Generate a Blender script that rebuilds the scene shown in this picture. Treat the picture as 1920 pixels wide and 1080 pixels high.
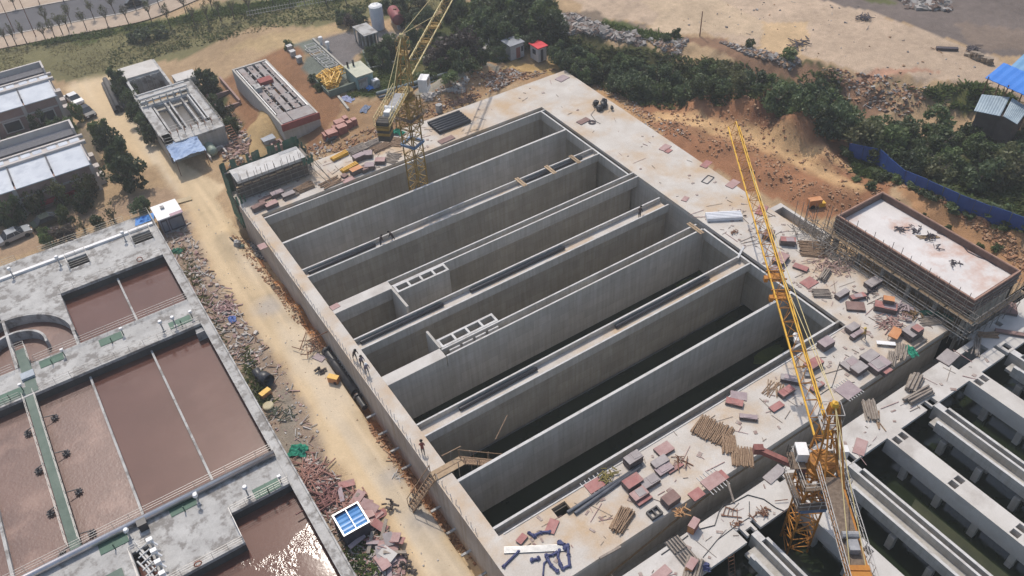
import bpy, bmesh, math, random
import numpy as np
from mathutils import Vector, Matrix, Euler
random.seed(7)
RNG = np.random.default_rng(7)
R_ = math.radians
PI = math.pi
for o in list(bpy.data.objects):
    bpy.data.objects.remove(o)
SC = bpy.context.scene
COL = SC.collection

# ------------------------------------------------------------------ camera
CAM_H = 66.0
FPX = 1580.876
CAM_R = np.array([[0.8337639185, 0.3975581053, -0.3831256727],
                  [-0.5505461373, 0.5462681121, -0.6312607230],
                  [-0.0416734792, 0.7372507732, 0.6743327209]])
cam_data = bpy.data.cameras.new('camera')
cam_data.sensor_width = 36.0
cam_data.lens = 36.0 * FPX / 1920.0
cam_data.clip_start = 0.5
cam_data.clip_end = 6000.0
cam = bpy.data.objects.new('camera', cam_data)
COL.objects.link(cam)
m4 = Matrix([[*CAM_R[0], 0.0], [*CAM_R[1], 0.0], [*CAM_R[2], CAM_H], [0, 0, 0, 1]])
cam.matrix_world = m4
SC.camera = cam

# ------------------------------------------------------------------ light
SUN_AZ, SUN_EL = R_(80.0), R_(57.0)          # direction the light comes from, measured from +x
sd = Vector((math.cos(SUN_EL) * math.cos(SUN_AZ), math.cos(SUN_EL) * math.sin(SUN_AZ), math.sin(SUN_EL)))
sun_data = bpy.data.lights.new('sun', 'SUN')
sun_data.energy = 3.2
sun_data.angle = R_(0.6)
sun_data.color = (1.0, 0.93, 0.84)
sun = bpy.data.objects.new('sun', sun_data)
COL.objects.link(sun)
sun.rotation_euler = sd.to_track_quat('Z', 'Y').to_euler()
sun.location = (40, 60, 120)
world = bpy.data.worlds.new('World')
SC.world = world
world.use_nodes = True
wn = world.node_tree.nodes
wl = world.node_tree.links
bg = wn.get('Background') or wn.new('ShaderNodeBackground')
sky = wn.new('ShaderNodeTexSky')
sky.sky_type = 'NISHITA'
sky.sun_disc = False
sky.sun_elevation = SUN_EL
sky.sun_rotation = PI / 2 - SUN_AZ
sky.air_density = 1.2
sky.dust_density = 2.5
wl.new(sky.outputs[0], bg.inputs[0])
bg.inputs[1].default_value = 0.15
SC.view_settings.view_transform = 'Standard'
SC.view_settings.look = 'None'
SC.view_settings.gamma = 1.0
SC.view_settings.use_curve_mapping = False
SC.view_settings.exposure = 0.0
SC.render.engine = 'CYCLES'
SC.cycles.use_denoising = True
SC.cycles.max_bounces = 5
SC.cycles.diffuse_bounces = 3
SC.cycles.glossy_bounces = 2
SC.cycles.transmission_bounces = 2
SC.cycles.sample_clamp_indirect = 6.0
SC.cycles.sample_clamp_direct = 12.0

# ------------------------------------------------------------------ from the survey of the site: sight lines to levels
def W(px, py, z=0.0):
    d = CAM_R @ np.array([(px - 960.0) / FPX, -(py - 540.0) / FPX, -1.0])
    t = (z - CAM_H) / d[2]
    return Vector((d[0] * t, d[1] * t, z))

def sstep(a, b, x):
    t = np.clip((x - a) / (b - a), 0, 1)
    return t * t * (3 - 2 * t)

_tab = np.random.default_rng(3).random((256, 256))
def vnoise(x, y, s):
    x = np.asarray(x) / s + 1000.3; y = np.asarray(y) / s + 1000.7
    xi = np.floor(x).astype(int); yi = np.floor(y).astype(int)
    fx = x - xi; fy = y - yi
    fx = fx * fx * (3 - 2 * fx); fy = fy * fy * (3 - 2 * fy)
    a = _tab[xi % 256, yi % 256]; b = _tab[(xi + 1) % 256, yi % 256]
    c = _tab[xi % 256, (yi + 1) % 256]; d = _tab[(xi + 1) % 256, (yi + 1) % 256]
    return (a * (1 - fx) + b * fx) * (1 - fy) + (c * (1 - fx) + d * fx) * fy
def fbm(x, y, s, n=4):
    r = 0.0; a = 0.5; t = 0.0
    for i in range(n):
        r = r + a * vnoise(x, y, s); t += a; a *= 0.5; s *= 0.5
    return r / t

MOUNDS = [  # x, y, rx, ry, height : heaps of earth
    (84.5, 80, 3.2, 2.6, 2.4), (87.2, 76, 2.6, 3.0, 4.2), (89.2, 71.5, 2.4, 2.8, 4.2), (86.9, 66, 2.2, 2.4, 3.2), (88.8, 64, 2.2, 2.8, 3.2), (87.4, 59.5, 2.2, 2.6, 1.6), (86.0, 72, 1.8, 3.0, 1.2),
    (76.5, 75, 1.8, 4, 1.1), (77.4, 67, 1.7, 4, 1.2), (79.0, 60, 2, 4, 1.3), (80.5, 54, 2, 3, .9),
    (57, 108, 7, 1.8, 1.6), (61, 109.5, 6, 2.0, 1.7), (52, 106.5, 5, 1.8, 1.0),
    (89.5, 46, 3.5, 4, 1.8), (91, 40, 3, 6, 1.6), (92, 32, 3, 7, 1.6), (93, 24, 3, 6, 1.3),
    (27, 117, 3.5, 3.5, 2.0), (31, 120, 3.5, 5, 1.7), (24.5, 113, 3, 2.2, 1.6), (22, 112, 3, 2.2, 1.2),
    (16.0, 77.8, 1.0, 1.6, .7), (16.0, 72.6, .8, 1.5, .5),
    (14.0, 96, 1.4, 3, 1.2),
]
def hgt(x, y):
    x = np.asarray(x, float); y = np.asarray(y, float)
    z = -4.4 + 3.2 * sstep(22, 42, x) + 0 * y
    dd = (y - (94.5 + (x - 89.6) * -1.42)) / 1.74        # distance beyond the foot of the far bank
    z = z - 1.0 * sstep(-19, -10, dd) * sstep(60, 80, x) + 3.6 * sstep(-8, 1.0, dd) * sstep(62, 86, x)
    for (mx, my, rx, ry, h) in MOUNDS:
        g = np.exp(-(((x - mx) / rx) ** 2 + ((y - my) / ry) ** 2))
        z = z + h * g * (0.55 + 0.9 * fbm(x + mx, y, 2.2, 4))
    rough = np.clip(sstep(74, 78, x) * sstep(22, 30, y) * (1 - sstep(-9, -4, dd)), 0, 1)
    z = z + rough * (fbm(x, y, 3.0, 5) - 0.5) * 1.5
    z = z + sstep(20, 24, x) * sstep(100, 103, y) * (1 - sstep(112, 125, y)) * (fbm(x + 50, y, 2.2, 4) - .5) * 0.7
    bank = sstep(-9, -7, dd) * (1 - sstep(-1, 3, dd)) * sstep(62, 80, x)
    z = z + bank * (fbm(x, y + 90, 2.0, 4) - 0.5) * 2.0
    z = z + (fbm(x, y, 9.0, 3) - 0.5) * 0.25
    tr = (x > 16.05) & (x < 17.6) & (y > 26) & (y < 97)
    depth = 1.5 - 1.9 * np.exp(-((y - 77.6) / 2.2) ** 2) - 1.8 * np.exp(-((y - 72.3) / 2.2) ** 2) - .9 * np.exp(-((y - 84) / 3.0) ** 2) - .5 * np.exp(-((y - 92) / 4.0) ** 2)
    z = np.where(tr, z - depth + (fbm(x, y, 1.2, 3) - .5) * .9, z)
    return z

def G(px, py, dz=0.0):
    z = -3.0
    for i in range(12):
        p = W(px, py, z + dz)
        z = float(hgt(p.x, p.y))
    p = W(px, py, z + dz)
    return Vector((p.x, p.y, z))

# ------------------------------------------------------------------ mesh builder and object helpers
class MB:
    def __init__(s):
        s.v = []; s.f = []; s.smooth = False
    def add(s, vs, fs):
        n = len(s.v); s.v.extend([tuple(v) for v in vs]); s.f.extend([tuple(i + n for i in f) for f in fs]); return s
    def box(s, x0, x1, y0, y1, z0, z1):
        return s.add([(x0, y0, z0), (x1, y0, z0), (x1, y1, z0), (x0, y1, z0), (x0, y0, z1), (x1, y0, z1), (x1, y1, z1), (x0, y1, z1)],
                     [(0, 3, 2, 1), (4, 5, 6, 7), (0, 1, 5, 4), (1, 2, 6, 5), (2, 3, 7, 6), (3, 0, 4, 7)])
    def obox(s, c, sx, sy, sz, rz=0.0, rx=0.0, ry=0.0):
        m = Matrix.Translation(Vector(c)) @ Euler((rx, ry, rz)).to_matrix().to_4x4()
        vs = [m @ Vector((a * sx / 2, b * sy / 2, d * sz / 2)) for d in (-1, 1) for (a, b) in ((-1, -1), (1, -1), (1, 1), (-1, 1))]
        return s.add(vs, [(0, 3, 2, 1), (4, 5, 6, 7), (0, 1, 5, 4), (1, 2, 6, 5), (2, 3, 7, 6), (3, 0, 4, 7)])
    def bar(s, p, q, r, n=4, r2=None, caps=True):
        p = Vector(p); q = Vector(q); d = q - p
        if d.length < 1e-6: return s
        r2 = r if r2 is None else r2
        a = d.normalized(); u = a.cross(Vector((0, 0, 1)))
        if u.length < 1e-3: u = Vector((1, 0, 0))
        u.normalize(); w = a.cross(u)
        o = PI / 4 if n == 4 else 0
        vs = []
        for (c, rr) in ((p, r), (q, r2)):
            for i in range(n):
                t = o + 2 * PI * i / n
                vs.append(c + (u * math.cos(t) + w * math.sin(t)) * rr)
        fs = [(i, (i + 1) % n, n + (i + 1) % n, n + i) for i in range(n)]
        if caps: fs += [tuple(range(n - 1, -1, -1)), tuple(range(n, 2 * n))]
        return s.add(vs, fs)
    def path(s, pts, r, n=6):
        for a, b in zip(pts[:-1], pts[1:]): s.bar(a, b, r, n)
        return s
    def prism(s, poly, z0, z1):
        n = len(poly)
        ar = sum(poly[i][0] * poly[(i + 1) % n][1] - poly[(i + 1) % n][0] * poly[i][1] for i in range(n))
        if ar < 0: poly = poly[::-1]
        vs = [(p[0], p[1], z0) for p in poly] + [(p[0], p[1], z1) for p in poly]
        fs = [tuple(range(n - 1, -1, -1)), tuple(range(n, 2 * n))] + [(i, (i + 1) % n, n + (i + 1) % n, n + i) for i in range(n)]
        return s.add(vs, fs)
    def lathe(s, c, prof, n=20, axis=None):
        c = Vector(c)
        q = Vector(axis).to_track_quat('Z', 'Y').to_matrix() if axis is not None else Matrix.Identity(3)
        vs = []
        for (r, z) in prof:
            for i in range(n):
                t = 2 * PI * i / n
                vs.append(c + q @ Vector((r * math.cos(t), r * math.sin(t), z)))
        fs = []
        for k in range(len(prof) - 1):
            for i in range(n):
                fs.append((k * n + i, k * n + (i + 1) % n, (k + 1) * n + (i + 1) % n, (k + 1) * n + i))
        return s.add(vs, fs)
    def blob(s, c, rx, ry, rz, seed=0, n=8, amp=.25):
        rr = random.Random(seed); c = Vector(c); vs = []; m = n // 2 + 1
        for j in range(m):
            ph = PI * j / (m - 1)
            for i in range(n):
                t = 2 * PI * i / n
                k = 1 + amp * (rr.random() - .5) * 2
                vs.append((c.x + rx * k * math.sin(ph) * math.cos(t), c.y + ry * k * math.sin(ph) * math.sin(t), c.z + rz * k * math.cos(ph)))
        fs = []
        for j in range(m - 1):
            for i in range(n):
                fs.append((j * n + i, (j + 1) * n + i, (j + 1) * n + (i + 1) % n, j * n + (i + 1) % n))
        return s.add(vs, fs)
    def mesh(s, name, mat=None, off=None):
        me = bpy.data.meshes.new(name)
        v = s.v if off is None else [(a - off[0], b - off[1], c - off[2]) for a, b, c in s.v]
        me.from_pydata(v, [], s.f)
        if s.smooth:
            me.polygons.foreach_set('use_smooth', [True] * len(me.polygons))
        me.update()
        if mat: me.materials.append(mat)
        return me
    def build(s, name, mat, parent=None, local=False, label=None, kind=None):
        off = None
        if parent is not None and not local:
            off = tuple(parent.matrix_basis.translation)
            if parent.parent is not None:
                t = parent.parent.matrix_basis.translation
                off = (off[0] + t[0], off[1] + t[1], off[2] + t[2])
        me = s.mesh(name, mat, off)
        return place(name, me, parent, label=label, kind=kind)

def place(name, me, parent=None, loc=(0, 0, 0), rz=0.0, label=None, kind=None):
    o = bpy.data.objects.new(name, me); COL.objects.link(o)
    o.location = loc; o.rotation_euler = (0, 0, rz)
    if parent is not None: o.parent = parent
    if label: o['label'] = label
    if kind: o['kind'] = kind
    return o
def tag(o, label, cat, group=None):
    o['label'] = label; o['category'] = cat
    if group: o['group'] = group
    return o
def thing(name, label, cat, loc=(0, 0, 0), rz=0.0, group=None):
    o = bpy.data.objects.new(name, None); COL.objects.link(o)
    o.empty_display_size = .3
    o.location = loc; o.rotation_euler = (0, 0, rz)
    return tag(o, label, cat, group)
def kids(o): return [c for c in bpy.data.objects if c.parent == o]
def dup(root, loc, rz=0.0, label=None, group=None, sc=None, children=None):
    c = root.copy(); COL.objects.link(c); c.location = loc; c.rotation_euler = (0, 0, rz)
    if sc: c.scale = sc
    if label: c['label'] = label
    if group: c['group'] = group
    for ch in (children if children is not None else root.children):
        d = ch.copy(); COL.objects.link(d); d.parent = c
        for g in ch.children:
            e = g.copy(); COL.objects.link(e); e.parent = d
    return c

# ------------------------------------------------------------------ materials
MATS = {}
def mat(name, c1, c2=None, scale=1.0, rough=.85, bump=0.0, c3=None, s3=.15, metal=0.0, fine=.25, spec=.4, obj_var=0.0, stretch=None, bscale=None):
    m = bpy.data.materials.new(name); m.use_nodes = True
    nt = m.node_tree; N = nt.nodes; L = nt.links
    b = N['Principled BSDF']
    b.inputs['Roughness'].default_value = rough; b.inputs['Metallic'].default_value = metal
    b.inputs['Specular IOR Level'].default_value = spec
    geo = N.new('ShaderNodeNewGeometry'); vec = geo.outputs['Position']
    if stretch:
        mp = N.new('ShaderNodeMapping'); mp.inputs['Scale'].default_value = stretch
        L.new(vec, mp.inputs['Vector']); vec2 = mp.outputs[0]
    else: vec2 = vec
    def noise(v, sc_, det=4, ro=.6):
        n = N.new('ShaderNodeTexNoise'); n.inputs['Scale'].default_value = sc_; n.inputs['Detail'].default_value = det
        n.inputs['Roughness'].default_value = ro; L.new(v, n.inputs['Vector']); return n.outputs['Fac']
    def ramp(f, a, bb):
        r = N.new('ShaderNodeMapRange'); r.inputs[1].default_value = a; r.inputs[2].default_value = bb; L.new(f, r.inputs[0]); return r.outputs[0]
    def mix(f, a, bb, mode='MIX'):
        x = N.new('ShaderNodeMix'); x.data_type = 'RGBA'; x.blend_type = mode
        if hasattr(f, 'node'): L.new(f, x.inputs[0])
        else: x.inputs[0].default_value = f
        for k, v in ((6, a), (7, bb)):
            if hasattr(v, 'node'): L.new(v, x.inputs[k])
            else: x.inputs[k].default_value = (*v, 1)
        return x.outputs[2]
    col = mix(ramp(noise(vec2, scale), .35, .65), c1, c2 or c1)
    if c3 is not None: col = mix(ramp(noise(vec, s3, 5, .65), .5, .68), col, c3)
    if fine:
        f = ramp(noise(vec, 7.0, 3, .7), .2, .8)
        g = N.new('ShaderNodeMapRange'); g.inputs[3].default_value = 1 - fine; g.inputs[4].default_value = 1 + fine; L.new(f, g.inputs[0])
        cc = N.new('ShaderNodeCombineColor'); [L.new(g.outputs[0], cc.inputs[i]) for i in range(3)]
        col = mix(1.0, col, cc.outputs[0], 'MULTIPLY')
    if obj_var:
        oi = N.new('ShaderNodeObjectInfo'); g = N.new('ShaderNodeMapRange'); g.inputs[3].default_value = 1 - obj_var; g.inputs[4].default_value = 1 + obj_var
        L.new(oi.outputs['Random'], g.inputs[0]); cc = N.new('ShaderNodeCombineColor'); [L.new(g.outputs[0], cc.inputs[i]) for i in range(3)]
        col = mix(1.0, col, cc.outputs[0], 'MULTIPLY')
    L.new(col, b.inputs['Base Color'])
    if bump:
        bp = N.new('ShaderNodeBump'); bp.inputs['Strength'].default_value = bump; bp.inputs['Distance'].default_value = .15
        L.new(noise(vec, bscale or scale * 3, 4), bp.inputs['Height']); L.new(bp.outputs[0], b.inputs['Normal'])
    MATS[name] = m
    return m
# ------------------------------------------------------------------ ground
def poly_w(pts):
    return np.array([[*G(a, b)[:2]] for a, b in pts])
def inpoly(P, x, y):
    r = np.zeros(x.shape, bool); n = len(P)
    for i in range(n):
        x1, y1 = P[i]; x2, y2 = P[(i + 1) % n]
        c = ((y1 > y) != (y2 > y)) & (x < (x2 - x1) * (y - y1) / (y2 - y1 + 1e-12) + x1)
        r ^= c
    return r
ZONES = [
    ([(-200, -60), (330, -60), (0, 20), (-200, 55)], (.30, .235, .175), 1.0),
    ([(-150, 120), (0, 88), (240, 42), (480, 2), (720, -40), (880, -40), (820, 20), (700, 36), (480, 68), (330, 105), (190, 140), (140, 150), (90, 132), (0, 150), (-150, 200)], (.165, .15, .072), 2.5),
    ([(225, 48), (480, 6), (700, -30), (700, -8), (470, 26), (300, 52), (120, 84)], (.085, .10, .032), 2.0),
    ([(690, 78), (800, 58), (850, 5), (990, -20), (1040, 40), (990, 75), (985, 110), (920, 122), (800, 165), (640, 190), (690, 130)], (.060, .070, .026), 1.5),
    ([(850, 150), (800, 130), (870, 110), (915, 100), (920, 120)], (.10, .11, .035), 1.0),
    ([(740, 128), (800, 110), (830, 120), (760, 150)], (.11, .10, .04), 1.0),
    ([(528, 88), (590, 72), (640, 110), (690, 130), (670, 165), (610, 180), (560, 132)], (.145, .160, .135), .6),
    ([(548, 108), (590, 98), (600, 104), (560, 116)], (.30, .21, .12), 1.0),
    ([(596, 68), (655, 58), (690, 86), (640, 132), (600, 85)], (.150, .135, .130), .5),
    ([(655, 58), (690, 50), (770, 66), (770, 78), (700, 95)], (.20, .18, .16), .5),
    ([(430, 95), (480, 70), (640, 46), (690, 42), (692, 52), (600, 64), (545, 86), (480, 96)], (.40, .29, .16), .8),
    ([(400, 150), (480, 110), (545, 90), (575, 140), (640, 190), (700, 235), (640, 300), (560, 270), (440, 340), (400, 260)], (.235, .125, .066), 1.5),
    ([(470, 225), (530, 245), (560, 270), (450, 330), (440, 270)], (.36, .25, .125), 2.0),
    ([(400, 145), (440, 160), (470, 220), (440, 250), (405, 190)], (.26, .15, .085), 1.5),
    ([(640, 200), (720, 175), (930, 115), (970, 118), (1040, 128), (1050, 136), (800, 230), (620, 300), (590, 280)], (.33, .21, .115), 1.5),
    ([(770, 175), (930, 120), (945, 128), (800, 195)], (.24, .215, .17), 1.2),
    ([(940, 130), (970, 110), (1060, 118), (1110, 160), (1090, 160), (1050, 136)], (.40, .27, .12), 1.2),
    ([(960, -40), (1040, 10), (1080, 60), (1120, 100), (1300, 110), (1560, 170), (1620, 230), (1960, 320), (1960, 470), (1760, 372), (1590, 285), (1400, 230), (1200, 200), (1060, 120), (960, 70)], (.085, .080, .036), 2.0),
    ([(1060, 118), (1100, 130), (1180, 200), (1300, 270), (1230, 262), (1120, 172)], (.40, .245, .125), 1.2),
    ([(1020, -40), (1560, -40), (1650, 30), (1850, 108), (1960, 160), (1960, 250), (1800, 190), (1700, 165), (1580, 122), (1350, 66), (1200, 45), (1090, 20)], (.43, .325, .235), 1.5),
    ([(1180, -20), (1330, -20), (1330, 60), (1200, 40)], (.46, .35, .24), 6.0),
    ([(1440, 40), (1560, 60), (1530, 90), (1450, 80)], (.48, .34, .20), 5.0),
    ([(1560, 135), (1640, 125), (1760, 165), (1680, 165)], (.38, .22, .15), 3.0),
    ([(1530, -60), (1990, -60), (1990, 120), (1900, 118), (1790, 82), (1690, 40), (1600, 18), (1540, 0)], (.150, .122, .108), 2.5),
    ([(1780, 40), (1960, 60), (1960, 120), (1850, 100)], (.19, .145, .115), 4.0),
    ([(1690, -40), (1780, -40), (1770, 10), (1700, 20)], (.36, .29, .20), 1.5),
    ([(1590, -30), (1670, -30), (1670, 14), (1610, 8)], (.10, .105, .04), 1.5),
    ([(1020, 10), (1110, 22), (1210, 52), (1260, 72), (1240, 105), (1150, 95), (1060, 90), (1030, 50)], (.20, .155, .115), 1.5),
    ([(1240, 66), (1360, 80), (1560, 135), (1610, 175), (1690, 190), (1640, 230), (1560, 200), (1380, 118), (1250, 104)], (.225, .135, .085), 2.0),
    ([(1120, 40), (1200, 56), (1280, 72), (1260, 84), (1150, 56)], (.085, .10, .035), 1.5),
    ([(1660, 175), (1720, 170), (1830, 180), (1900, 210), (1780, 215)], (.11, .115, .04), 2.0),
    ([(1180, 205), (1330, 175), (1450, 200), (1590, 275), (1680, 330), (1580, 400), (1470, 392), (1280, 262)], (.285, .140, .074), 1.5),
    ([(1380, 190), (1440, 205), (1500, 250), (1470, 262), (1390, 225)], (.19, .09, .052), 1.2),
    ([(1215, 218), (1290, 228), (1400, 258), (1520, 300), (1620, 348), (1600, 362), (1500, 322), (1380, 276), (1270, 240)], (.29, .155, .082), 1.0),
    ([(1590, 280), (1640, 295), (1690, 325), (1660, 338), (1600, 322)], (.065, .10, .032), 1.0),
    ([(1650, 330), (1700, 340), (1800, 385), (1960, 470), (1960, 560), (1900, 510), (1680, 365)], (.36, .205, .105), 1.2),
    ([(1700, 318), (1780, 350), (1900, 400), (1960, 440), (1960, 380), (1800, 320), (1720, 300)], (.085, .10, .035), 1.5),
    ([(1730, 325), (1800, 340), (1800, 360), (1740, 345)], (.17, .125, .06), 2.0),
    ([(275, 440), (300, 420), (350, 395), (380, 473), (440, 562), (507, 648), (541, 700), (596, 800), (617, 864), (682, 942), (756, 1033), (790, 1090), (660, 1110), (500, 830), (380, 590)], (.285, .215, .16), .8),
    ([(480, 720), (520, 740), (560, 830), (530, 850)], (.25, .21, .165), 2.0),
    ([(460, 640), (480, 690), (510, 760), (480, 760)], (.07, .07, .03), 1.5),
    ([(560, 860), (610, 880), (680, 960), (640, 980)], (.235, .20, .165), 1.5),
    ([(640, 990), (700, 990), (720, 1090), (660, 1110)], (.075, .085, .035), 1.0),
    ([(-100, 330), (80, 260), (190, 240), (215, 330), (170, 380), (60, 400), (-100, 440)], (.17, .135, .09), 1.0),
    ([(60, 235), (130, 215), (150, 245), (20, 275), (-80, 310), (-80, 280)], (.055, .06, .025), .8),
    ([(205, 140), (245, 130), (310, 300), (270, 290)], (.06, .065, .03), 1.2),
    ([(380, 140), (410, 150), (450, 250), (430, 260)], (.07, .075, .03), 1.0),
    ([(425, 430), (470, 455), (560, 590), (640, 690), (760, 860), (910, 1075), (885, 1078), (700, 815), (600, 655), (520, 545)], (.30, .15, .075), .4),
    ([(500, 512), (548, 540), (605, 600), (632, 655), (600, 660), (555, 610), (515, 560)], (.42, .19, .075), .4),
    ([(-100, 470), (0, 440), (120, 405), (260, 362), (330, 350), (340, 380), (240, 402), (0, 492), (-100, 520)], (.31, .215, .14), 1.0),
]
def ax_(a, b, *segs):
    out = [a]
    for (e, st) in segs:
        while out[-1] < e - 1e-6: out.append(min(e, out[-1] + st))
    return np.array(out)
gx = ax_(-1500, 0, (-300, 300), (-100, 40), (-40, 6), (0, 1.0), (14.4, .6), (18.2, .26), (24, .7), (74, .9), (130, .8), (176, 1.4), (240, 8), (600, 60), (2400, 300))
gy = ax_(-900, 0, (-200, 175), (-20, 30), (10, 6), (26, 1.2), (110, .55), (130, .9), (215, 1.2), (300, 8), (700, 50), (2700, 250))
X, Y = np.meshgrid(gx, gy, indexing='ij')
far = sstep(150, 400, np.hypot(X - 60, Y - 90))
Z = hgt(X, Y) * (1 - far) - 2.0 * far
colr = np.empty(X.shape + (3,)); colr[:] = (.37, .26, .155)
colr[far > .02] = (.10, .10, .05)
for pts, c, soft in ZONES:
    P = poly_w(pts)
    wob = (fbm(X + 31 * len(pts), Y, 4.0 * max(soft, .4), 3) - .5) * 4.2 * soft
    wob2 = (fbm(X, Y + 57 * len(pts), 4.0 * max(soft, .4), 3) - .5) * 4.2 * soft
    msk = inpoly(P, X + wob, Y + wob2)
    colr[msk] = c
# tyre tracks: two pale lines over the heaps
def track(pts, w, c):
    P = poly_w(pts)
    for i in range(len(P) - 1):
        a, b = P[i], P[i + 1]; d = b - a; L2 = d @ d
        t = np.clip(((X - a[0]) * d[0] + (Y - a[1]) * d[1]) / L2, 0, 1)
        dist = np.hypot(X - a[0] - t * d[0], Y - a[1] - t * d[1])
        k = np.clip(1.4 - dist / w, 0, 1)[..., None] * .8
        colr[:] = colr * (1 - k) + np.array(c) * k
track([(1225, 222), (1300, 232), (1400, 262), (1500, 305), (1610, 352)], 1.0, (.56, .37, .19))
track([(1235, 213), (1310, 222), (1410, 250), (1520, 290), (1600, 318)], 1.0, (.56, .37, .19))
big = (fbm(X, Y, 7.0, 4) - .5) * .45 + (fbm(X + 9, Y + 4, 1.6, 3) - .5) * .22
colr = np.clip(colr * (1 + big[..., None]), .01, .8)

# footprints of basins are cut out of the ground
def foot(x0, x1, y0, y1, cx, cy): return (cx > x0) & (cx < x1) & (cy > y0) & (cy < y1)
cx = (X[:-1, :-1] + X[1:, 1:]) / 2; cy = (Y[:-1, :-1] + Y[1:, 1:]) / 2
hole = foot(17.5, 71.2, 29.2, 100.0, cx, cy) | foot(-60, 6.7, 20, 107.9, cx, cy) | foot(16.9, 100, -14, 28.6, cx, cy)
road_poly = poly_w([(300, 312), (350, 395), (380, 473), (412, 533), (440, 562), (480, 620), (507, 648), (541, 700), (596, 800), (617, 864), (682, 942), (719, 968), (756, 1033), (790, 1090), (990, 1180), (902, 1082), (770, 918), (690, 790), (600, 651), (522, 541), (450, 440), (402, 372), (425, 345), (380, 330), (322, 300), (280, 225), (230, 170), (215, 140), (130, 158), (118, 172), (200, 235), (262, 312)])
wb = (fbm(cx, cy, 2.5, 3) - .5) * 1.4
isroad = inpoly(road_poly, cx + wb, cy + wb)
nx, ny = X.shape
idx = np.arange(nx * ny).reshape(nx, ny)
verts = np.stack([X, Y, Z], -1).reshape(-1, 3)
colv = colr.reshape(-1, 3)
def sheet(name, keep, m, colv):
    q = np.stack([idx[:-1, :-1][keep], idx[1:, :-1][keep], idx[1:, 1:][keep], idx[:-1, 1:][keep]], -1)
    u, inv = np.unique(q.ravel(), return_inverse=True)
    me = bpy.data.meshes.new(name)
    me.from_pydata(verts[u].tolist(), [], inv.reshape(-1, 4).tolist())
    ca = me.color_attributes.new('soil', 'FLOAT_COLOR', 'POINT')
    ca.data.foreach_set('color', np.concatenate([colv[u], np.ones((len(u), 1))], 1).astype(np.float32).ravel())
    me.polygons.foreach_set('use_smooth', [True] * len(me.polygons))
    me.materials.append(m); me.update()
    o = place(name, me, kind='structure')
    return o
def soil_mat(name, rel=1.0):
    m = bpy.data.materials.new(name); m.use_nodes = True
    N = m.node_tree.nodes; L = m.node_tree.links; b = N['Principled BSDF']
    b.inputs['Roughness'].default_value = .95; b.inputs['Specular IOR Level'].default_value = .15
    at = N.new('ShaderNodeAttribute'); at.attribute_name = 'soil'
    geo = N.new('ShaderNodeNewGeometry')
    prev = at.outputs['Color']
    for sc_, lo, hi, a, bb in ((.9, .25, .75, 1 - .20 * rel, 1 + .20 * rel), (5.0, .25, .75, 1 - .22 * rel, 1 + .22 * rel)):
        n = N.new('ShaderNodeTexNoise'); n.inputs['Scale'].default_value = sc_; n.inputs['Detail'].default_value = 6; n.inputs['Roughness'].default_value = .7
        L.new(geo.outputs['Position'], n.inputs['Vector'])
        r = N.new('ShaderNodeMapRange'); r.inputs[1].default_value = lo; r.inputs[2].default_value = hi; r.inputs[3].default_value = a; r.inputs[4].default_value = bb
        L.new(n.outputs['Fac'], r.inputs[0])
        cc = N.new('ShaderNodeCombineColor'); [L.new(r.outputs[0], cc.inputs[i]) for i in range(3)]
        x = N.new('ShaderNodeMix'); x.data_type = 'RGBA'; x.blend_type = 'MULTIPLY'; x.inputs[0].default_value = 1
        L.new(prev, x.inputs[6]); L.new(cc.outputs[0], x.inputs[7]); prev = x.outputs[2]
        last = n
    L.new(prev, b.inputs['Base Color'])
    bp = N.new('ShaderNodeBump'); bp.inputs['Strength'].default_value = .9 * rel; bp.inputs['Distance'].default_value = .12
    L.new(last.outputs['Fac'], bp.inputs['Height']); L.new(bp.outputs[0], b.inputs['Normal'])
    return m
SOIL = soil_mat('soil')

# packed dirt road: pale, with streaks along its length
along = (fbm(X * 3.2 + Y * .32, Y * .18, 3.0, 4) - .5) * .26 + (fbm(X, Y, 5.0, 4) - .5) * .10
pal = np.array([.585, .45, .285])[None] * (1 + along.reshape(-1, 1))
pale = sstep(.5, .7, fbm(X * 1.6, Y * .25, 4.0, 3)).reshape(-1, 1)
pal = pal * (1 - pale * .7) + np.array([.585, .495, .375]) * pale * .7
gp = np.zeros((nx, ny))
for px_, py_, r in ((745, 890, 1.6), (800, 970, 2.2), (640, 690, 2.5), (505, 575, 2.0)):
    p = G(px_, py_); gp = np.maximum(gp, np.clip(1.3 - np.hypot(X - p.x, Y - p.y) / r + (fbm(X, Y, 1.5, 3) - .5), 0, 1))
gp = gp.reshape(-1, 1)
pal = pal * (1 - gp * .7) + np.array([.42, .39, .36]) * gp * .7
# ruts left by lorries along the road
for off_ in ((0, 0), (14, -3), (34, -8), (48, -12)):
    P = poly_w([(a + off_[0], b + off_[1]) for a, b in ((330, 335), (378, 400), (420, 470), (470, 560), (540, 655), (610, 755), (690, 870), (770, 990), (840, 1090))])
    for i in range(len(P) - 1):
        a, b = P[i], P[i + 1]; d = b - a; t = np.clip(((X - a[0]) * d[0] + (Y - a[1]) * d[1]) / (d @ d), 0, 1)
        dist = np.hypot(X - a[0] - t * d[0], Y - a[1] - t * d[1]); kk = np.clip(1.3 - dist / .42, 0, 1) * sstep(.40, .62, fbm(X, Y, 6.0, 2))
        pal = pal * (1 - .16 * kk.reshape(-1, 1))
soft = np.zeros(X.shape); rr_ = np.random.default_rng(5)
wv = (fbm(X, Y, 2.5, 3) - .5) * 1.4; amp = np.where(X < 15, 1.0, .25)
for i in range(14):
    ox, oy = rr_.normal(0, .75, 2); soft += inpoly(road_poly, X + wv + ox * amp, Y + wv + oy * amp) / 14.0
soft = soft.reshape(-1, 1)
colv = colv * (1 - soft) + pal * soft
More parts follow.
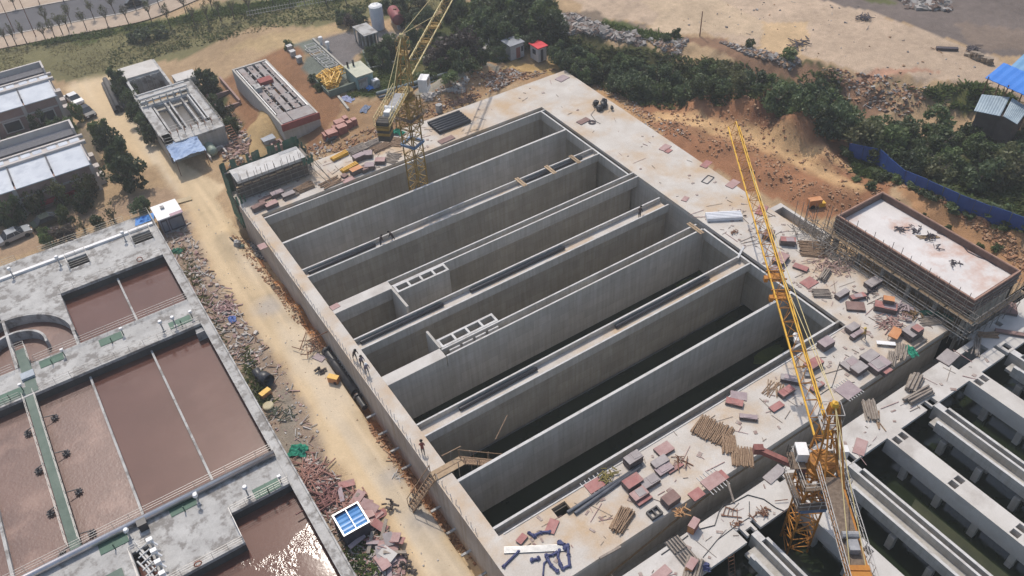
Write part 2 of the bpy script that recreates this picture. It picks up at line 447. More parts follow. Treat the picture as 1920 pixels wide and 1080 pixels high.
sheet('ground', ~hole & ~isroad, SOIL, colv)
sheet('dirt_road', isroad, soil_mat('packed_soil', .38), colv)

# asphalt road, its kerb and pavements, high up in the picture
asph = mat('asphalt', (.078, .076, .084), (.10, .097, .104), .25, .9, .1, fine=.12, stretch=(.3, 1.2, 1))
pave = mat('paving', (.36, .275, .205), (.42, .33, .25), .4, .9, .1, fine=.2)
kerbm = mat('kerb_stone', (.45, .41, .36), (.5, .46, .41), .6, .8, fine=.1)
def strip(name, a, b, c, d, m, dz, n=60):
    A, B, C_, D = [W(*p, -4.4) for p in (a, b, c, d)]     # two long edges: a-b and d-c
    k = MB()
    for i in range(n + 1):
        t = i / n
        for (s0, s1) in ((A, B), (D, C_)):
            p = s0.lerp(s1, t); k.v.append((p.x, p.y, float(hgt(p.x, p.y)) + dz))
    k.f = [(2 * i, 2 * i + 1, 2 * i + 3, 2 * i + 2) for i in range(n)]
    return k.build(name, m, kind='structure')
strip('road', (-420, 152), (760, -75), (640, -96), (-420, 108), asph, .16)
strip('pavement', (-420, 173), (760, -52), (760, -75), (-420, 152), pave, .19)
strip('pavement', (-420, 108), (640, -96), (600, -116), (-420, 64), pave, .19)
strip('kerb', (-420, 152.5), (760, -74.7), (760, -75.8), (-420, 151.2), kerbm, .29)
strip('kerb', (-420, 108.8), (640, -95.2), (640, -96.2), (-420, 107.6), kerbm, .29)
# ------------------------------------------------------------------ concrete
DECK = mat('deck_concrete', (.47, .425, .375), (.55, .515, .47), .35, .9, .12, c3=(.47, .345, .225), s3=.13, fine=.14)
for n_ in DECK.node_tree.nodes:
    if n_.type == 'MAP_RANGE' and abs(n_.inputs[1].default_value - .5) < 1e-4: n_.inputs[1].default_value = .46; n_.inputs[2].default_value = .66
DECK2 = mat('pale_concrete', (.49, .46, .42), (.56, .53, .495), .4, .9, .1, c3=(.42, .385, .35), s3=.3, fine=.08)
OLDC = mat('weathered_concrete', (.36, .35, .335), (.47, .46, .44), .5, .92, .15, c3=(.225, .21, .195), s3=.75, fine=.14)
EDGE = mat('trowelled_concrete', (.48, .465, .445), (.57, .555, .535), .9, .9, c3=(.40, .375, .345), s3=.8, fine=.15)
def wall_mat(name, c1, c2, joint=(.74, .74, .74), stain=(.9, .88, .84)):
    m = mat(name, c1, c2, .22, .9, .15, fine=.10)
    N = m.node_tree.nodes; L = m.node_tree.links; b = N['Principled BSDF']
    prev = b.inputs['Base Color'].links[0].from_socket
    geo = N.new('ShaderNodeNewGeometry')
    sx = N.new('ShaderNodeSeparateXYZ'); L.new(geo.outputs['Position'], sx.inputs[0])
    ad = N.new('ShaderNodeMath'); ad.operation = 'ADD'; L.new(sx.outputs[0], ad.inputs[0]); L.new(sx.outputs[1], ad.inputs[1])
    cb = N.new('ShaderNodeCombineXYZ'); L.new(ad.outputs[0], cb.inputs[0]); L.new(sx.outputs[2], cb.inputs[1])
    br = N.new('ShaderNodeTexBrick'); L.new(cb.outputs[0], br.inputs['Vector'])
    br.inputs['Scale'].default_value = 1.0; br.inputs['Brick Width'].default_value = 2.44; br.inputs['Row Height'].default_value = 1.22
    br.inputs['Mortar Size'].default_value = .018; br.inputs['Mortar Smooth'].default_value = .3; br.offset = 0.5
    br.inputs['Color1'].default_value = (1.08, 1.075, 1.07, 1); br.inputs['Color2'].default_value = (.93, .93, .93, 1); br.inputs['Mortar'].default_value = (*joint, 1)
    mp = N.new('ShaderNodeMapping'); mp.inputs['Scale'].default_value = (2.6, 2.6, .16); L.new(geo.outputs['Position'], mp.inputs[0])
    n = N.new('ShaderNodeTexNoise'); n.inputs['Scale'].default_value = 1.0; n.inputs['Detail'].default_value = 5; L.new(mp.outputs[0], n.inputs['Vector'])
    r = N.new('ShaderNodeMapRange'); r.inputs[1].default_value = .38; r.inputs[2].default_value = .66; L.new(n.outputs['Fac'], r.inputs[0])
    st = N.new('ShaderNodeMix'); st.data_type = 'RGBA'; st.inputs[6].default_value = (1.05, 1.05, 1.05, 1); st.inputs[7].default_value = (*stain, 1); L.new(r.outputs[0], st.inputs[0])
    x = N.new('ShaderNodeMix'); x.data_type = 'RGBA'; x.blend_type = 'MULTIPLY'; x.inputs[0].default_value = 1; L.new(prev, x.inputs[6]); L.new(br.outputs['Color'], x.inputs[7])
    y = N.new('ShaderNodeMix'); y.data_type = 'RGBA'; y.blend_type = 'MULTIPLY'; y.inputs[0].default_value = 1; L.new(x.outputs[2], y.inputs[6]); L.new(st.outputs[2], y.inputs[7])
    L.new(y.outputs[2], b.inputs['Base Color'])
    return m
for n_ in OLDC.node_tree.nodes:
    if n_.type == 'MAP_RANGE' and abs(n_.inputs[1].default_value - .5) < 1e-4: n_.inputs[1].default_value = .49; n_.inputs[2].default_value = .60
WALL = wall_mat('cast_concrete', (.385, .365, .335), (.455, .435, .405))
WALLD = wall_mat('dark_olive_concrete', (.285, .262, .222), (.35, .325, .28))  # darker, more olive concrete tone for recessed wall faces and floors
WALLO = wall_mat('outer_concrete', (.36, .31, .27), (.42, .37, .33), stain=(.85, .78, .7))
STEEL = mat('galvanised_steel', (.42, .42, .42), (.5, .5, .5), 2, .45, metal=.6, fine=.1)
RUST = mat('rusty_steel', (.16, .075, .045), (.22, .11, .065), 3, .85, fine=.2)
BLACK = mat('black_plastic', (.022, .022, .026), (.035, .035, .04), 2, .42, fine=.1, spec=.5)
def water(name, c1, c2, rough, bump, scale, c3=None, s3=.2, patch=None):
    m = mat(name, c1, c2, .12, rough, 0, c3=c3, s3=s3, fine=0, spec=.5)
    N = m.node_tree.nodes; L = m.node_tree.links; b = N['Principled BSDF']
    geo = N.new('ShaderNodeNewGeometry'); n = N.new('ShaderNodeTexNoise'); n.inputs['Scale'].default_value = scale; n.inputs['Detail'].default_value = 4
    L.new(geo.outputs['Position'], n.inputs['Vector'])
    bp = N.new('ShaderNodeBump'); bp.inputs['Strength'].default_value = bump; bp.inputs['Distance'].default_value = .1
    if patch:
        n2 = N.new('ShaderNodeTexNoise'); n2.inputs['Scale'].default_value = patch; n2.inputs['Detail'].default_value = 3; L.new(geo.outputs['Position'], n2.inputs['Vector'])
        r = N.new('ShaderNodeMapRange'); r.inputs[1].default_value = .53; r.inputs[2].default_value = .70; r.inputs[3].default_value = .03; r.inputs[4].default_value = bump; L.new(n2.outputs['Fac'], r.inputs[0]); L.new(r.outputs[0], bp.inputs['Strength'])
    L.new(n.outputs['Fac'], bp.inputs['Height']); L.new(bp.outputs[0], b.inputs['Normal'])
    return m
DARKW = water('dark_green_water', (.012, .018, .009), (.020, .028, .012), .12, .12, 1.2)
DUCKW = mat('duckweed', (.055, .075, .016), (.085, .10, .02), 1.5, .9, fine=.2)

# ------------------------------------------------------------------ the big new tank
ZB = -7.3
XL, XE = 18.75, 62.6
T = thing('settling_tank', 'large unfinished grey concrete tank with eight long parallel channels in the middle of the site', 'tank', (40, 64, 0))
def B(name, m, *boxes):
    k = MB()
    for b_ in boxes: k.box(*b_)
    return k.build(name, m, T)
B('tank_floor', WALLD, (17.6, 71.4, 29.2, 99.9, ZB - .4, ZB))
k = MB(); k.box(17.1, XL, 28.8, 100.3, ZB, -.03); k.build('outer_wall', WALLO, T)
k = MB(); k.box(17.1, XL - .002, 28.8, 100.3, -.03, 0); k.build('wall_top', DECK, T)
# decks
k = MB(); k.prism([(XL, 93.0), (63.5, 93.0), (63.5, 28.8), (71.75, 28.8), (72.4, 65), (73.0, 100.1), (37, 100.5), (XL, 100.3)], -.45, -.002); k.build('deck_slab', DECK, T)
k = MB()
for b_ in ((XL, 24.1, 28.8, 35.5), (25.6, 63.5, 28.8, 35.5), (24.1, 25.6, 28.8, 33.95), (24.1, 25.6, 35.1, 35.5)): k.box(*b_, -.45, -.002)
k.build('deck_slab', DECK, T)
B('deck_wall', WALL, (XL, 71.55, 28.95, 29.25, -7.2, -.45), (71.2, 71.5, 29.25, 99.8, -7.2, -.45), (XL, 71.2, 99.5, 99.8, -7.2, -.45))
# far edge: gutter, beam, wall
def gutter(name, y0, y1, x0, x1, d, fascia, w=.2):
    k = MB()
    k.box(x0, x1, y0, y0 + w, -fascia, 0)          # near wall of the trough
    k.box(x0, x1, y1 - w, y1, -fascia, 0)
    k.box(x0, x1, y0 + w, y1 - w, -d - .2, -d - .004)
    k.build(name, WALL, T)
    if d < 1: MB().box(x0, x1, y0 + w, y1 - w, -d - .004, -d).build('gallery_floor', DECK, T)
def tops(y0, y1, x0, x1, w=.2):
    k = MB(); k.box(x0, x1, y0 - .01, y0 + w - .02, 0, .02); k.box(x0, x1, y1 - w + .02, y1 + .01, 0, .02); k.build('wall_top', EDGE, T)
def wall_under(y0, y1, x0=XL, x1=XE, m=WALLD, zt=-1.15): B('partition_wall', m, (x0, x1, y0, y1, ZB, zt))
# channel 1, far side
B('gutter', WALL, (XL, 63.5, 91.95, 92.15, -1.25, 0), (XL, 63.5, 92.15, 93.0, -1.25, -1.0))
B('wall_top', EDGE, (XL, 63.3, 91.94, 92.16, 0, .025))
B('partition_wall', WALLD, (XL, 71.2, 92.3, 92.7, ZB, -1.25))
# single thin walls
for yy in (85.7, 42.55):
    B('partition_wall', WALL, (XL, XE, yy - .15, yy + .15, ZB, 0)); B('wall_top', EDGE, (XL, XE, yy - .155, yy + .155, 0, .02))
# pipe galleries
GAL = {'second': (77.75, 79.5), 'fourth': (63.15, 65.1), 'sixth': (48.8, 50.65)}
for nm, (y0, y1) in GAL.items():
    gutter('pipe_gallery', y0, y1, XL, XE, .62, 1.15)
    tops(y0, y1, XL, XE)
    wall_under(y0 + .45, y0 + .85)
    wall_under(y1 - .3, y1, m=WALL)
# deep gutters beside channels 4/5
for (y0, y1, x0, x1) in ((70.3, 71.5, 26.2, XE + .9), (56.85, 58.15, 25.9, XE)):
    gutter('gutter', y0, y1, x0, x1, 1.1, 1.6)
    tops(y0, y1, x0, x1)
wall_under(70.75, 71.15, zt=-1.6); wall_under(71.3, 71.5, m=WALL, zt=-1.6)
wall_under(57.4, 57.7, zt=-1.6); wall_under(56.85, 57.1, m=WALL, zt=-1.6)
# covered ends and weir boxes
B('cover_slab', DECK2, (XL, 26.2, 70.02, 71.5, -.12, .012)); B('gutter', WALL, (XL, 26.2, 70.05, 71.48, -1.7, -.12))
B('cover_slab', DECK2, (XL, 25.8, 56.85, 58.3, -.12, .012)); B('gutter', WALL, (XL, 25.8, 56.87, 58.28, -1.7, -.12))
def weir(x0, x1, y0, y1, far):
    k = MB(); w = .26; n = 4; L = (x1 - x0 - w) / n
    k.box(x0, x1, y0, y0 + w, -6.9, .02); k.box(x0, x1, y1 - w, y1, -6.9, .02)
    for i in range(n + 1): k.box(x0 + i * L, x0 + i * L + w, y0 + w, y1 - w, -6.9, .02)
    k.build('weir_box', WALL, T)
    k = MB()
    k.box(x0 - .005, x1 + .005, y0 - .005, y0 + w, .02, .05); k.box(x0 - .005, x1 + .005, y1 - w, y1 + .005, .02, .05)
    for i in range(n + 1): k.box(x0 + i * L, x0 + i * L + w, y0 + w, y1 - w, .02, .05)
    k.build('weir_top', EDGE, T)
weir(26.3, 33.2, 68.9, 70.25, False)
weir(26.1, 33.3, 58.2, 59.6, True)
B('cross_wall', WALL, (25.95, 26.25, 66.2, 70.0, ZB, .03)); B('cross_wall', WALL, (25.8, 26.08, 58.3, 61.4, ZB, .03))
for i in range(4): B('sill_block', EDGE, (26.6 + i * 1.65, 27.9 + i * 1.65, 57.45, 57.6, -1.1, -.05))
# right-hand end walls and their gutter
for (y0, y1) in ((71.5, 92.15), (36.3, 56.85)):
    B('end_gutter', WALL, (XE, XE + .22, y0, y1, -1.4, 0), (XE + .22, 63.5, y0, y1, -1.4, -1.15))
    B('wall_top', EDGE, (XE - .01, XE + .23, y0, y1, 0, .02))
    B('end_wall', WALLD, (63.0, 63.4, y0, y1, ZB, -1.4))
B('end_wall', WALL, (63.45, 63.75, 56.0, 72.0, ZB, -.45))
B('end_wall', WALL, (XL - .3, XL - .003, 29, 99, ZB, -.03))
# near side: edge beam, gutter
B('gutter', WALL, (XL, 63.5, 36.3, 36.52, -1.25, 0), (XL, 63.5, 35.5, 36.3, -1.25, -1.0))
B('wall_top', EDGE, (XL, XE, 36.29, 36.53, 0, .025))
B('partition_wall', WALLD, (XL, 71.2, 35.3, 35.6, ZB, -1.25))
B('kerb', EDGE, (19.2, 63.4, 35.36, 35.49, 0, .06))
# water in the three nearest channels
for (y0, y1) in ((50.75, 56.9), (42.7, 48.9), (36.0, 42.4)):
    MB().box(XL, 63.2, y0, y1, ZB, -6.95).build('water', DARKW, kind='structure')
for (cx_, cy_, rx, ry) in ((59.3, 41.2, 1.9, .8), (59.9, 55.9, 1.4, .6)):
    k = MB(); r = random.Random(int(cx_)); k.prism([(cx_ + rx * (1 + .3 * r.random()) * math.cos(t * PI / 8), cy_ + ry * (1 + .3 * r.random()) * math.sin(t * PI / 8)) for t in range(16)], -6.96, -6.93)
    tag(k.build('duckweed', DUCKW), 'green patch of duckweed floating in the %s channel from the near deck' % ('first' if cy_ < 45 else 'third'), 'duckweed')
# starter bars along the left wall
me = MB().bar((0, 0, 0), (.0, .03, .75), .04, 4).mesh('rebar', mat('bright_bar', (.55, .53, .51), (.65, .63, .6), 2, .7))
for i in range(72):
    y = 37 + i * .86
    if 44 < y < 47 and i % 2: continue
    o = place('rebar', me, T, (17.28 - 40, y - 64 + random.uniform(-.1, .1), 0), random.uniform(0, 6)); o.rotation_euler[0] = random.uniform(-.15, .15)
# small rusty pegs along the gallery floors
me = MB().box(-.12, .12, -.12, .12, 0, .22).mesh('peg', RUST)
for (y0, y1) in GAL.values():
    for i in range(13):
        place('peg', me, T, (22 + i * 3.1 - 40, y0 + .34 - 64, -.62))
# narrow pit beside the right edge of the deck
B('pit_kerb', DECK2, (73.75, 74.15, 46.8, 55.0, -3.5, .0), (72.2, 74.15, 54.25, 55.0, -3.5, -.004), (71.9, 73.75, 46.8, 47.3, -3.5, -.004))
B('pit_floor', WALLD, (71.6, 73.75, 47.3, 54.25, -3.5, -3.0))

# black pipes lying in the galleries
def pipe(name, p, q, r, label, group=None, wall=.02, m=BLACK, n=16, cat='pipe'):
    p = Vector(p); q = Vector(q); L = (q - p).length
    k = MB(); k.smooth = True
    k.lathe(p, [(r, 0), (r, L), (r - wall, L), (r - wall, 0), (r, 0)], n, (q - p))
    return tag(k.build(name, m), label, cat, group)
gp_ = 'black pipes in the galleries between channels'
for (yk, spans) in (('second', ((19.3, 28.3, 'left end of the gallery second from the far side'), (51.0, 55.0, 'middle of the far gallery, shorter piece'), (55.6, 60.5, 'right half of the far gallery, beyond the plank bridges'))),
                    ('fourth', ((19.3, 29.8, 'left end of the middle gallery'), (33.5, 47.0, 'middle of the middle gallery, the longest one'))),
                    ('sixth', ((23.4, 32.9, 'left half of the nearest gallery'), (43.5, 57.3, 'right half of the nearest gallery')))):
    y0, y1 = GAL[yk]
    for (a, b_, d) in spans:
        pipe('pipe', (a, y1 - .55, -.62 + .21), (b_, y1 - .55, -.62 + .21), .21, 'black plastic pipe lying at the ' + d, gp_)
# row of black pipes on the far deck
me = None
for i in range(6):
    p = W(799 + i * 9.5, 233 - i * -2.6, .2) ; q = W(838 + i * 5.2, 213 + i * 3.6, .2)
    a = Vector((47.2 + 0, 99.0 - i * .62, .28)); b_ = Vector((52.6, 99.0 - i * .62, .28))
    pipe('pipe', a, b_, .28, '%s of six black pipes lying side by side on the far deck' % ('farthest', 'second farthest', 'third farthest', 'third nearest', 'second nearest', 'nearest')[i], 'row of black pipes on the far deck')
# pair of long steel pipes on the near deck
for i, d in enumerate(('upper, longer', 'lower, shorter')):
    a = W(1064 + i * 14, 961 + i * 2, .15); b_ = W(1203 - i * 4, 872 + i * 5, .15)
    pipe('pipe', a, b_, .17, d + ' of two grey steel pipes lying beside the square hole in the near deck', 'long steel pipes', m=mat('grey_pipe', (.08, .085, .10), (.12, .125, .14), 2, .5))
# plank bridges across the far gallery
plank_m = mat('plank', (.30, .21, .13), (.38, .28, .18), 1.5, .9, fine=.2, obj_var=.2)
for (px_, py_, d) in ((978, 343, 'left'), (1031, 318, 'middle'), (1079, 300, 'right')):
    w_ = W(px_, py_, 0); t = thing('plank_bridge', d + ' of three narrow plank bridges across the far pipe gallery', 'bridge', (w_.x, 78.6, 0), group='plank bridges')
    for j in (-.17, .17): MB().box(w_.x + j - .13, w_.x + j + .13, 77.5, 79.8, .03, .09).build('plank', plank_m, t)
w_ = W(1300, 426, 0)
t = thing('plank_bridge', 'reddish plank bridge laid over the gutter left of the white sheet bundle', 'bridge', (w_.x, 57.5, 0), group='plank bridges')
for j in (-.17, .17): MB().obox((w_.x + j, 57.5, .07), .26, 2.6, .06).build('plank', plank_m, t)
w_ = W(1392, 478, 0)
t = thing('plank_bridge', 'thin grey plank over the corner of the end gutter', 'bridge', (63.1, 50.8, 0), group='plank bridges')
MB().obox((63.1, 50.9, .06), 2.4, .24, .06, rz=.5).build('plank', STEEL, t)
# ------------------------------------------------------------------ second basin, lower right
Z2 = -.6
S = thing('water_basin', 'unfinished concrete basin with parallel beams on columns over dark water at the lower right', 'basin', (60, 14, Z2))
def B2(name, m, *boxes, label=None):
    k = MB()
    for b_ in boxes: k.box(*b_)
    return k.build(name, m, S, label=label)
# deck along the big tank, with openings left free
Y0, Y1 = 23.35, 26.65
xs = [17.5, 36.35, 36.8, 37.05, 37.75, 38.0, 38.4, 43.2, 43.95, 50.2, 51.0, 61.2, 61.9, 62.1, 62.9, 68.2, 73.2, 73.8, 74.3, 74.7, 75.4, 77.0, 77.7, 99]
open_ = {  # x span -> list of (y0, y1) left open
    (36.35, 36.8): [(Y0, 24.3)], (37.05, 37.75): [(23.0, 23.9)], (38.0, 38.4): [(Y0, 24.3)], (43.2, 43.95): [(25.65, 26.15)], (50.2, 51.0): [(23.4, 24.4)],
    (61.2, 61.9): [(Y0, 24.2)], (62.1, 62.9): [(23.4, 24.2)], (68.2, 73.2): [(24.85, 26.05)], (73.8, 74.3): [(Y0, 24.8)], (74.7, 75.4): [(23.6, 24.4)], (77.0, 77.7): [(26.15, 26.85)],
}
k = MB()
for a, b_ in zip(xs[:-1], xs[1:]):
    yy = 22.95 if a < 36 else Y0
    top = Y1 if a < 73.1 else 27.3
    cuts = sorted(open_.get((a, b_), []))
    cur = yy
    for (c0, c1) in cuts:
        if c0 > cur: k.box(a, b_, cur, c0, Z2 - .4, Z2)
        cur = max(cur, c1)
    if cur < top: k.box(a, b_, cur, top, Z2 - .4, Z2)
k.build('deck_slab', DECK2, S)
B2('basin_wall', WALL, (17.5, 99, 26.3, 26.6, -7, Z2 - .4))
B2('pit_floor', WALLD, (17.0, 100, 26.3, 29.0, -7.2, -5.0))
B2('basin_floor', WALLD, (16.9, 100, -14, 26.3, -7.9, -7.5))
B2('basin_wall', WALL, (16.9, 17.5, -14, 27, -7.5, Z2))
me_col = MB().box(-.3, .3, -.3, .3, -7.4, -2.5).mesh('column', WALL)
def colrow(x, ys):
    for y in ys: place('column', me_col, S, (x - 60, y - 14, -Z2))
def white_beam(x0, x1, ys):
    k = MB(); cuts = sorted([(y - .8, y) for y in ys])
    cur = -12.0
    k.box(x0, x1, -12, 23.34, -2.55, -2.1)
    for (a, b_) in cuts + [(23.34, 23.34)]:
        if a > cur: k.box(x0, x1, cur, a, -2.1, Z2 + .03)
        if b_ > a:
            w = .22; mid = (x0 + x1) / 2
            for xx in (x0, mid - w / 2, x1 - w): k.box(xx, xx + w, a, b_, -2.1, Z2 + .03)
        cur = b_
    k.build('beam', DECK2, S)
    colrow(x0 + .35, [20.8 - 3.75 * i for i in range(9)]); colrow(x1 - .35, [20.8 - 3.75 * i for i in range(9)])
for x0 in (42.75, 55.2, 67.75): white_beam(x0, x0 + 2.0, (23.05, 16.95, 10.85, 4.75, -1.4))
def trough(x0):
    k = MB(); y0 = -12; y1 = 22.6
    k.box(x0, x0 + .22, y0, y1 - .7, -1.9, Z2); k.box(x0 + .22, x0 + 1.5, y0, y1, -1.9, -1.55)
    k.build('trough', WALL, S)
    k = MB(); k.box(x0 - .03, x0 + .25, y0, y1 - .7, Z2, Z2 + .05); k.box(x0 - .12, x0 + .25, y1 - 1.3, y1 - .7, Z2, Z2 + .06); k.build('wall_top', EDGE, S)
    k = MB(); k.box(x0 + 1.5, x0 + 1.72, y0, y1 + .7, -2.4, Z2); k.box(x0 + 2.25, x0 + 2.5, y0, y1 - .3, -2.4, Z2); k.box(x0 + 1.72, x0 + 2.25, y0, y1 - .3, -2.4, -1.5)
    k.box(x0 + 2.5, x0 + 2.75, y0, y1 - .6, -2.4, Z2 - .55); k.build('trough', WALL, S)
    k = MB(); k.box(x0 + 1.49, x0 + 1.73, y0, y1 + .7, Z2, Z2 + .03); k.box(x0 + 2.24, x0 + 2.51, y0, y1 - .3, Z2, Z2 + .03)
    k.box(x0 + 1.73, x0 + 2.24, y1 - .3, y1 + .7, -1.2, Z2 + .02); k.build('wall_top', EDGE, S)
    colrow(x0 + .3, [20.6 - 3.9 * i for i in range(8)]); colrow(x0 + 2.1, [20.6 - 3.9 * i for i in range(8)])
for x0 in (35.7, 48.2, 60.65, 73.0, 85.4): trough(x0)
white = (79.9, 82.0); B2('beam', DECK2, (80.1, 82.1, -12, 23.34, -2.5, Z2 + .03))
MB().box(17, 100, -14, 26.2, -7.5, -4.3).build('water', DARKW, kind='structure')
k = MB(); k.prism([(44.5, 17.2), (46.9, 18.2), (47.2, 14.5), (46.5, 11), (44.9, 12.5)], -4.31, -4.27); tag(k.build('duckweed', mat('pond_scum', (.06, .065, .03), (.12, .11, .07), 1.2, .9)), 'floating scum on the dark water below the near crane', 'scum')
k = MB(); k.prism([(51.5, 17.5), (54.6, 18.5), (54.6, 2), (51.4, 2)], -4.31, -4.28); tag(k.build('duckweed', mat('algae', (.026, .032, .013), (.045, .05, .02), .6, .7)), 'greenish algae film between the two beams right of the near crane', 'algae')
# crane base block standing in the basin
B2('crane_footing', WALL, (40.6, 44.0, 20.2, 23.2, -7.5, -5.9))
# ladder down into the basin
L_ = thing('ladder', 'dark steel ladder leaning down into the basin below the near deck edge', 'ladder', (33.6, 20.8, -3))
a = Vector((34.3, 22.8, Z2)); b_ = Vector((33.3, 20.2, -6.6)); off = Vector((.28, -.06, 0))
for s in (-1, 1): MB().bar(a + off * s, b_ + off * s, .035).build('rail', RUST, L_)
me = MB().bar(-off, off, .025).mesh('rung', RUST)
for i in range(18):
    p = a.lerp(b_, i / 18 + .02); o = place('rung', me, L_, p - Vector((33.6, 20.8, -3)))
# ------------------------------------------------------------------ the working treatment plant, lower left
ZP = -3.4
ZW = -4.75
P = thing('treatment_plant', 'weathered concrete treatment basins full of brown water in the lower left', 'basin', (-8, 78, ZP))
BROWN = water('brown_water', (.100, .043, .032), (.12, .053, .040), .12, .05, 2.0, c3=(.132, .063, .048), s3=.14)
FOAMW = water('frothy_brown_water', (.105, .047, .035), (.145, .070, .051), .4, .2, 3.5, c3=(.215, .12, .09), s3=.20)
TURB = water('churning_brown_water', (.105, .046, .035), (.125, .057, .044), .06, .7, 2.2, patch=.22)
for n_ in TURB.node_tree.nodes:
    if n_.type == 'BSDF_PRINCIPLED': n_.inputs['Specular IOR Level'].default_value = .3
GREENP = mat('green_painted_steel', (.045, .105, .072), (.07, .14, .10), .7, .6, fine=.12)
GREENW = mat('green_walkway', (.085, .125, .10), (.13, .17, .14), .5, .7, fine=.1)
RAILM = mat('stainless_rail', (.40, .38, .36), (.48, .46, .43), 2, .45, metal=.3, fine=.05)
WHITEP = mat('white_paint', (.72, .71, .70), (.78, .77, .76), 1, .5, fine=.05)
DARKWALL = wall_mat('blackish_concrete', (.045, .042, .042), (.08, .075, .072))  # near-black concrete tone for the plant's basin walls and pit floor
def BP(name, m, *boxes):
    k = MB()
    for b_ in boxes: k.box(*b_)
    return k.build(name, m, P)
X0 = -46
MB().box(X0, 6.6, 22, 107.5, -7.4, -7.0).build('basin_floor', WALLD, P)
# decks
BP('deck', OLDC, (X0, 5.95, 101.75 + 2.05, 107.9, ZP - .4, ZP), (X0, 5.95, 97.45, 101.7, ZP - .4, ZP),
   (X0, -17.2, 101.7, 103.8, ZP - .4, ZP), (-14.6, -4.85, 101.7, 103.8, ZP - .4, ZP), (-2.4, 3.45, 101.7, 103.8, ZP - .4, ZP))
BP('deck', OLDC, (X0, 5.95, 81.7, 86.85, ZP - .4, ZP))
BP('deck', OLDC, (X0, -9.25, 51, 58.9, ZP - .4, ZP), (-9.25, -7.7, 55.35, 58.9, ZP - .4, ZP), (-7.7, -.05, 50.35, 58.9, ZP - .4, ZP), (-.05, 5.95, 54.1, 58.9, ZP - .4, ZP))
BP('deck', OLDC, (X0, -11.5, 22, 50.9, ZP - .4, ZP))
BP('deck', OLDC, (5.95, 7.05, 22, 107.9, ZP - .4, ZP))
BP('coping', OLDC, (6.9, 7.06, 22, 107.9, ZP, ZP + .2), (5.9, 6.0, 22, 97.4, ZP, ZP + .08))
BP('outer_wall', OLDC, (6.6, 6.98, 22, 107.8, -7, ZP - .4), (X0, 6.6, 107.5, 107.85, -7, ZP - .4))
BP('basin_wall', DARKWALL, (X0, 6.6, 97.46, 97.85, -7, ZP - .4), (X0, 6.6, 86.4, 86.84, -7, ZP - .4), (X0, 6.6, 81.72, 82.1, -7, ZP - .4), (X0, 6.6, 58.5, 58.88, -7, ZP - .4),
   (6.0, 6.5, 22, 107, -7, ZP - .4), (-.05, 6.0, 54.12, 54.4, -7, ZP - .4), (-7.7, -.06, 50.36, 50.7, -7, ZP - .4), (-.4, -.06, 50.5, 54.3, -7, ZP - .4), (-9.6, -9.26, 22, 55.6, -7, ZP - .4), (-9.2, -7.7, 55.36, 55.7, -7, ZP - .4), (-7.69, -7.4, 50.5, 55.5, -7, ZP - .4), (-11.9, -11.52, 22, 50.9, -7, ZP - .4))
BP('pit_floor', DARKWALL, (X0, 6.0, 101.2, 104.2, -5.4, -5.0))
# dividing walls, their tops just above the water
for b_ in ((-.40, -.17, 86.9, 97.4, -7, ZW + .45), (-7.3, -7.0, 82 + 4.9, 97.4, -7, ZP - .05), (-.42, -.19, 58.9, 81.7, -7, ZW + .45), (-7.42, -7.19, 58.9, 81.7, -7, ZW + .45), (-19.4, -19.1, 58.9, 81.7, -7, ZW + .45), (-14.1, -13.8, 87, 97.4, -7, ZP)): BP('dividing_wall', OLDC, b_)
# curved flow guides
def arc(cx_, cy_, r, a0, a1, z1, w=.28, n=26):
    k = MB()
    for i in range(n):
        t0 = R_(a0 + (a1 - a0) * i / n); t1 = R_(a0 + (a1 - a0) * (i + 1) / n)
        q = [(cx_ + rr * math.cos(t), cy_ + rr * math.sin(t)) for rr, t in ((r, t0), (r, t1), (r + w, t1), (r + w, t0))]
        k.prism(q, -7, z1)
    return k.build('curved_wall', OLDC, P)
arc(-13.9, 89.6, 6.75, 0, 180, ZP - .03)
arc(-13.5, 90.2, 3.2, -8, 180, ZP - .03)
k = MB()
pts = [(-7.3 - .0, 97.45)] + [(-13.9 + 7.0 * math.cos(R_(t)), 89.6 + 7.0 * math.sin(R_(t))) for t in range(6, 91, 6)] + [(-13.9, 97.45)]
k.prism(pts, ZP - .4, ZP - .004); k.build('deck', OLDC, P)
# water
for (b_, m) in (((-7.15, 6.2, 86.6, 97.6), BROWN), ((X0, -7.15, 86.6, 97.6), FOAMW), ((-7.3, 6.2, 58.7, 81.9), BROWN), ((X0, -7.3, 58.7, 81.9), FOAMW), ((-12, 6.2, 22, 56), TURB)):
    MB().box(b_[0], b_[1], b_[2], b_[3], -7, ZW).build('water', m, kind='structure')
# green steel walkway and its cross arm
BP('walkway', GREENW, (-13.95, -12.95, 58.9, 81.6, ZP - .25, ZP + .02), (-13.6, -12.45, 82.0, 90.0, ZP - .1, ZP + .05), (-22, -13.6, 82.0, 83.3, ZP, ZP + .03))
BP('walkway', GREENW, (-12.6, -10.4, 50.95, 54.4, ZP, ZP + .03))
BP('step', mat('blue_grey_step', (.30, .34, .38), (.36, .40, .44), 1, .6), (-13.75, -12.35, 84.3, 85.4, ZP + .06, ZP + .35))
# white trough along the far deck
BP('trough', WHITEP, (X0, 6.7, 104.55, 105.0, ZP, ZP + .3))

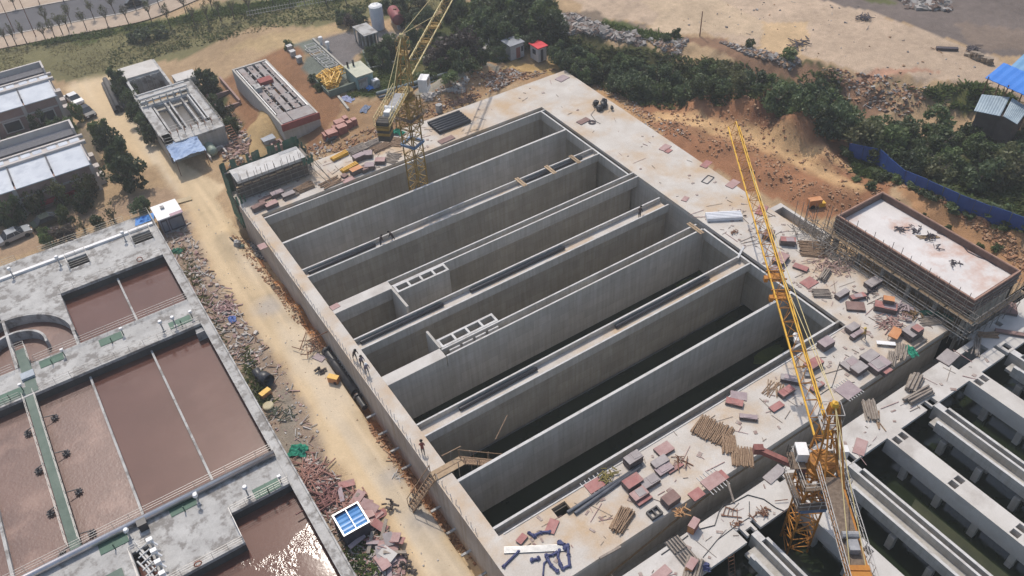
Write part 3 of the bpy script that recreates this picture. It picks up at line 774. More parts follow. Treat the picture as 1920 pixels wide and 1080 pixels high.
# railings : every run is a thing with rails and posts
me_post = MB().bar((0, 0, 0), (0, 0, 1.05), .022, 4).mesh('post', RAILM)
def railing(p, q, label, rails=(1.05, .7, .38), step=1.6, m=RAILM, group=None, h=None):
    p = Vector(p); q = Vector(q); c = (p + q) / 2; L = (q - p).length
    t = thing('railing', label, 'railing', c, group=group)
    for z in rails: MB().bar(p - c + Vector((0, 0, z)), q - c + Vector((0, 0, z)), .022, 4).build('rail', m, t, local=True)
    n = max(1, round(L / step))
    for i in range(n + 1): place('post', me_post, t, p.lerp(q, i / n) - c)
    return t
YR = mat('cream_rail', (.46, .43, .34), (.52, .49, .40), 2, .5, fine=.05)
railing((-40, 107.6, ZP), (-10.4, 107.6, ZP), 'cream railing at the far edge of the plant deck, left of the gap', m=YR)
railing((-7.5, 107.6, ZP), (3.6, 107.6, ZP), 'cream railing at the far edge of the plant deck, between the two gaps', m=YR)
railing((4.6, 107.6, ZP), (6.9, 107.6, ZP), 'short cream railing at the far corner of the plant deck', m=YR)
railing((6.9, 104.9, ZP), (6.9, 107.6, ZP), 'short railing on the corner beside the white site cabin', m=YR)
for (x0, x1, d) in ((-17.2, -14.6, 'leftmost'), (-4.85, -2.4, 'middle'), (3.45, 5.95, 'rightmost')):
    railing((x0, 101.65, ZP), (x1, 101.65, ZP), 'railing on the near side of the %s opening in the far plant deck' % d)
    railing((x0, 104.1, ZP), (x1, 104.1, ZP), 'railing on the far side of the %s opening in the far plant deck' % d)
    railing((x1 + .05, 101.7, ZP), (x1 + .05, 104.0, ZP), 'railing at the right end of the %s opening in the far plant deck' % d)
    railing((x0 - .05, 101.7, ZP), (x0 - .05, 104.0, ZP), 'railing at the left end of the %s opening in the far plant deck' % d)
railing((-6.9, 97.5, ZP), (5.9, 97.5, ZP), 'railing along the far edge of the upper right brown basin')
railing((-11.9, 86.8, ZP), (5.9, 86.8, ZP), 'railing along the near edge of the upper brown basins')
railing((-40, 86.8, ZP), (-14.2, 86.8, ZP), 'railing left of the green walkway at the upper basin edge')
railing((-12.3, 81.75, ZP), (5.9, 81.75, ZP), 'bright railing along the far edge of the lower brown basins')
railing((-40, 81.75, ZP), (-14.3, 81.75, ZP), 'railing at the lower basin edge left of the green walkway')
railing((-14.0, 59.2, ZP), (-14.0, 81.5, ZP), 'left handrail of the long green walkway over the brown water')
railing((-12.9, 59.2, ZP), (-12.9, 81.5, ZP), 'right handrail of the long green walkway over the brown water')
railing((-13.65, 86.9, ZP), (-13.65, 90.0, ZP), 'left handrail at the far stub of the green walkway')
railing((-12.4, 86.9, ZP), (-12.4, 90.0, ZP), 'right handrail at the far stub of the green walkway')
railing((-13.6, 90.0, ZP), (-12.45, 90.0, ZP), 'end rail of the green walkway stub')
railing((-40, 58.95, ZP), (5.9, 58.95, ZP), 'railing along the near edge of the lower brown basins above the steel pipe')
railing((0, 54.15, ZP), (5.9, 54.15, ZP), 'railing on the far edge of the churning basin')
railing((-.1, 50.4, ZP), (-.1, 54.1, ZP), 'railing on the right side of the near platform')
railing((-7.5, 50.4, ZP), (-.1, 50.4, ZP), 'railing along the near edge of the platform with the white posts')
railing((-9.2, 55.4, ZP), (-7.75, 55.4, ZP), 'short railing at the far edge of the small pipe basin')
railing((-9.3, 44, ZP), (-9.3, 55.3, ZP), 'railing on the left edge of the small pipe basin')
# lifebuoys hung on the railings
ring_m = mat('faded_orange', (.42, .13, .08), (.5, .2, .12), 2, .6)
for (x, y, d) in ((3.1, 97.45, 'upper basin'), (-4.4, 50.35, 'near platform')):
    k = MB(); n = 18
    for i in range(n):
        a0 = 2 * PI * i / n; a1 = 2 * PI * (i + 1) / n
        k.bar((x + .33 * math.cos(a0), y - .08, ZP + .62 + .33 * math.sin(a0)), (x + .33 * math.cos(a1), y - .08, ZP + .62 + .33 * math.sin(a1)), .06, 6)
    tag(k.build('lifebuoy', ring_m), 'red lifebuoy hanging on the railing of the ' + d, 'lifebuoy')
# big steel pipe along the near edge of the lower basins
pipe('steel_pipe', (-42, 58.15, ZP + .42), (6.0, 58.15, ZP + .42), .34, 'long shiny steel pipe along the edge of the near plant deck', m=mat('shiny_steel', (.50, .47, .47), (.58, .55, .55), 1, .28, metal=.85, fine=.08), n=20)
# sluice covers and valve posts
me_cov = MB().box(-1.3, 1.3, -.62, .62, 0, .06).box(-.04, .04, -.62, .62, .06, .10).mesh('cover_plate', GREENP)
me_leg = MB().bar((0, 0, 0), (0, 0, .9), .06, 6).mesh('stem', GREENP)
me_hd = MB().box(-.17, .17, -.13, .13, .9, 1.2).mesh('head', WHITEP)
for (px_, py_, d) in ((208, 636, 'beside the middle dividing wall'), (97, 676, 'right of the green walkway'), (338, 604, 'nearest the right end of the middle deck'), (343, 949, 'on the near deck right of the dark bin'), (213, 1019, 'on the near deck left of the dark bin'), (500, 916, 'at the right end of the near deck'), (18, 742, 'at the left edge of the picture')):
    w_ = W(px_, py_, ZP)
    t = thing('sluice_cover', 'green steel sluice cover ' + d, 'cover', (w_.x, w_.y, ZP), group='sluice covers')
    place('cover_plate', me_cov, t)
    for (x, y) in ((0, -.75), (1.45, -.2)): place('stem', me_leg, t, (x, y, 0))
    place('head', me_hd, t, (1.45, -.2, 0))
me_p = MB().bar((0, 0, 0), (0, 0, 1.3), .08, 8).box(-.2, .2, -.2, .2, 0, .12).mesh('pillar', mat('valve_grey', (.3, .3, .3), (.4, .4, .4), 2, .6))
me_c = MB().lathe((0, 0, 1.3), [(0, 0), (.22, 0), (.26, .12), (.2, .34), (0, .36)], 10).mesh('actuator', WHITEP)
for (px_, py_, d) in ((236, 452, 'near the rightmost deck opening'), (114, 498, 'left of the middle deck opening'), (26, 520, 'by the left deck opening'), (307, 620, 'white headed, on the middle deck'), (330, 612, 'dark, on the middle deck'), (466, 930, 'beside the churning basin'), (246, 1010, 'left of the small pipe basin'), (374, 945, 'between the steel pipe and the churning basin')):
    w_ = W(px_, py_, ZP)
    t = thing('valve_post', 'valve post ' + d, 'valve', (w_.x, w_.y, ZP), group='valve posts')
    place('pillar', me_p, t); place('actuator', me_c, t)
# aerators hanging from the walkway sides
AER = mat('aerator_grey', (.06, .055, .055), (.13, .12, .12), 3, .6)
k = MB()
for i in range(7):
    a = i * 2 * PI / 7; k.bar((0, 0, .1), (.5 * math.cos(a), .5 * math.sin(a), .15), .12, 5)
k.bar((0, 0, -.8), (0, 0, .55), .16, 8); me_a = k.mesh('rotor', AER)
me_ar = MB().bar((-.9, 0, .75), (.1, 0, .45), .06, 4).mesh('arm', AER)
i = 0
for (x, ys, s) in ((-12.0, (60.7, 66.4, 72.2, 78.0), 1), (-14.9, (59.9, 65.4, 71.5, 77.4), -1), (-11.5, (87.6,), 1), (-14.5, (86.9 + .5,), -1)):
    for j, y in enumerate(ys):
        n_ = ('nearest', 'second nearest', 'third nearest', 'farthest')[j] if len(ys) > 1 else 'single'
        t = thing('aerator', '%s dark surface aerator on the %s side of the green walkway%s' % (n_, 'right' if s > 0 else 'left', '' if len(ys) > 1 else ' stub'), 'aerator', (x, y, ZW + .15), 0 if s > 0 else PI, 'aerators along the green walkway')
        place('rotor', me_a, t).scale = (.8, .8, .8); place('arm', me_ar, t)
# white pipes and motors standing in the small basin
PIPEW = mat('pale_pipe', (.45, .44, .42), (.55, .54, .52), 1.5, .5, fine=.1)
t = thing('pipe_rack', 'rack of pale pipes and white motors standing in the small pipe basin', 'pipework', (-7.6, 53, ZP))
rr = random.Random(5)
for i in range(7):
    y = 55 - i * .75
    k = MB(); k.bar((-8.9 + rr.uniform(-.1, .5), y + 1.2, ZP + .3), (-8.1 + rr.uniform(-.3, .3), y - 1.4, ZP + .1), .09, 6); k.build('pipe', PIPEW, t)
    k = MB(); k.bar((-8.8, y, ZP + .25), (-7.6, y + .25, ZP + .45), .08, 6); k.build('pipe', PIPEW, t)
for i in range(5):
    y = 55.0 - i * 1.35
    k = MB(); k.bar((-7.35, y, ZP), (-7.35, y, ZP + .75), .12, 8); k.build('stand', PIPEW, t)
    k = MB(); k.obox((-7.35, y, ZP + .95), .55, .42, .42); k.bar((-7.35, y, ZP + .95), (-6.9, y - .6, ZP + .5), .1, 6); k.build('motor', WHITEP, t)
w_ = W(271, 990, ZP)
t = thing('bin', 'black bin standing on the near plant deck beside the steel pipe', 'bin', (w_.x, w_.y, ZP))
MB().obox((0, 0, .45), .8, .7, .9).build('body', BLACK, t, local=True); MB().obox((0, .05, .95), .86, .8, .1).build('lid', BLACK, t, local=True)
w_ = W(372, 610, ZW)
k = MB(); k.box(5.0, 5.9, 80.4, 81.6, ZW - .2, ZP - .5).box(4.9, 5.95, 80.3, 80.45, ZW, ZP - .1); tag(k.build('inlet_box', OLDC), 'small grey inlet box at the far right corner of the lower brown basin', 'inlet box')
BLUE_T = mat('blue_tarpaulin', (.05, .19, .50), (.08, .26, .60), 1.5, .6, fine=.15)
w_ = W(272, 412, ZP)
k = MB(); n = 10
for i in range(n):
    for j in range(n):
        k.v.append((w_.x + (i / (n - 1) - .5) * 2.6 + .5 * (j / n - .5), w_.y + (j / (n - 1) - .5) * 1.6, ZP + .08 + .35 * random.random() * (1 if 2 < i < 7 and 1 < j < 8 else .2)))
k.f = [(i * n + j, i * n + n + j, i * n + n + j + 1, i * n + j + 1) for i in range(n - 1) for j in range(n - 1)]
tag(k.build('tarpaulin', BLUE_T), 'crumpled bright blue tarpaulin at the far corner of the plant deck', 'tarpaulin')
# ------------------------------------------------------------------ tower cranes
YEL = mat('crane_yellow', (.60, .33, .03), (.68, .40, .045), .8, .5, fine=.15)
ORA = mat('crane_orange', (.36, .135, .018), (.50, .22, .028), .9, .6, c3=(.16, .065, .02), s3=.9, fine=.2)
OLY = mat('faded_yellow', (.26, .155, .035), (.38, .25, .07), .7, .65, c3=(.14, .085, .03), s3=.6, fine=.2)
OLT = mat('pale_yellow', (.55, .44, .20), (.6, .5, .26), 1, .6, fine=.1)
CABW = mat('cab_white', (.68, .67, .66), (.76, .75, .74), 1, .5, fine=.06)
GLASS = mat('dark_glass', (.03, .035, .045), (.05, .06, .07), 1, .12, fine=0)
GRATE = mat('rusty_grating', (.12, .085, .06), (.20, .15, .11), 3, .8, fine=.3)
GREYS = mat('grey_grating', (.22, .22, .23), (.33, .33, .34), 2, .6, fine=.2)
DKOR = mat('rust_red', (.17, .06, .05), (.26, .10, .085), 1.5, .7, fine=.2)
BLUEB = mat('blue_collar', (.09, .15, .25), (.13, .20, .31), 1.5, .6, fine=.2)
STRIPE = mat('ballast_black', (.045, .04, .035), (.08, .07, .06), 2, .8)
def lattice(k, p, q, hw, up=(0, 0, 1), bay=1.6, rc=.07, rb=.04, hh=None, tri=False):
    p = Vector(p); q = Vector(q); d = (q - p); L = d.length; a = d.normalized()
    u = a.cross(Vector(up)).normalized(); w = u.cross(a).normalized(); hh = hh or hw
    if tri: cor = [u * hw, -u * hw, w * (2 * hh)]
    else: cor = [u * hw + w * hh, -u * hw + w * hh, -u * hw - w * hh, u * hw - w * hh]
    for c in cor: k.bar(p + c, q + c, rc, 4, caps=False)
    n = max(1, round(L / bay))
    for i in range(n):
        s0 = p + a * (L * i / n); s1 = p + a * (L * (i + 1) / n)
        for j in range(len(cor)):
            c0 = cor[j]; c1 = cor[(j + 1) % len(cor)]
            if not (tri and j == 0 and False): k.bar(s0 + c0, s0 + c1, rb, 4, caps=False)
            if i % 2: k.bar(s0 + c0, s1 + c1, rb, 4, caps=False)
            else: k.bar(s0 + c1, s1 + c0, rb, 4, caps=False)
    return k
def crane(lbl, xy, z0, zs, az, lj, lc, zapex, main, jibm, near):
    t = thing('tower_crane', lbl, 'crane', (xy[0], xy[1], z0))
    d = Vector((math.cos(az), math.sin(az), 0)); s = Vector((-d.y, d.x, 0)); O = Vector((xy[0], xy[1], 0)); Zv = Vector((0, 0, 1))
    mt = .92
    mu = (math.cos(az + .1), math.sin(az + .1), 0) if near else (math.cos(az - .35), math.sin(az - .35), 0)
    k = MB(); lattice(k, O + Zv * z0, O + Zv * (zs - .6), mt, mu, 1.35, .10, .055); k.build('mast', main, t)
    # climbing frame with its platforms
    zf0, zf1 = (zs - 4.3, zs - .8) if near else (zs - 4.6, zs - .4)
    k = MB(); lattice(k, O + Zv * zf0, O + Zv * zf1, mt + .32, mu, 1.1, .09, .05); k.build('climbing_frame', main, t)
    U = Vector(mu); V = Vector((-U.y, U.x, 0))
    for zz in ((zf0 + .5, zf1 - .2) if near else (zf0 + 1.8,)):
        k = MB(); ro, ri = mt + .95, mt + .36
        k.v = [tuple(O + U * (a * r_) + V * (b_ * r_) + Zv * h_) for h_ in (zz, zz + .06) for r_ in (ro, ri) for (a, b_) in ((1, 1), (-1, 1), (-1, -1), (1, -1))]
        for i in range(4):
            j = (i + 1) % 4
            k.f += [(i, 4 + i, 4 + j, j), (8 + i, 8 + j, 12 + j, 12 + i), (i, j, 8 + j, 8 + i), (4 + i, 12 + i, 12 + j, 4 + j)]
        pf = k.build('platform', GRATE, t)
        k = MB()
        for h_ in (.55, 1.05):
            for (a, b_), (c, e) in (((1, 1), (-1, 1)), ((-1, 1), (-1, -1)), ((-1, -1), (1, -1)), ((1, -1), (1, 1))):
                k.bar(O + U * (a * ro) + V * (b_ * ro) + Zv * (zz + h_), O + U * (c * ro) + V * (e * ro) + Zv * (zz + h_), .03, 4)
        for i in range(5):
            f = -1 + i * .5
            for q in ((f, 1), (f, -1), (1, f), (-1, f)): k.bar(O + U * (q[0] * ro) + V * (q[1] * ro) + Zv * zz, O + U * (q[0] * ro) + V * (q[1] * ro) + Zv * (zz + 1.05), .028, 4)
        k.build('handrail', RAILM if near else main, t)
    zc = zf0 - .9 if near else zf0 - 2.6
    k = MB(); r_ = mt + .16
    cs = [O + U * (a * r_) + V * (b_ * r_) for (a, b_) in ((1, 1), (-1, 1), (-1, -1), (1, -1))]
    for a, b_ in zip(cs, cs[1:] + cs[:1]): k.bar(a + Zv * zc, b_ + Zv * zc, .2, 4)
    k.build('blue_collar', BLUEB, t)
    # slewing ring, tower head
    k = MB(); k.lathe(O + Zv * (zs - .6), [(0, 0), (1.2, 0), (1.2, .35), (.9, .4), (.9, .9), (1.05, .95), (1.05, 1.2), (0, 1.2)], 18); k.build('slewing_ring', main, t)
    ap = O + d * (1.0 if near else 1.4) + Zv * zapex
    k = MB(); zj = zs + 2.0
    base = [O + d * a + s * b_ + Zv * (zs + .7) for (a, b_) in ((1.0, .85), (-1.0, .85), (-1.0, -.85), (1.0, -.85))]
    topc = [ap + d * a + s * b_ for (a, b_) in ((.25, .25), (-.25, .25), (-.25, -.25), (.25, -.25))]
    for i in range(4):
        k.bar(base[i], topc[i], .11, 4)
        for j in range(4):
            f0 = j / 4; f1 = (j + 1) / 4; i2 = (i + 1) % 4
            k.bar(base[i].lerp(topc[i], f1), base[i2].lerp(topc[i2], f1), .05, 4); k.bar(base[i].lerp(topc[i], f0), base[i2].lerp(topc[i2], f1), .05, 4)
    k.build('tower_head', main, t)
    if near:
        k = MB()
        for b_ in (-.35, .35): k.bar(ap + s * b_, O - d * 3.2 + s * (b_ * 2.2) + Zv * (zs + 1.2), .09, 4)
        k.build('back_leg', main, t)
    k = MB(); w_ = .7
    for zz in (-1.4, -.4): 
        c4 = [ap + d * a * w_ + s * b_ * w_ + Zv * zz for (a, b_) in ((1, 1), (-1, 1), (-1, -1), (1, -1))]
        for a, b_ in zip(c4, c4[1:] + c4[:1]): k.bar(a, b_, .035, 4)
    for (a, b_) in ((1, 1), (-1, 1), (-1, -1), (1, -1)): k.bar(ap + d * a * w_ + s * b_ * w_ + Zv * -2.2, ap + d * a * w_ + s * b_ * w_ + Zv * -.4, .035, 4)
    k.obox(ap + Zv * -2.2, 1.4, 1.4, .06, az); k.build('head_platform', RAILM if near else main, t)
    k = MB(); k.blob(ap, .35, .35, .45, 3, 8, .1); k.build('head_sheave', jibm, t)
    # jib
    j0 = O + d * 1.3 + Zv * zj; j1 = O + d * lj + Zv * (zj + .35)
    k = MB(); hh = .62
    u = s
    n = round(lj / 1.9)
    for c in (u * .66, -u * .66): k.bar(j0 + c, j1 + c, .10, 4)
    k.build('jib_chord', jibm, t)
    k = MB(); top = Zv * (2 * hh)
    k.bar(j0 + d * 1.2 + top, j1 - d * .8 + top, .075, 4); k.bar(j0, j0 + d * 1.2 + top, .07, 4); k.bar(j1, j1 - d * .8 + top, .06, 4)
    k.build('jib_chord', YEL if near else OLT, t)
    k = MB()
    for i in range(n):
        a = j0.lerp(j1, i / n); b_ = j0.lerp(j1, (i + 1) / n); m_ = (a + b_) / 2 + top
        for c in (u * .66, -u * .66):
            k.bar(a + c, m_, .035, 4, caps=False); k.bar(m_, b_ + c, .035, 4, caps=False)
        k.bar(a + u * .66, a - u * .66, .035, 4, caps=False); k.bar(a + u * (.66 if i % 2 else -.66), b_ - u * (.66 if i % 2 else -.66), .03, 4, caps=False)
    k.build('jib_lacing', main if near else OLY, t)
    for f in ((.42, .36) if near else (.30, .2)):   # trolley and a maintenance basket
        c = j0.lerp(j1, f); k = MB(); k.obox(c - Zv * .2, 1.1, 1.5, .16, az); k.obox(c - Zv * .5 + s * .95, .5, .35, .5, az)
        for e in (-.6, .6): k.bar(c + d * e + s * .9, c + d * e - s * .9, .1, 6)
        k.build('trolley', main, t)
    if near:
        for f in (.22, .13): 
            c = j0.lerp(j1, f) + Zv * .5; k = MB(); k.obox(c, .45, .5, .4, az); k.blob(c + d * .6, .32, .26, .24, int(f * 100), 8, .2); k.build('winch', CABW if f > .2 else GREYS, t)
    # pendant lines
    for f, b_ in ((.40, 0), (.78, 0)) if near else ((.30, 0), (.80, 0)):
        MB().bar(ap + Zv * .2, j0.lerp(j1, f) + top, .035, 4).build('pendant', OLT, t)
    # counter-jib
    c0 = O - d * .9 + Zv * (zs + 1.1); c1 = O - d * lc + Zv * (zs + 1.1)
    k = MB()
    for e in (-.75, .75): k.bar(c0 + s * e, c1 + s * e, .13, 4)
    for i in range(8): k.bar(c0.lerp(c1, i / 7) + s * .75, c0.lerp(c1, i / 7) - s * .75, .06, 4)
    for i in range(7): k.bar(c0.lerp(c1, i / 7) + s * .75, c0.lerp(c1, (i + 1) / 7) - s * .75, .05, 4)
    k.build('counter_jib', ORA if near else OLY, t)
    k = MB(); mid = c0.lerp(c1, .55); k.obox(mid + Zv * .16, (c1 - c0).length * .85, 1.3, .05, az); k.build('walkway', GRATE if near else GREYS, t)
    for e in (-1, 1):
        k = MB(); a0 = c0.lerp(c1, .05) + s * (.95 * e); a1 = c0.lerp(c1, 1.0) + s * (.95 * e)
        for h_ in (.15, .65, 1.15): k.bar(a0 + Zv * h_, a1 + Zv * h_, .035, 4)
        for i in range(11): k.bar(a0.lerp(a1, i / 10), a0.lerp(a1, i / 10) + Zv * 1.15, .03, 4)
        for i in range(10): k.bar(a0.lerp(a1, i / 10) + Zv * .15, a0.lerp(a1, (i + 1) / 10) + Zv * 1.15, .022, 4)
        k.build('handrail', RAILM if near else OLT, t)
    for e in (-.6, .6): MB().bar(ap + Zv * .1, c1 + s * e + d * .8, .04, 4).build('tie_bar', OLT, t)
    k = MB(); wz = -1.5 if near else -2.1
    for i in range(3): k.obox(c1 + d * (.25 + i * .5) + Zv * (wz / 2 + .3), .42, 1.5, abs(wz) + .5, az)
    k.build('counterweight', MATS['crane_orange'] if near else STRIPE, t)
    if not near:
        for e in (-.35, .4): MB().obox(c1 + d * .75 + Zv * (wz / 2 + .3 + e), 1.5, 1.54, .35, az, 0, .0).build('warning_stripe', OLY, t)
    k = MB(); e = c0.lerp(c1, .72); k.obox(e + Zv * .5, .9, .75, .6, az); k.bar(e + s * .6 + d * .9 + Zv * .6, e - s * .6 + d * .9 + Zv * .6, .28, 10); k.build('hoist_winch', GREYS if near else CABW, t)
    # operator's cab
    cb = (O + d * .9 + s * 1.5 + Zv * (zs + .1)) if near else (O + d * 1.6 - s * 2.1 + Zv * (zs + .8))
    cs_ = .68 if near else .85
    k = MB(); k.obox(cb, 1.9 * cs_, 1.35 * cs_, 2.1 * cs_, az); k.build('cab', CABW, t)
    k = MB(); k.obox(cb + d * (.97 * cs_) + Zv * .2, .04, 1.15 * cs_, 1.2 * cs_, az); k.obox(cb + s * (.69 * cs_) + Zv * .25, 1.3 * cs_, .04, .95 * cs_, az); k.obox(cb - s * (.69 * cs_) + Zv * .25, 1.3 * cs_, .04, .95 * cs_, az); k.build('window', GLASS, t)
    if near:
        k = MB(); a = O + s * 1.1 - d * .2 + Zv * (zs - .7); b_ = O + s * 4.6 + d * 2.0 + Zv * (zs - .8)
        k.bar(a, b_, .33, 4); k.obox(b_, .6, .8, .7, az); k.build('winch_beam', DKOR, t)
        k = MB(); c = O + d * .6 - s * 1.7 + Zv * (zs + .7); k.obox(c, .7, .7, 1.1, az); k.build('electric_cabinet', CABW, t)
        k = MB(); c = O + d * .4 + s * 1.9 + Zv * (zs - .15); k.obox(c, 1.7, 1.3, .06, az); k.build('cab_platform', GRATE, t); k = MB()
        for a in (-1.2, 1.2):
            for h_ in (.5, 1.0): k.bar(c + s * .65 + d * -.85 + Zv * h_, c + s * .65 + d * .85 + Zv * h_, .025, 4)
            for i in range(4): k.bar(c + s * .65 + d * (-.85 + i * .56), c + s * .65 + d * (-.85 + i * .56) + Zv * 1, .025, 4)
        k.build('handrail', RAILM, t)
    return t
crane('near bright yellow tower crane with orange mast rising from the dark basin at lower right', (41.7, 21.7), -5.9, 8.0, math.atan2(60.5 - 21.7, 69.4 - 41.7), 47.6, 11.4, 14.2, ORA, YEL, True)
crane('far faded brownish yellow tower crane with white cab standing inside the far channel', (39.6, 88.6), -7.3, 12.4, R_(46), 48.0, 9.6, 19.6, OLY, OLT, False)
# ------------------------------------------------------------------ buildings
BRICKW = mat('brick_wall', (.30, .20, .175), (.36, .25, .22), 1.2, .9, .1, fine=.15)
PILA = mat('pale_render', (.47, .43, .40), (.54, .50, .47), .8, .9, fine=.1)
ROOFW = mat('white_roof', (.47, .50, .545), (.56, .59, .63), .3, .7, c3=(.40, .43, .48), s3=.5, fine=.06)
ROOFD = mat('dark_louvre', (.05, .052, .065), (.085, .085, .10), 3, .6, fine=.3)
FRAME = mat('window_frame', (.50, .47, .44), (.58, .55, .52), 1, .7)
FRED = mat('red_banner', (.30, .03, .035), (.36, .05, .05), 1, .7)
def hall(lbl, yf, x1, gz, ez, depth, wins, x0=-40):
    t = thing('hall', lbl, 'building', (x1, yf, gz))
    k = MB(); k.box(x0, x1, yf + .12, yf + depth, gz, ez - .15); k.build('wall', BRICKW, t)
    # sloping white roof in separate panels
    me_w = 5.2; n = int((x1 - x0) / me_w)
    yb = yf + depth * .48
    for i in range(n):
        a = x1 - (i + 1) * me_w + .12; b_ = x1 - i * me_w - .12
        k = MB(); k.add([(a, yf - .25, ez), (b_, yf - .25, ez), (b_, yb, ez + .35), (a, yb, ez + .35), (a, yf - .25, ez - .14), (b_, yf - .25, ez - .14), (b_, yb, ez + .2), (a, yb, ez + .2)],
                        [(0, 1, 2, 3), (7, 6, 5, 4), (0, 4, 5, 1), (1, 5, 6, 2), (2, 6, 7, 3), (3, 7, 4, 0)]); k.build('roof_panel', ROOFW, t)
        MB().box(b_ + .02, b_ + .22, yf + 1.2, yb + .3, ez + .12, ez + .5).build('roof_rib', ROOFD, t)
        for j in range(3):
            c = a + .5 + j * 1.6; MB().box(c, c + 1.25, yb + .7, yb + 1.7, ez + .6, ez + .68).build('skylight', ROOFW, t)
    k = MB(); k.box(x0, x1 + .6, yb, yb + .5, ez + .2, ez + .75); k.box(x0, x1 + .6, yb + 1.9, yb + 2.3, ez + .3, ez + .8); k.build('roof_beam', PILA, t)
    k = MB(); k.box(x0, x1, yb + .5, yf + depth - .3, ez - .1, ez + .55); k.build('roof', PILA, t)
    k = MB(); k.box(x0, x1 - .3, yb + 2.5, yb + 4.3, ez + .6, ez + 1.0); k.build('louvre', ROOFD, t)
    k = MB(); k.box(x0, x1, yf + depth - .35, yf + depth, ez - .15, ez + 1.7); k.box(x1 - .3, x1, yf + depth - 3, yf + depth - .35, ez, ez + 1.7); k.box(x1 - .25, x1, yf, yf + depth - 3, ez - .1, ez + .5); k.build('parapet', PILA, t)
    i = 0; x = x1 - .25
    while x > x0:
        MB().box(x - .28, x + .25, yf - .14, yf + .12, gz, ez - .15).build('pilaster', PILA, t); x -= 5.2
    k = MB(); k.box(x0, x1 - .6, yf + .02, yf + .12, ez - 1.9, ez - 1.65); k.build('string_course', PILA, t)
    if wins:
        for i in range(n):
            c = x1 - 2.75 - i * 5.2
            f = MB().box(c - 1.35, c + 1.35, yf - .02, yf + .12, gz + .6, ez - 2.0).build('window', FRAME, t)
            MB().box(c - 1.15, c + 1.15, yf - .05, yf - .02, gz + .8, ez - 2.2).build('pane', GLASS, f)
    for s in (1.2, 3.5, 6.5): 
        MB().box(x1, x1 + .9, yf + s, yf + s + 1.2, gz, gz + 1.4 + s * .1).build('side_box', PILA, t)
    return t
hall('nearer low brick hall with white panelled roof and red banner at the left edge', 119.4, 3.2, -4.4, .15, 11.5, False)
hall('farther low brick hall with a white roof and framed windows at the left edge', 143.7, 3.4, -4.4, .15, 10.5, True)
k = MB(); k.box(-7.0, 0.2, 119.05, 119.2, -3.6, -2.9); tag(k.build('banner', FRED), 'long dark red banner on the front of the nearer brick hall', 'banner')

# block with open filter cells, far left
FILT = thing('filter_block', 'grey open filter block with two water cells and white pipes behind the tarpaulin shed', 'tank', (20, 140, -4.4))
def fb(name, m, *boxes):
    k = MB()
    for b_ in boxes: k.box(*b_)
    return k.build(name, m, FILT)
g0 = -4.3
fb('wall', WALL, (13.6, 22.6, 119.6, 137.0, -5, -2.6), )
fb('walkway', OLDC, (13.5, 15.0, 119.6, 137.1, -1.35, -1.0), (13.5, 22.7, 119.5, 122.6, -1.35, -1.0), (21.6, 22.7, 122.6, 137.1, -1.35, -1.0), (15.0, 21.6, 132.3, 133.4, -1.35, -1.0), (15, 21.6, 135, 137.1, -1.35, -1.0))
fb('wall', WALL, (13.6, 13.9, 119.6, 137, -2.6, -1.35), (22.3, 22.6, 119.6, 137, -2.6, -1.35), (13.9, 22.3, 119.6, 119.9, -2.6, -1.35))
fb('divider', OLDC, (17.05, 17.35, 122.6, 132.3, -2.6, -1.0), (17.75, 18.0, 122.6, 132.3, -2.6, -1.0), (15.2, 15.5, 122.6, 132.3, -2.6, -1.15), (19.7, 20.0, 122.6, 132.3, -2.6, -1.0), (20.7, 21.0, 122.6, 132.3, -2.6, -1.0))
k = MB(); k.box(15, 21.6, 122.5, 132.4, -2.7, -2.05); k.build('cell_water', water('grey_water', (.11, .10, .085), (.14, .125, .11), .2, .1, 1.5), FILT)
for i, (y, z) in enumerate(((133.0, -.2), (133.6, .1), (134.3, -.1), (134.9, .2))):
    MB().bar((13.8, y, z), (21.5, y, z), .17, 8).build('pipe', PIPEW, FILT)
for i in range(7): 
    MB().bar((14.6 + i * 1.1, 132.7, -1), (14.6 + i * 1.1, 132.7, .3), .1, 6).build('pipe_stand', PIPEW, FILT)
    MB().bar((15.0 + i * 1.05, 121.2, -1), (15.0 + i * 1.05, 121.2, .1), .06, 4).bar((15.0 + i * 1.05, 121.2, .1), (15.0 + i * 1.05, 120.2, .0), .05, 4).build('valve_arm', RUST, FILT)
for x in (20.9, 21.4): MB().bar((x, 122.8, -.75), (x, 132, -.75), .14, 8).build('pipe', PIPEW, FILT)
fb('upper_wall', OLDC, (13.8, 14.2, 137, 148, -5, -.6), (19.6, 20.0, 137, 148, -5, -.6), (14.2, 19.6, 143.2, 143.5, -5, -.9)); fb('upper_slab', DECK2, (14.2, 19.6, 143.5, 148, -.9, -.55)); fb('white_slab', DECK2, (20.8, 24.4, 137.9, 140.7, -4.2, -.9))
for i in range(6): MB().box(14.3 + i * .9, 14.42 + i * .9, 142.9, 143.2, -4, -1).build('rib', OLDC, FILT)
for (p, q, d) in (((13.55, 119.6, -1), (13.55, 137, -1), 'left'), ((22.65, 119.6, -1), (22.65, 137, -1), 'right'), ((13.6, 119.55, -1), (22.6, 119.55, -1), 'near'), ((14.8, 122.6, -1), (21.6, 122.6, -1), 'inner near'), ((13.6, 133.4, -1), (22.6, 133.4, -1), 'middle')):
    railing(p, q, 'railing on the %s side of the far filter block' % d, rails=(1.0, .5), step=2.2)
st = thing('stair', 'steel stair at the near right corner of the filter block', 'stair', (23.0, 119, -2.5))
for s in (22.75, 23.55): MB().bar((s, 119.6, -1.1), (s + .3, 115.9, -4.2), .07).build('stringer', RUST, st)
me = MB().box(-.4, .4, -.13, .13, -.03, .03).mesh('tread', RUST)
for i in range(11): place('tread', me, st, Vector((23.15 + .3 * i / 11, 119.4 - i * .33, -1.2 - i * .28)) - st.location)
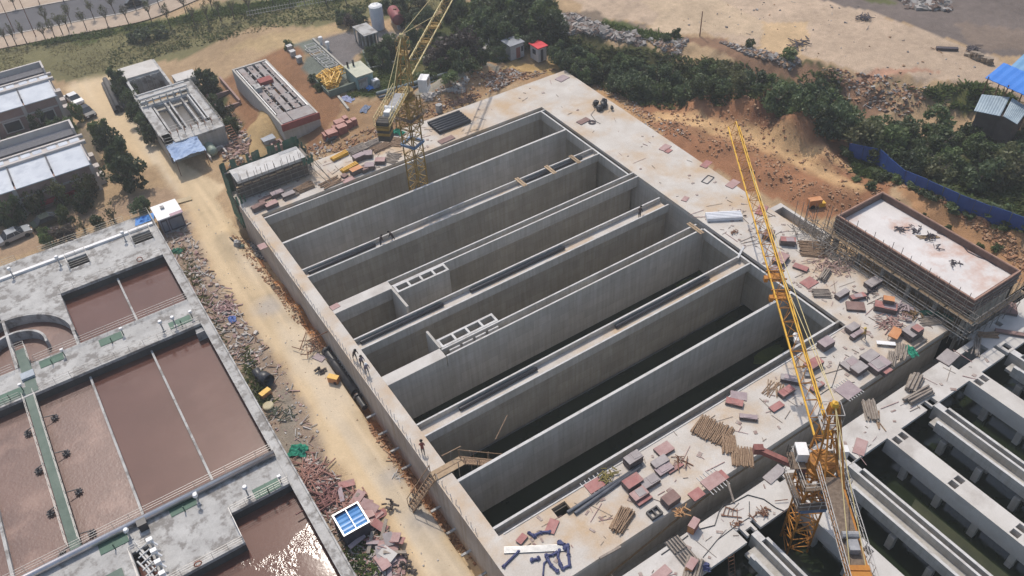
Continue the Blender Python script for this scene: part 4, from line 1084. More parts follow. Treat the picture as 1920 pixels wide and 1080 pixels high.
# tarpaulin shed and its neighbours
TARP = mat('pale_blue_tarpaulin', (.24, .33, .50), (.36, .45, .60), .8, .7, c3=(.17, .25, .42), s3=.7, fine=.1)
t = thing('tarpaulin_shed', 'shed roofed with a sagging pale blue tarpaulin below the filter block', 'shed', (16, 117.6, -4.3))
k = MB(); n = 12; r = random.Random(4)
for i in range(n):
    for j in range(n):
        u, v = i / (n - 1), j / (n - 1)
        k.v.append((13.5 + 4.8 * u + r.uniform(-.08, .08), 115.5 + 4.3 * v + r.uniform(-.08, .08), -1.65 + .35 * v - .16 * math.sin(u * 9) * math.sin(v * 5) + r.uniform(-.07, .07) + .25 * math.sin(u * PI)))
k.f = [(i * n + j, i * n + n + j, i * n + n + j + 1, i * n + j + 1) for i in range(n - 1) for j in range(n - 1)]; k.build('tarpaulin', TARP, t)
for (x, y) in ((13.7, 115.6), (18.1, 115.6), (13.7, 119.6), (18.1, 119.6)): MB().bar((x, y, -4.4), (x, y, -1.5), .06).build('post', RUST, t)
k = MB(); k.smooth = True; k.lathe((19.5, 117.3, -3.5), [(0, -.2), (.55, 0), (.75, .3), (.75, 4.2), (.55, 4.5), (0, 4.7)], 16, (0, 1, .0)); tag(k.build('water_tank', mat('pale_green_tank', (.22, .28, .22), (.30, .36, .29), 1, .5)), 'pale green round-topped tank lying beside the tarpaulin shed', 'tank')
t = thing('brick_pit', 'small open walled pit full of rubble below the green tank', 'pit', (20, 117, -4.2))
MB().box(18.6, 21.3, 118.6, 118.85, -4.6, -3.6).box(18.6, 18.85, 116.6, 118.6, -4.6, -3.6).box(21.1, 21.35, 116.6, 118.6, -4.6, -3.6).build('wall', PILA, t)

# block with slots (half built, long)
SLB = thing('slotted_block', 'half-built long grey block with slots in its top and a red painted near end', 'tank', (32, 122, -3))
def sb(name, m, *boxes):
    k = MB()
    for b_ in boxes: k.box(*b_)
    return k.build(name, m, SLB)
sb('wall', WALL, (29.3, 29.6, 112.0, 134, -5, .2), (35.0, 35.3, 112, 134, -5, .2), (29.6, 35, 112, 112.3, -5, -.6), (29.6, 35, 133.6, 134, -5, .2))
REDM = mat('red_formwork', (.22, .055, .05), (.28, .085, .075), 1.2, .8, fine=.2)
sb('red_end_board', REDM, (29.2, 35.35, 111.8, 112.0, -.75, .35))
SLAB_G = mat('grey_slab', (.27, .24, .23), (.34, .31, .295), .9, .9, c3=(.27, .20, .175), s3=.5, fine=.2)
sb('end_slab', SLAB_G, (29.6, 31.2, 112.3, 115.4, -.1, .3), (31.3, 34.9, 112.3, 115.2, -.1, .3))
for x in (30.1, 31.6, 33.0, 34.3): sb('slab_strip', SLAB_G, (x, x + .95, 115.8, 133.4, -.3, .1))
sb('cell_floor', WALLD, (29.6, 35, 112.3, 133.6, -2.6, -2.3))
sb('cross_block', OLDC, (29.9, 30.9, 124.0, 125.6, .1, .8)); sb('cross_block', REDM, (31.2, 33.4, 125.6, 127.2, .1, .7)); 
for i in range(5): sb('cross_beam', SLAB_G, (29.6, 35.0, 118 + i * 3.1, 118.25 + i * 3.1, -.3, .05))
sb('edge_rail', STEEL, (34.75, 34.95, 115, 133, .2, .3), (29.7, 29.85, 115, 133, .2, .3))
r = random.Random(90); k = MB(); k2 = MB()
for i in range(64):
    (k if i % 2 else k2).obox((r.uniform(29.8, 34.8), r.uniform(115.8, 133), r.uniform(.05, .35)), r.uniform(.1, .45), r.uniform(.1, .3), r.uniform(.08, .25), r.uniform(0, 3))
k.build('rubble', SLAB_G, SLB, kind='stuff'); k2.build('rubble', OLDC, SLB, kind='stuff')
t = thing('brick_pit', 'small dark brick pit against the left wall of the slotted block', 'pit', (28, 112.3, -3.4))
MB().box(27.1, 28.9, 111.4, 111.7, -4.5, -2.5).box(27.1, 27.4, 111.7, 113, -4.5, -2.5).box(28.6, 28.9, 111.7, 113, -4.5, -2.5).box(27.1, 28.9, 113, 113.3, -4.5, -2.5).build('wall', BRICKW, t)
t = thing('foundation_pit', 'open brown foundation pit with low walls between the hedge and the slotted block', 'pit', (26, 133, -3.6))
MB().box(24.3, 24.6, 129, 139, -4.8, -3.0).box(27.9, 28.2, 129, 139, -4.8, -2.8).box(24.6, 27.9, 134, 134.3, -4.8, -3.2).box(24.6, 27.9, 129, 129.3, -4.8, -3.2).build('wall', BRICKW, t)

# small building wrapped in green netting at the far left corner of the tank
NETM = mat('green_netting', (.055, .125, .085), (.10, .17, .115), 2.5, .9, c3=(.16, .155, .115), s3=.8, fine=.3)
BAMB = mat('scaffold_tube', (.17, .15, .13), (.27, .24, .21), 2, .8, fine=.25)
NB = thing('netted_building', 'small concrete building wrapped in green netting at the far left corner of the tank', 'building', (22.6, 98.6, 0))
def nb(name, m, *boxes):
    k = MB()
    for b_ in boxes: k.box(*b_)
    return k.build(name, m, NB)
nb('roof_slab', EDGE, (17.9, 27.6, 97.6, 100.8, 2.6, 3.0)); nb('screed', mat('grey_screed', (.32, .32, .32), (.4, .4, .4), .8, .9), (24.9, 27.5, 100.1, 100.85, 3.0, 3.03), (18.0, 18.6, 97.7, 99.6, 3.0, 3.03))
nb('wall', mat('shuttering', (.115, .095, .08), (.17, .14, .115), 1.5, .9, fine=.3), (17.9, 27.6, 97.75, 98.0, 0, 2.6), (17.9, 18.1, 98, 100.8, -4, 2.6), (27.4, 27.6, 98, 100.8, 0, 2.6), (17.9, 27.6, 100.6, 100.8, 0, 2.6))
k = MB()
for zz in (1.9, 1.3, .5): k.bar((17.4, 97.4, zz), (28.1, 97.4, zz), .06)
nb_l = k.build('ledger', BAMB, NB)
for i in range(12): MB().bar((17.5 + i * .94, 97.35, .02), (17.5 + i * .94, 97.35, 3.9 + (i % 3) * .15), .04).build('standard', BAMB, NB)
for i in range(8): MB().bar((18.4 + i * 1.2, 97.9, 3.0), (18.4 + i * 1.2, 97.9, 4.0), .03).build('starter_bar', RUST, NB)
k = MB()
for i in range(9): k.obox((18.0 + i * 1.15, 97.45, 2.25 + .1 * (i % 2)), 1.0, .25, .1)
k.build('formwork_board', plank_m, NB)
def net(p0, p1, z0, z1, seed, nseg=10):
    k = MB(); r = random.Random(seed); p0 = Vector(p0); p1 = Vector(p1); m = 4
    nrm = Vector((-(p1 - p0).y, (p1 - p0).x)).normalized()
    for i in range(nseg + 1):
        for j in range(m + 1):
            p = p0.lerp(p1, i / nseg) + nrm * r.uniform(-.14, .14); k.v.append((p.x, p.y, z0 + (z1 - z0) * j / m + r.uniform(-.1, .1)))
    k.f = [(i * (m + 1) + j, (i + 1) * (m + 1) + j, (i + 1) * (m + 1) + j + 1, i * (m + 1) + j + 1) for i in range(nseg) for j in range(m) if r.random() > (.4 if j == m - 1 else .08)]
    return k.build('netting', NETM, NB)
net((17.0, 101.7), (28.3, 101.9), -1.0, 3.9, 1, 30); net((16.85, 97.2), (17.0, 101.7), -4.2, 3.7, 2, 14); net((28.3, 101.9), (28.5, 99.0), .2, 3.5, 3, 8); net((26.9, 97.0), (28.4, 97.0), 2.2, 3.4, 4, 6); net((16.9, 97.0), (18.2, 97.0), -4.0, 1.2, 5, 5)
k = MB(); k.box(17.2, 28.0, 101.1, 101.5, 2.4, 2.46); k.box(27.8, 28.2, 97.4, 101.5, 2.4, 2.46); k.build('scaffold_deck', BAMB, NB)
for i, (a, b_) in enumerate((((28.2, 97.2, 3.2), (29.4, 94.0, 0)), ((28.0, 98.5, 2.5), (29.6, 95.0, 0)), ((27.6, 97.0, 2.0), (29.0, 93.6, 0)))): MB().bar(a, b_, .05).build('brace', BAMB, NB)
k = MB()
for i in range(14): k.bar((26.9 + .13 * i, 98.2, 0), (26.9 + .13 * i, 98.2, 2.9), .03)
k.build('tube_bundle', BAMB, NB, kind='stuff')
w_ = G(505, 268); t = thing('box_shed', 'small flat grey-roofed box behind the netted building', 'shed', w_); MB().obox((0, 0, .4), 1.7, 1.2, .9).build('body', OLDC, t, local=True); MB().obox((0, 0, .9), 2.0, 1.5, .08).build('roof', mat('slate_sheet', (.25, .27, .30), (.31, .33, .36), 1, .6), t, local=True)

# frame building with a fresh roof slab at the right, wrapped in scaffolding
RB = thing('frame_building', 'unfinished concrete frame building with a formwork rim around its pale roof slab, at the right', 'building', (76, 37, -1))
def rb(name, m, *boxes):
    k = MB()
    for b_ in boxes: k.box(*b_)
    return k.build(name, m, RB)
FORM = mat('brown_formwork', (.115, .07, .058), (.17, .105, .085), 1.5, .85, fine=.25)
FORMT = mat('formwork_edge', (.30, .17, .125), (.38, .24, .18), 1.2, .85, fine=.2)
ROOFS = mat('fresh_slab', (.57, .53, .505), (.64, .605, .58), .5, .9, c3=(.50, .33, .26), s3=.22, fine=.08)
rx0, rx1, ry0, ry1 = 72.6, 80.6, 27.85, 45.85
rb('roof_slab', ROOFS, (rx0 + .3, rx1 - .3, ry0 + .3, ry1 - .3, 3.2, 3.5))
rb('formwork_rim', FORM, (rx0, rx0 + .3, ry0, ry1, 2.6, 4.35), (rx1 - .3, rx1, ry0, ry1, 2.6, 4.35), (rx0 + .3, rx1 - .3, ry0, ry0 + .3, 2.6, 4.35), (rx0 + .3, rx1 - .3, ry1 - .3, ry1, 2.6, 4.35))
rb('rim_top', FORMT, (rx0 + .06, rx0 + .2, ry0 + .06, ry1 - .06, 4.35, 4.4), (rx1 - .2, rx1 - .06, ry0 + .06, ry1 - .06, 4.35, 4.4), (rx0 + .2, rx1 - .2, ry0 + .06, ry0 + .2, 4.35, 4.4), (rx0 + .2, rx1 - .2, ry1 - .2, ry1 - .06, 4.35, 4.4))
rb('beam', FORM, (rx0 + .05, rx0 + .5, ry0 + .1, ry1 - .1, 2.1, 2.6), (rx1 - .5, rx1 - .05, ry0 + .1, ry1 - .1, 2.1, 2.6), (rx0 + .5, rx1 - .5, ry0 + .1, ry0 + .5, 2.1, 2.6))
rb('floor_slab', WALL, (rx0, rx1, ry0, ry1, -1.6, -1.3)); rb('inner_wall', WALLD, (rx1 - 1.2, rx1 - 1.0, ry0 + .5, ry1 - .5, -1.3, 3.2), (rx0 + 2.5, rx0 + 2.7, ry0 + 4, ry1 - 6, -1.3, 3.2))
for i in range(6):
    y = ry0 + .3 + i * 3.4
    for x in (rx0 + .25, rx1 - .35): MB().box(x - .2, x + .2, y - .2, y + .2, -6.5, 3.2).build('column', WALL, RB)
rb('lower_wall', WALLD, (rx0, rx1, ry0 + .1, ry0 + .4, -7, 2.1))
# slats of the side boarding
for zz in (2.75, 3.3, 3.9):
    MB().box(rx0 - .08, rx0, ry0 - .1, ry1 + .1, zz, zz + .1).box(rx0, rx1 + .1, ry0 - .08, ry0, zz, zz + .1).build('waler', BAMB, RB)
SCF = thing('scaffolding', 'tube scaffolding with plank ledges standing around the frame building at the right', 'scaffold', (74, 37, -1))
me_s = MB().bar((0, 0, -1.2), (0, 0, 5.6), .035, 4).mesh('standard', BAMB)
for i in range(17):
    y = 27.2 + i * 1.2
    for x in (71.6, 72.3): place('standard', me_s, SCF, (x - 74, y - 37, 1 + random.uniform(-.6, .1)), 0)
me_s2 = MB().bar((0, 0, -5), (0, 0, 4.6), .035, 4).mesh('standard', BAMB)
for i in range(8):
    for y in (27.2, 26.7): place('standard', me_s2, SCF, (72.6 + i * 1.15 - 74, y - 37, 1 + random.uniform(-.3, .1)), 0)
for zz in (.4, 1.3, 2.3, 3.2):
    for x in (71.6, 72.3): MB().bar((x, 26.6, zz), (x, 46.8, zz), .035).build('ledger', BAMB, SCF)
    MB().bar((71.6, 26.7, zz), (81, 26.7, zz), .035).build('ledger', BAMB, SCF)
for i in range(16):
    MB().bar((71.7, 27.3 + i * 1.2, .3), (72.7, 28.3 + i * 1.2, 3.3), .03).build('brace', BAMB, SCF)
for i in range(6): MB().box(71.95, 72.5, 27 + i * 3.3, 30.1 + i * 3.3, 2.02, 2.08).build('plank', plank_m, SCF)
for i in range(3): MB().box(72.6 + i * 2.8, 75.2 + i * 2.8, 26.6, 27.1, 2.0, 2.06).build('plank', plank_m, SCF)
k = MB()
for zz in (.05,): k.bar((71.6, 26.9, zz), (71.6, 47, zz), .05).bar((71.6, 26.9, .9), (71.6, 47, .9), .04)
k.build('guard_rail', STEEL, SCF)
r = random.Random(11)
tg = thing('tube_heap', 'tangled heap of scaffold tubes spilling between the deck and the frame building', 'scaffold tubes', (72, 46, 0))
k = MB()
for i in range(120):
    x, y = r.uniform(70.2, 73.5), r.uniform(42, 50); a = r.uniform(0, PI); L = r.uniform(1, 2.6); e = r.uniform(-.5, 1.3)
    c = Vector((x, y, .3 + r.random() * 1.2)); d = Vector((math.cos(a), math.sin(a), e * .6)) * L / 2; k.bar(c - d, c + d, .035, 4)
k.build('tubes', BAMB, tg, kind='stuff')
me_u = MB().bar((0, 0, 0), (0, 0, 3.6), .035, 4).mesh('upright', BAMB)
for i in range(14): place('upright', me_u, tg, (r.uniform(-.3, 1.8), r.uniform(-1, 5.5), r.uniform(-1.2, .2)))
# things lying on that roof
def jumble(name, lbl, cat, c, n, L, m, seed, sx, sy, z0=.05, thick=.06, group=None):
    r = random.Random(seed); k = MB()
    for i in range(n):
        a = r.uniform(0, PI); l = L * r.uniform(.5, 1.2)
        p = Vector(c) + Vector((r.gauss(0, sx), r.gauss(0, sy), z0 + r.random() * thick * 4)); d = Vector((math.cos(a), math.sin(a), r.uniform(-.12, .12))) * l / 2
        k.bar(p - d, p + d, thick * r.uniform(.6, 1.3), 5)
    return tag(k.build(name, m), lbl, cat, group)
DKB = mat('dark_bundle', (.045, .038, .045), (.09, .075, .085), 3, .8, fine=.3)
for j, (px_, py_, n, d) in enumerate(((1690, 428, 26, 'left end of the dark row'), (1718, 432, 22, 'middle'), (1743, 445, 30, 'right end of the dark row, beside pale battens'), (1758, 462, 10, 'tail of the dark row'), (1788, 494, 20, 'separate heap nearest the near corner'))):
    w_ = W(px_, py_, 3.5); jumble('tool_heap', 'heap of dark hoses on the roof slab, ' + d.replace(', beside pale battens', ''), 'hose heap', w_, int(n * .6), .6, DKB, j, .4, .28, group='heaps on the roof slab')
k = MB(); pts = [W(x, y, 3.55) for x, y in ((1757, 436), (1780, 445), (1800, 455), (1815, 472), (1835, 482), (1850, 487), (1868, 499))]; k.path(pts, .06); tag(k.build('hose', DKB), 'dark hose snaking along the far rim of the pale roof slab', 'hose')
k = MB()
for i in range(9): k.obox(W(1728 + i * 3, 442 + (i % 3) * 2, 3.58), .12, 1.3, .06, .9 + .1 * (i % 3))
tag(k.build('batten_row', plank_m), 'row of pale battens among the dark heaps on the roof slab', 'battens')
# ------------------------------------------------------------------ equipment yard, beyond the far crane
TEAL = mat('teal_steel', (.20, .33, .33), (.26, .39, .38), .9, .6, fine=.12)
TEALR = mat('cream_roof', (.42, .43, .34), (.50, .49, .38), .7, .75, c3=(.34, .36, .27), s3=.6, fine=.12)
t = thing('equipment_house', 'teal steel equipment house with cream roof and two dark stacks', 'building', (45.6, 119, -1))
MB().box(44.2, 47.0, 116.9, 121.4, -1.4, 1.05).build('body', TEAL, t); MB().box(44.05, 47.15, 116.75, 121.55, 1.05, 1.2).build('roof', TEALR, t)
MB().box(45.7, 46.5, 116.86, 116.9, -.9, .6).build('door', mat('teal_door', (.16, .27, .28), None, 1, .6), t)
for x in (44.5, 45.5): MB().bar((x, 120.7, 1.2), (x, 120.7, 2.2), .17, 10).build('stack', BLACK, t)
t = thing('silo', 'white cylindrical silo with a domed ribbed top in the far yard', 'silo', (57, 135, -1.2))
k = MB(); k.smooth = False; k.lathe((57, 135.2, -1.2), [(0, 0), (1.15, 0), (1.15, 2.1), (1.2, 2.15), (1.2, 4.2), (0, 4.2)], 24); k.build('body', mat('silo_white', (.55, .57, .62), (.64, .65, .68), .9, .6, fine=.06), t)
MB().lathe((57, 135.2, 3.0), [(1.22, 0), (.9, .25), (.3, .4), (0, .42)], 24).build('lid', WHITEP, t)
for i in range(10):
    a = i * 2 * PI / 10; MB().bar((57 + .25 * math.cos(a), 135.2 + .25 * math.sin(a), 3.45), (57 + 1.2 * math.cos(a), 135.2 + 1.2 * math.sin(a), 3.05), .05, 4).build('rib', WHITEP, t)
t = thing('red_tank', 'dull red horizontal tank on a stand behind the white silo', 'tank', (60, 134.5, -1.2))
k = MB(); k.smooth = True; k.lathe((60.9, 136.8, .6), [(0, 0), (.95, .15), (1.05, .4), (1.05, 4.4), (.9, 4.6), (0, 4.7)], 22, (-.25, -1, 0)); k.build('body', mat('dull_red', (.22, .055, .06), (.28, .08, .08), .8, .6), t)
MB().box(59.6, 60.9, 132.5, 133, -1.3, -.2).box(60, 61.4, 135.5, 136, -1.3, -.2).build('saddle', OLDC, t); MB().lathe((60.4, 134.6, 1.55), [(0, 0), (.3, 0), (.3, .25), (0, .25)], 12).build('hatch', RUST, t)
t = thing('frame_shed', 'small pale-roofed shed with an open dark frame in front of the silo', 'shed', (52.7, 131, -1.2))
MB().box(51.3, 54.0, 128.6, 133.3, 1.3, 1.5).build('roof', OLDC, t); MB().box(51.9, 53.7, 129.2, 132.8, -1.3, 1.3).build('wall', mat('shed_dark', (.10, .095, .08), (.15, .14, .12), 1, .9), t)
for y in (128.75, 130.2, 131.7, 133.1): MB().box(51.4, 51.6, y - .1, y + .1, -1.3, 1.3).build('post', OLDC, t)
for x in (52.2, 53.0, 53.8): MB().box(x - .1, x + .1, 128.65, 128.85, -1.3, 1.3).build('post', OLDC, t)
GRWALL = mat('low_wall', (.36, .34, .30), (.44, .42, .37), 1, .9, fine=.1)
GRN = mat('mossy_wall', (.13, .16, .13), (.19, .22, .18), 1, .9, fine=.15)
for (p, q, h, w, m, lbl) in (((45.5, 138.2), (45.3, 118), .5, .3, GRWALL, 'long low pale wall running beside the teal equipment house'), ((39.7, 125.2), (39.6, 118), .8, .25, GRN, 'low mossy wall left of the yellow steel heap'),
                             ((39.5, 117.8), (44.9, 117.9), 1.1, .25, GRN, 'mossy green wall on the near side of the yellow steel heap'), ((40.6, 116.9), (40.2, 112.3), .35, .35, GRWALL, 'short low pale wall near the brick stacks'),
                             ((47.2, 122.5), (56.5, 121.5), .3, .25, GRWALL, 'garden kerb wall right of the teal house'), ((50.5, 128.2), (48.6, 121.6), .6, .25, GRN, 'slanting dark wall at the edge of the gravel yard'),
                             ((54.8, 121.0), (60, 119.2), .25, .25, GRWALL, 'pale garden edging below the dark tree')):
    p = Vector((*p, 0)); q = Vector((*q, 0)); d = (q - p); c = (p + q) / 2; gz = float(hgt(c.x, c.y))
    tag(MB().obox((c.x, c.y, gz + h / 2 - .2), d.length, w, h + .4, math.atan2(d.y, d.x)).build('low_wall', m), lbl, 'wall')
t = thing('pipe_skid', 'row of small pipe frames and white vessels standing beside the long low wall', 'pipework', (43.8, 131, -1.2))
for i in range(6):
    y = 135.6 - i * 1.75
    k = MB()
    for z in (-1.1, -.4): 
        k.bar((42.9, y, z), (44.7, y, z), .06).bar((42.9, y - 1.2, z), (44.7, y - 1.2, z), .06).bar((42.9, y, z), (42.9, y - 1.2, z), .06).bar((44.7, y, z), (44.7, y - 1.2, z), .06)
    k.build('frame', PIPEW, t)
for (x, y) in ((45.9, 135.4), (46.1, 132.9)):
    MB().lathe((x, y, -1.1), [(0, 0), (.25, 0), (.25, .9), (.38, .95), (.38, 1.5), (.2, 1.6), (0, 1.6)], 14).build('vessel', WHITEP, t)
for (px_, py_, d) in ((544, 95, 'farthest'), (550, 105, 'middle'), (562, 116, 'nearest')):
    w_ = G(px_, py_); t = thing('control_box', d + ' of three small concrete boxes on the green pad left of the yard', 'box', w_, group='concrete boxes on the green pad')
    MB().obox((0, 0, .4), .8, .8, 1.0).build('body', OLDC, t, local=True); MB().obox((0, 0, .95), .95, .95, .12).build('lid', EDGE, t, local=True)
w_ = G(680, 163); t = thing('machine_box', 'grey square machine box in front of the teal house', 'box', w_); MB().obox((0, 0, .7), 1.5, 1.4, 1.9).build('body', OLDC, t, local=True); MB().obox((0, 0, 1.7), 1.7, 1.6, .15).build('lid', SLAB_G, t, local=True)
w_ = G(705, 162); t = thing('machine_box', 'smaller grey box with a white top right of the blue tarpaulin', 'box', w_); MB().obox((0, 0, .5), 1.2, 1.0, 1.3).build('body', OLDC, t, local=True); MB().obox((0, 0, 1.2), 1.0, .8, .15).build('lid', WHITEP, t, local=True)
def rag(px_, py_, sx, sy, m, lbl, h=.35, z=None, n=9):
    c = G(px_, py_) if z is None else W(px_, py_, z); k = MB(); r = random.Random(px_ * 7 + py_)
    ang = r.uniform(0, PI); ca, sa = math.cos(ang), math.sin(ang)
    for i in range(n):
        for j in range(n):
            u, v = (i / (n - 1) - .5), (j / (n - 1) - .5); rr = max(0, 1 - 2.4 * (u * u + v * v))
            x = u * sx * r.uniform(.85, 1.15); y = v * sy * r.uniform(.85, 1.15)
            k.v.append((c.x + x * ca - y * sa, c.y + x * sa + y * ca, c.z + .05 + h * rr * r.uniform(.3, 1.1)))
    k.f = [(i * n + j, i * n + n + j, i * n + n + j + 1, i * n + j + 1) for i in range(n - 1) for j in range(n - 1)]
    return tag(k.build('tarpaulin', m), lbl, 'tarpaulin')
rag(694, 166, 1.3, 1.2, BLUE_T, 'small blue tarpaulin between two grey machine boxes', .5)
rag(652, 186, 2.4, 1.4, mat('violet_tarpaulin', (.22, .24, .38), (.30, .32, .45), 1, .7), 'pale violet blue tarpaulin below the mossy wall', .3)
rag(685, 205, 2.2, 1.2, mat('steel_blue_sheet', (.10, .13, .20), (.16, .19, .26), 1, .7), 'dark blue sheeting left of the far crane', .3)
GNET = mat('bright_green_net', (.015, .19, .115), (.03, .25, .16), 3, .9, fine=.25)
rag(745, 250, 2.2, 1.2, GNET, 'bright green netting heap on the far deck left of the crane mast', .8, z=0)
rag(560, 846, 1.9, 1.5, GNET, 'bright green netting heap on the rubble beside the dirt road', .8)
rag(333, 472, 1.6, 1.2, mat('dark_green_net', (.02, .10, .06), (.03, .14, .09), 2, .9), 'dark green netting in the rubble near the site cabin', .4)
rag(1755, 594, 3.2, .6, mat('dark_green_net2', (.02, .075, .05), (.03, .11, .07), 2, .9), 'dark green netting hung along the foot of the scaffolding', .9, z=0)
rag(1708, 660, 1.6, .9, GNET, 'small bright green netting heap near the deck corner', .5, z=0)
rag(436, 600, 1.3, .9, mat('blue_rag', (.07, .12, .33), (.12, .18, .4), 2, .8), 'blue rag heap in the rubble left of the dirt road', .4)
t = thing('steel_heap', 'heap of yellow crane sections stacked behind the mossy wall', 'crane sections', G(620, 155))
r = random.Random(8)
for i in range(9):
    k = MB(); c = Vector((r.uniform(40.6, 43.6), r.uniform(119, 124.2), -.7 + .55 * (i % 3))); a = r.uniform(0, PI); d = Vector((math.cos(a), math.sin(a), r.uniform(-.2, .2))) * 1.3
    lattice(k, c - d, c + d, .5, (0, 0, 1), .9, .09, .06); k.build('section', YEL, t)
# pipeline and fence along the garden
FEN = mat('fence_green_grey', (.11, .14, .145), (.17, .20, .20), 1, .6, fine=.15)
pipe('pipeline', (45.5, 113.0, -.55), (70.3, 110.6, -.55), .32, 'long dark grey pipeline lying along the garden edge beyond the earth bank', m=FEN)
pipe('pipeline', (45.5, 112.1, -.75), (64, 110.0, -.75), .2, 'thinner dark pipeline in front of the long one beyond the earth bank', m=mat('blue_grey_pipe', (.07, .085, .11), (.1, .12, .15), 1, .5))
t = thing('picket_fence', 'low grey picket fence along the scrub above the dirt path', 'fence', W(560, 42, -3))
a = W(470, 52, -3.4); b_ = W(690, 12, -3.4); c = t.location.copy()
me = MB().bar((0, 0, 0), (0, 0, 1.3), .04, 4).mesh('picket', PILA)
n = 44
for i in range(n + 1):
    p = a.lerp(b_, i / n); place('picket', me, t, (p.x - c.x, p.y - c.y, float(hgt(p.x, p.y)) - c.z))
for z in (.4, 1.1): MB().bar((a.x, a.y, float(hgt(a.x, a.y)) + z), (b_.x, b_.y, float(hgt(b_.x, b_.y)) + z), .035).build('rail', PILA, t)
# container, red-roofed cabin, concrete pad with valves
t = thing('container_office', 'grey container office with an open dark doorway near the tank corner', 'cabin', (70.5, 111.6, -1.2))
MB().box(69.2, 71.9, 110.2, 112.8, -1.3, 1.2).build('body', mat('pale_grey_panel', (.33, .34, .36), (.40, .41, .43), 1, .6), t); MB().box(69.05, 72.05, 110.05, 112.95, 1.2, 1.38).build('roof', mat('grey_roof', (.22, .23, .25), (.28, .29, .31), 1, .7), t)
MB().box(70.3, 71.1, 110.15, 110.19, -1.2, .7).build('door', DKOR, t); MB().box(71.3, 71.7, 110.15, 110.19, -.2, .7).build('window', GLASS, t)
t = thing('red_roofed_cabin', 'small pale grey cabin with a bright red roof by the trees', 'cabin', (73.3, 108, -1.2))
MB().box(72.5, 74.2, 106.9, 109.2, -1.3, 1.15).build('body', mat('cabin_grey', (.42, .43, .45), (.48, .49, .51), 1, .6), t); MB().box(72.3, 74.4, 106.7, 109.4, 1.15, 1.3).build('roof', mat('red_roof', (.55, .025, .04), (.62, .05, .06), 1, .5), t)
MB().box(73.0, 73.5, 106.84, 106.9, -1.2, .8).build('door', mat('dark_door', (.04, .045, .06), None, 1, .5), t); MB().box(72.44, 72.5, 107.6, 108.5, -.2, .6).build('window', GLASS, t)
t = thing('valve_pad', 'pale concrete pad with thin standpipes between garden and trees', 'pad', (68.8, 119, -1.2))
MB().box(67.4, 70.0, 112.0, 124.2, -1.4, -.85).build('slab', OLDC, t); MB().box(70.0, 70.35, 111.5, 124.2, -1.4, -.3).build('wall', GRWALL, t); MB().box(67.1, 67.4, 116.5, 124.2, -1.4, -.6).build('wall', GRWALL, t)
for i in range(9): MB().bar((68.2 + (i % 3) * .5, 115.5 + i * .8, -.9), (68.2 + (i % 3) * .5, 115.5 + i * .8, .1), .06).build('standpipe', PIPEW, t)
for i in range(4): MB().box(70.0, 70.6, 113.5 + i * 2.6, 114 + i * 2.6, -.3, .1).build('cap', WHITEP, t)

# blue site fence
BLUEF = mat('blue_sheet', (.010, .050, .21), (.018, .07, .27), .8, .5, fine=.12)
t = thing('blue_fence', 'long deep blue sheet fence below the trees at the right', 'fence', (90, 47, -1))
pts = [G(x, y) for x, y in ((1588, 292), (1640, 313), (1692, 345), (1735, 362), (1790, 393), (1850, 412), (1925, 444), (1990, 468))]
i = 0
fpost = mat('fence_post', (.05, .06, .12))
zz_ = [p.z for p in pts]; zz_ = [(zz_[max(0, j - 1)] + zz_[j] + zz_[min(len(zz_) - 1, j + 1)]) / 3 for j in range(len(zz_))]
for p, z in zip(pts, zz_): p.z = z
for a, b_ in zip(pts[:-1], pts[1:]):
    L = (b_ - a).length; n = max(1, round(L / 2.0))
    for j in range(n):
        p = a.lerp(b_, j / n); q = a.lerp(b_, (j + .97) / n); m_ = (p + q) / 2
        ang = math.atan2(q.y - p.y, q.x - p.x); k = MB(); lean = .05 * math.sin(i * 2.1)
        k.obox((m_.x, m_.y, m_.z + 1.0 + .04 * math.sin(i * 1.3)), (q - p).length, .06, 2.4, ang, lean, -math.asin((q.z - p.z) / (q - p).length))
        for e in (-.33, 0, .33): k.obox((m_.x + math.cos(ang) * e * 2, m_.y + math.sin(ang) * e * 2, m_.z + 1.0), .1, .1, 2.2, ang, lean)
        k.build('panel', BLUEF, t); MB().bar((p.x, p.y, p.z - .3), (p.x, p.y, p.z + 2.25), .05).build('post', fpost, t); i += 1
# blue-roofed open shed, its grey neighbour
BLR = mat('blue_roof', (.02, .165, .56), (.035, .20, .62), .6, .5, fine=.06); BLR2 = mat('pale_blue_roof', (.11, .27, .46), (.16, .33, .52), .6, .5, fine=.1)
GRR = mat('grey_blue_sheet', (.26, .33, .38), (.34, .41, .45), .6, .6, c3=(.20, .26, .31), s3=.5, fine=.1)
def sheet_roof(name, a, b_, c, d, m, par, th=.08, n=10):
    k = MB(); a, b_, c, d = [Vector(v) for v in (a, b_, c, d)]; nz = Vector((0, 0, -th)); q = 2 * n
    for i in range(q + 1):
        up = Vector((0, 0, .05 * (i % 2)))
        for v in (a.lerp(b_, i / q) + up, d.lerp(c, i / q) + up): k.v.append(tuple(v))
    m2 = len(k.v)
    k.v += [tuple(Vector(v) + nz) for v in k.v[:m2]]
    for i in range(q): k.f += [(2 * i, 2 * i + 2, 2 * i + 3, 2 * i + 1), (m2 + 2 * i, m2 + 2 * i + 1, m2 + 2 * i + 3, m2 + 2 * i + 2), (2 * i, m2 + 2 * i, m2 + 2 * i + 2, 2 * i + 2), (2 * i + 1, 2 * i + 3, m2 + 2 * i + 3, m2 + 2 * i + 1)]
    return k.build(name, m, par)
t = thing('open_shed', 'tall open shed on thin posts with a bright blue roof at the right edge', 'shed', (115, 51, 1.2))
sheet_roof('roof', (111.7, 53.9, 5.6), (111.4, 42, 5.6), (115.6, 42, 6.4), (115.9, 54.2, 6.4), BLR, t)
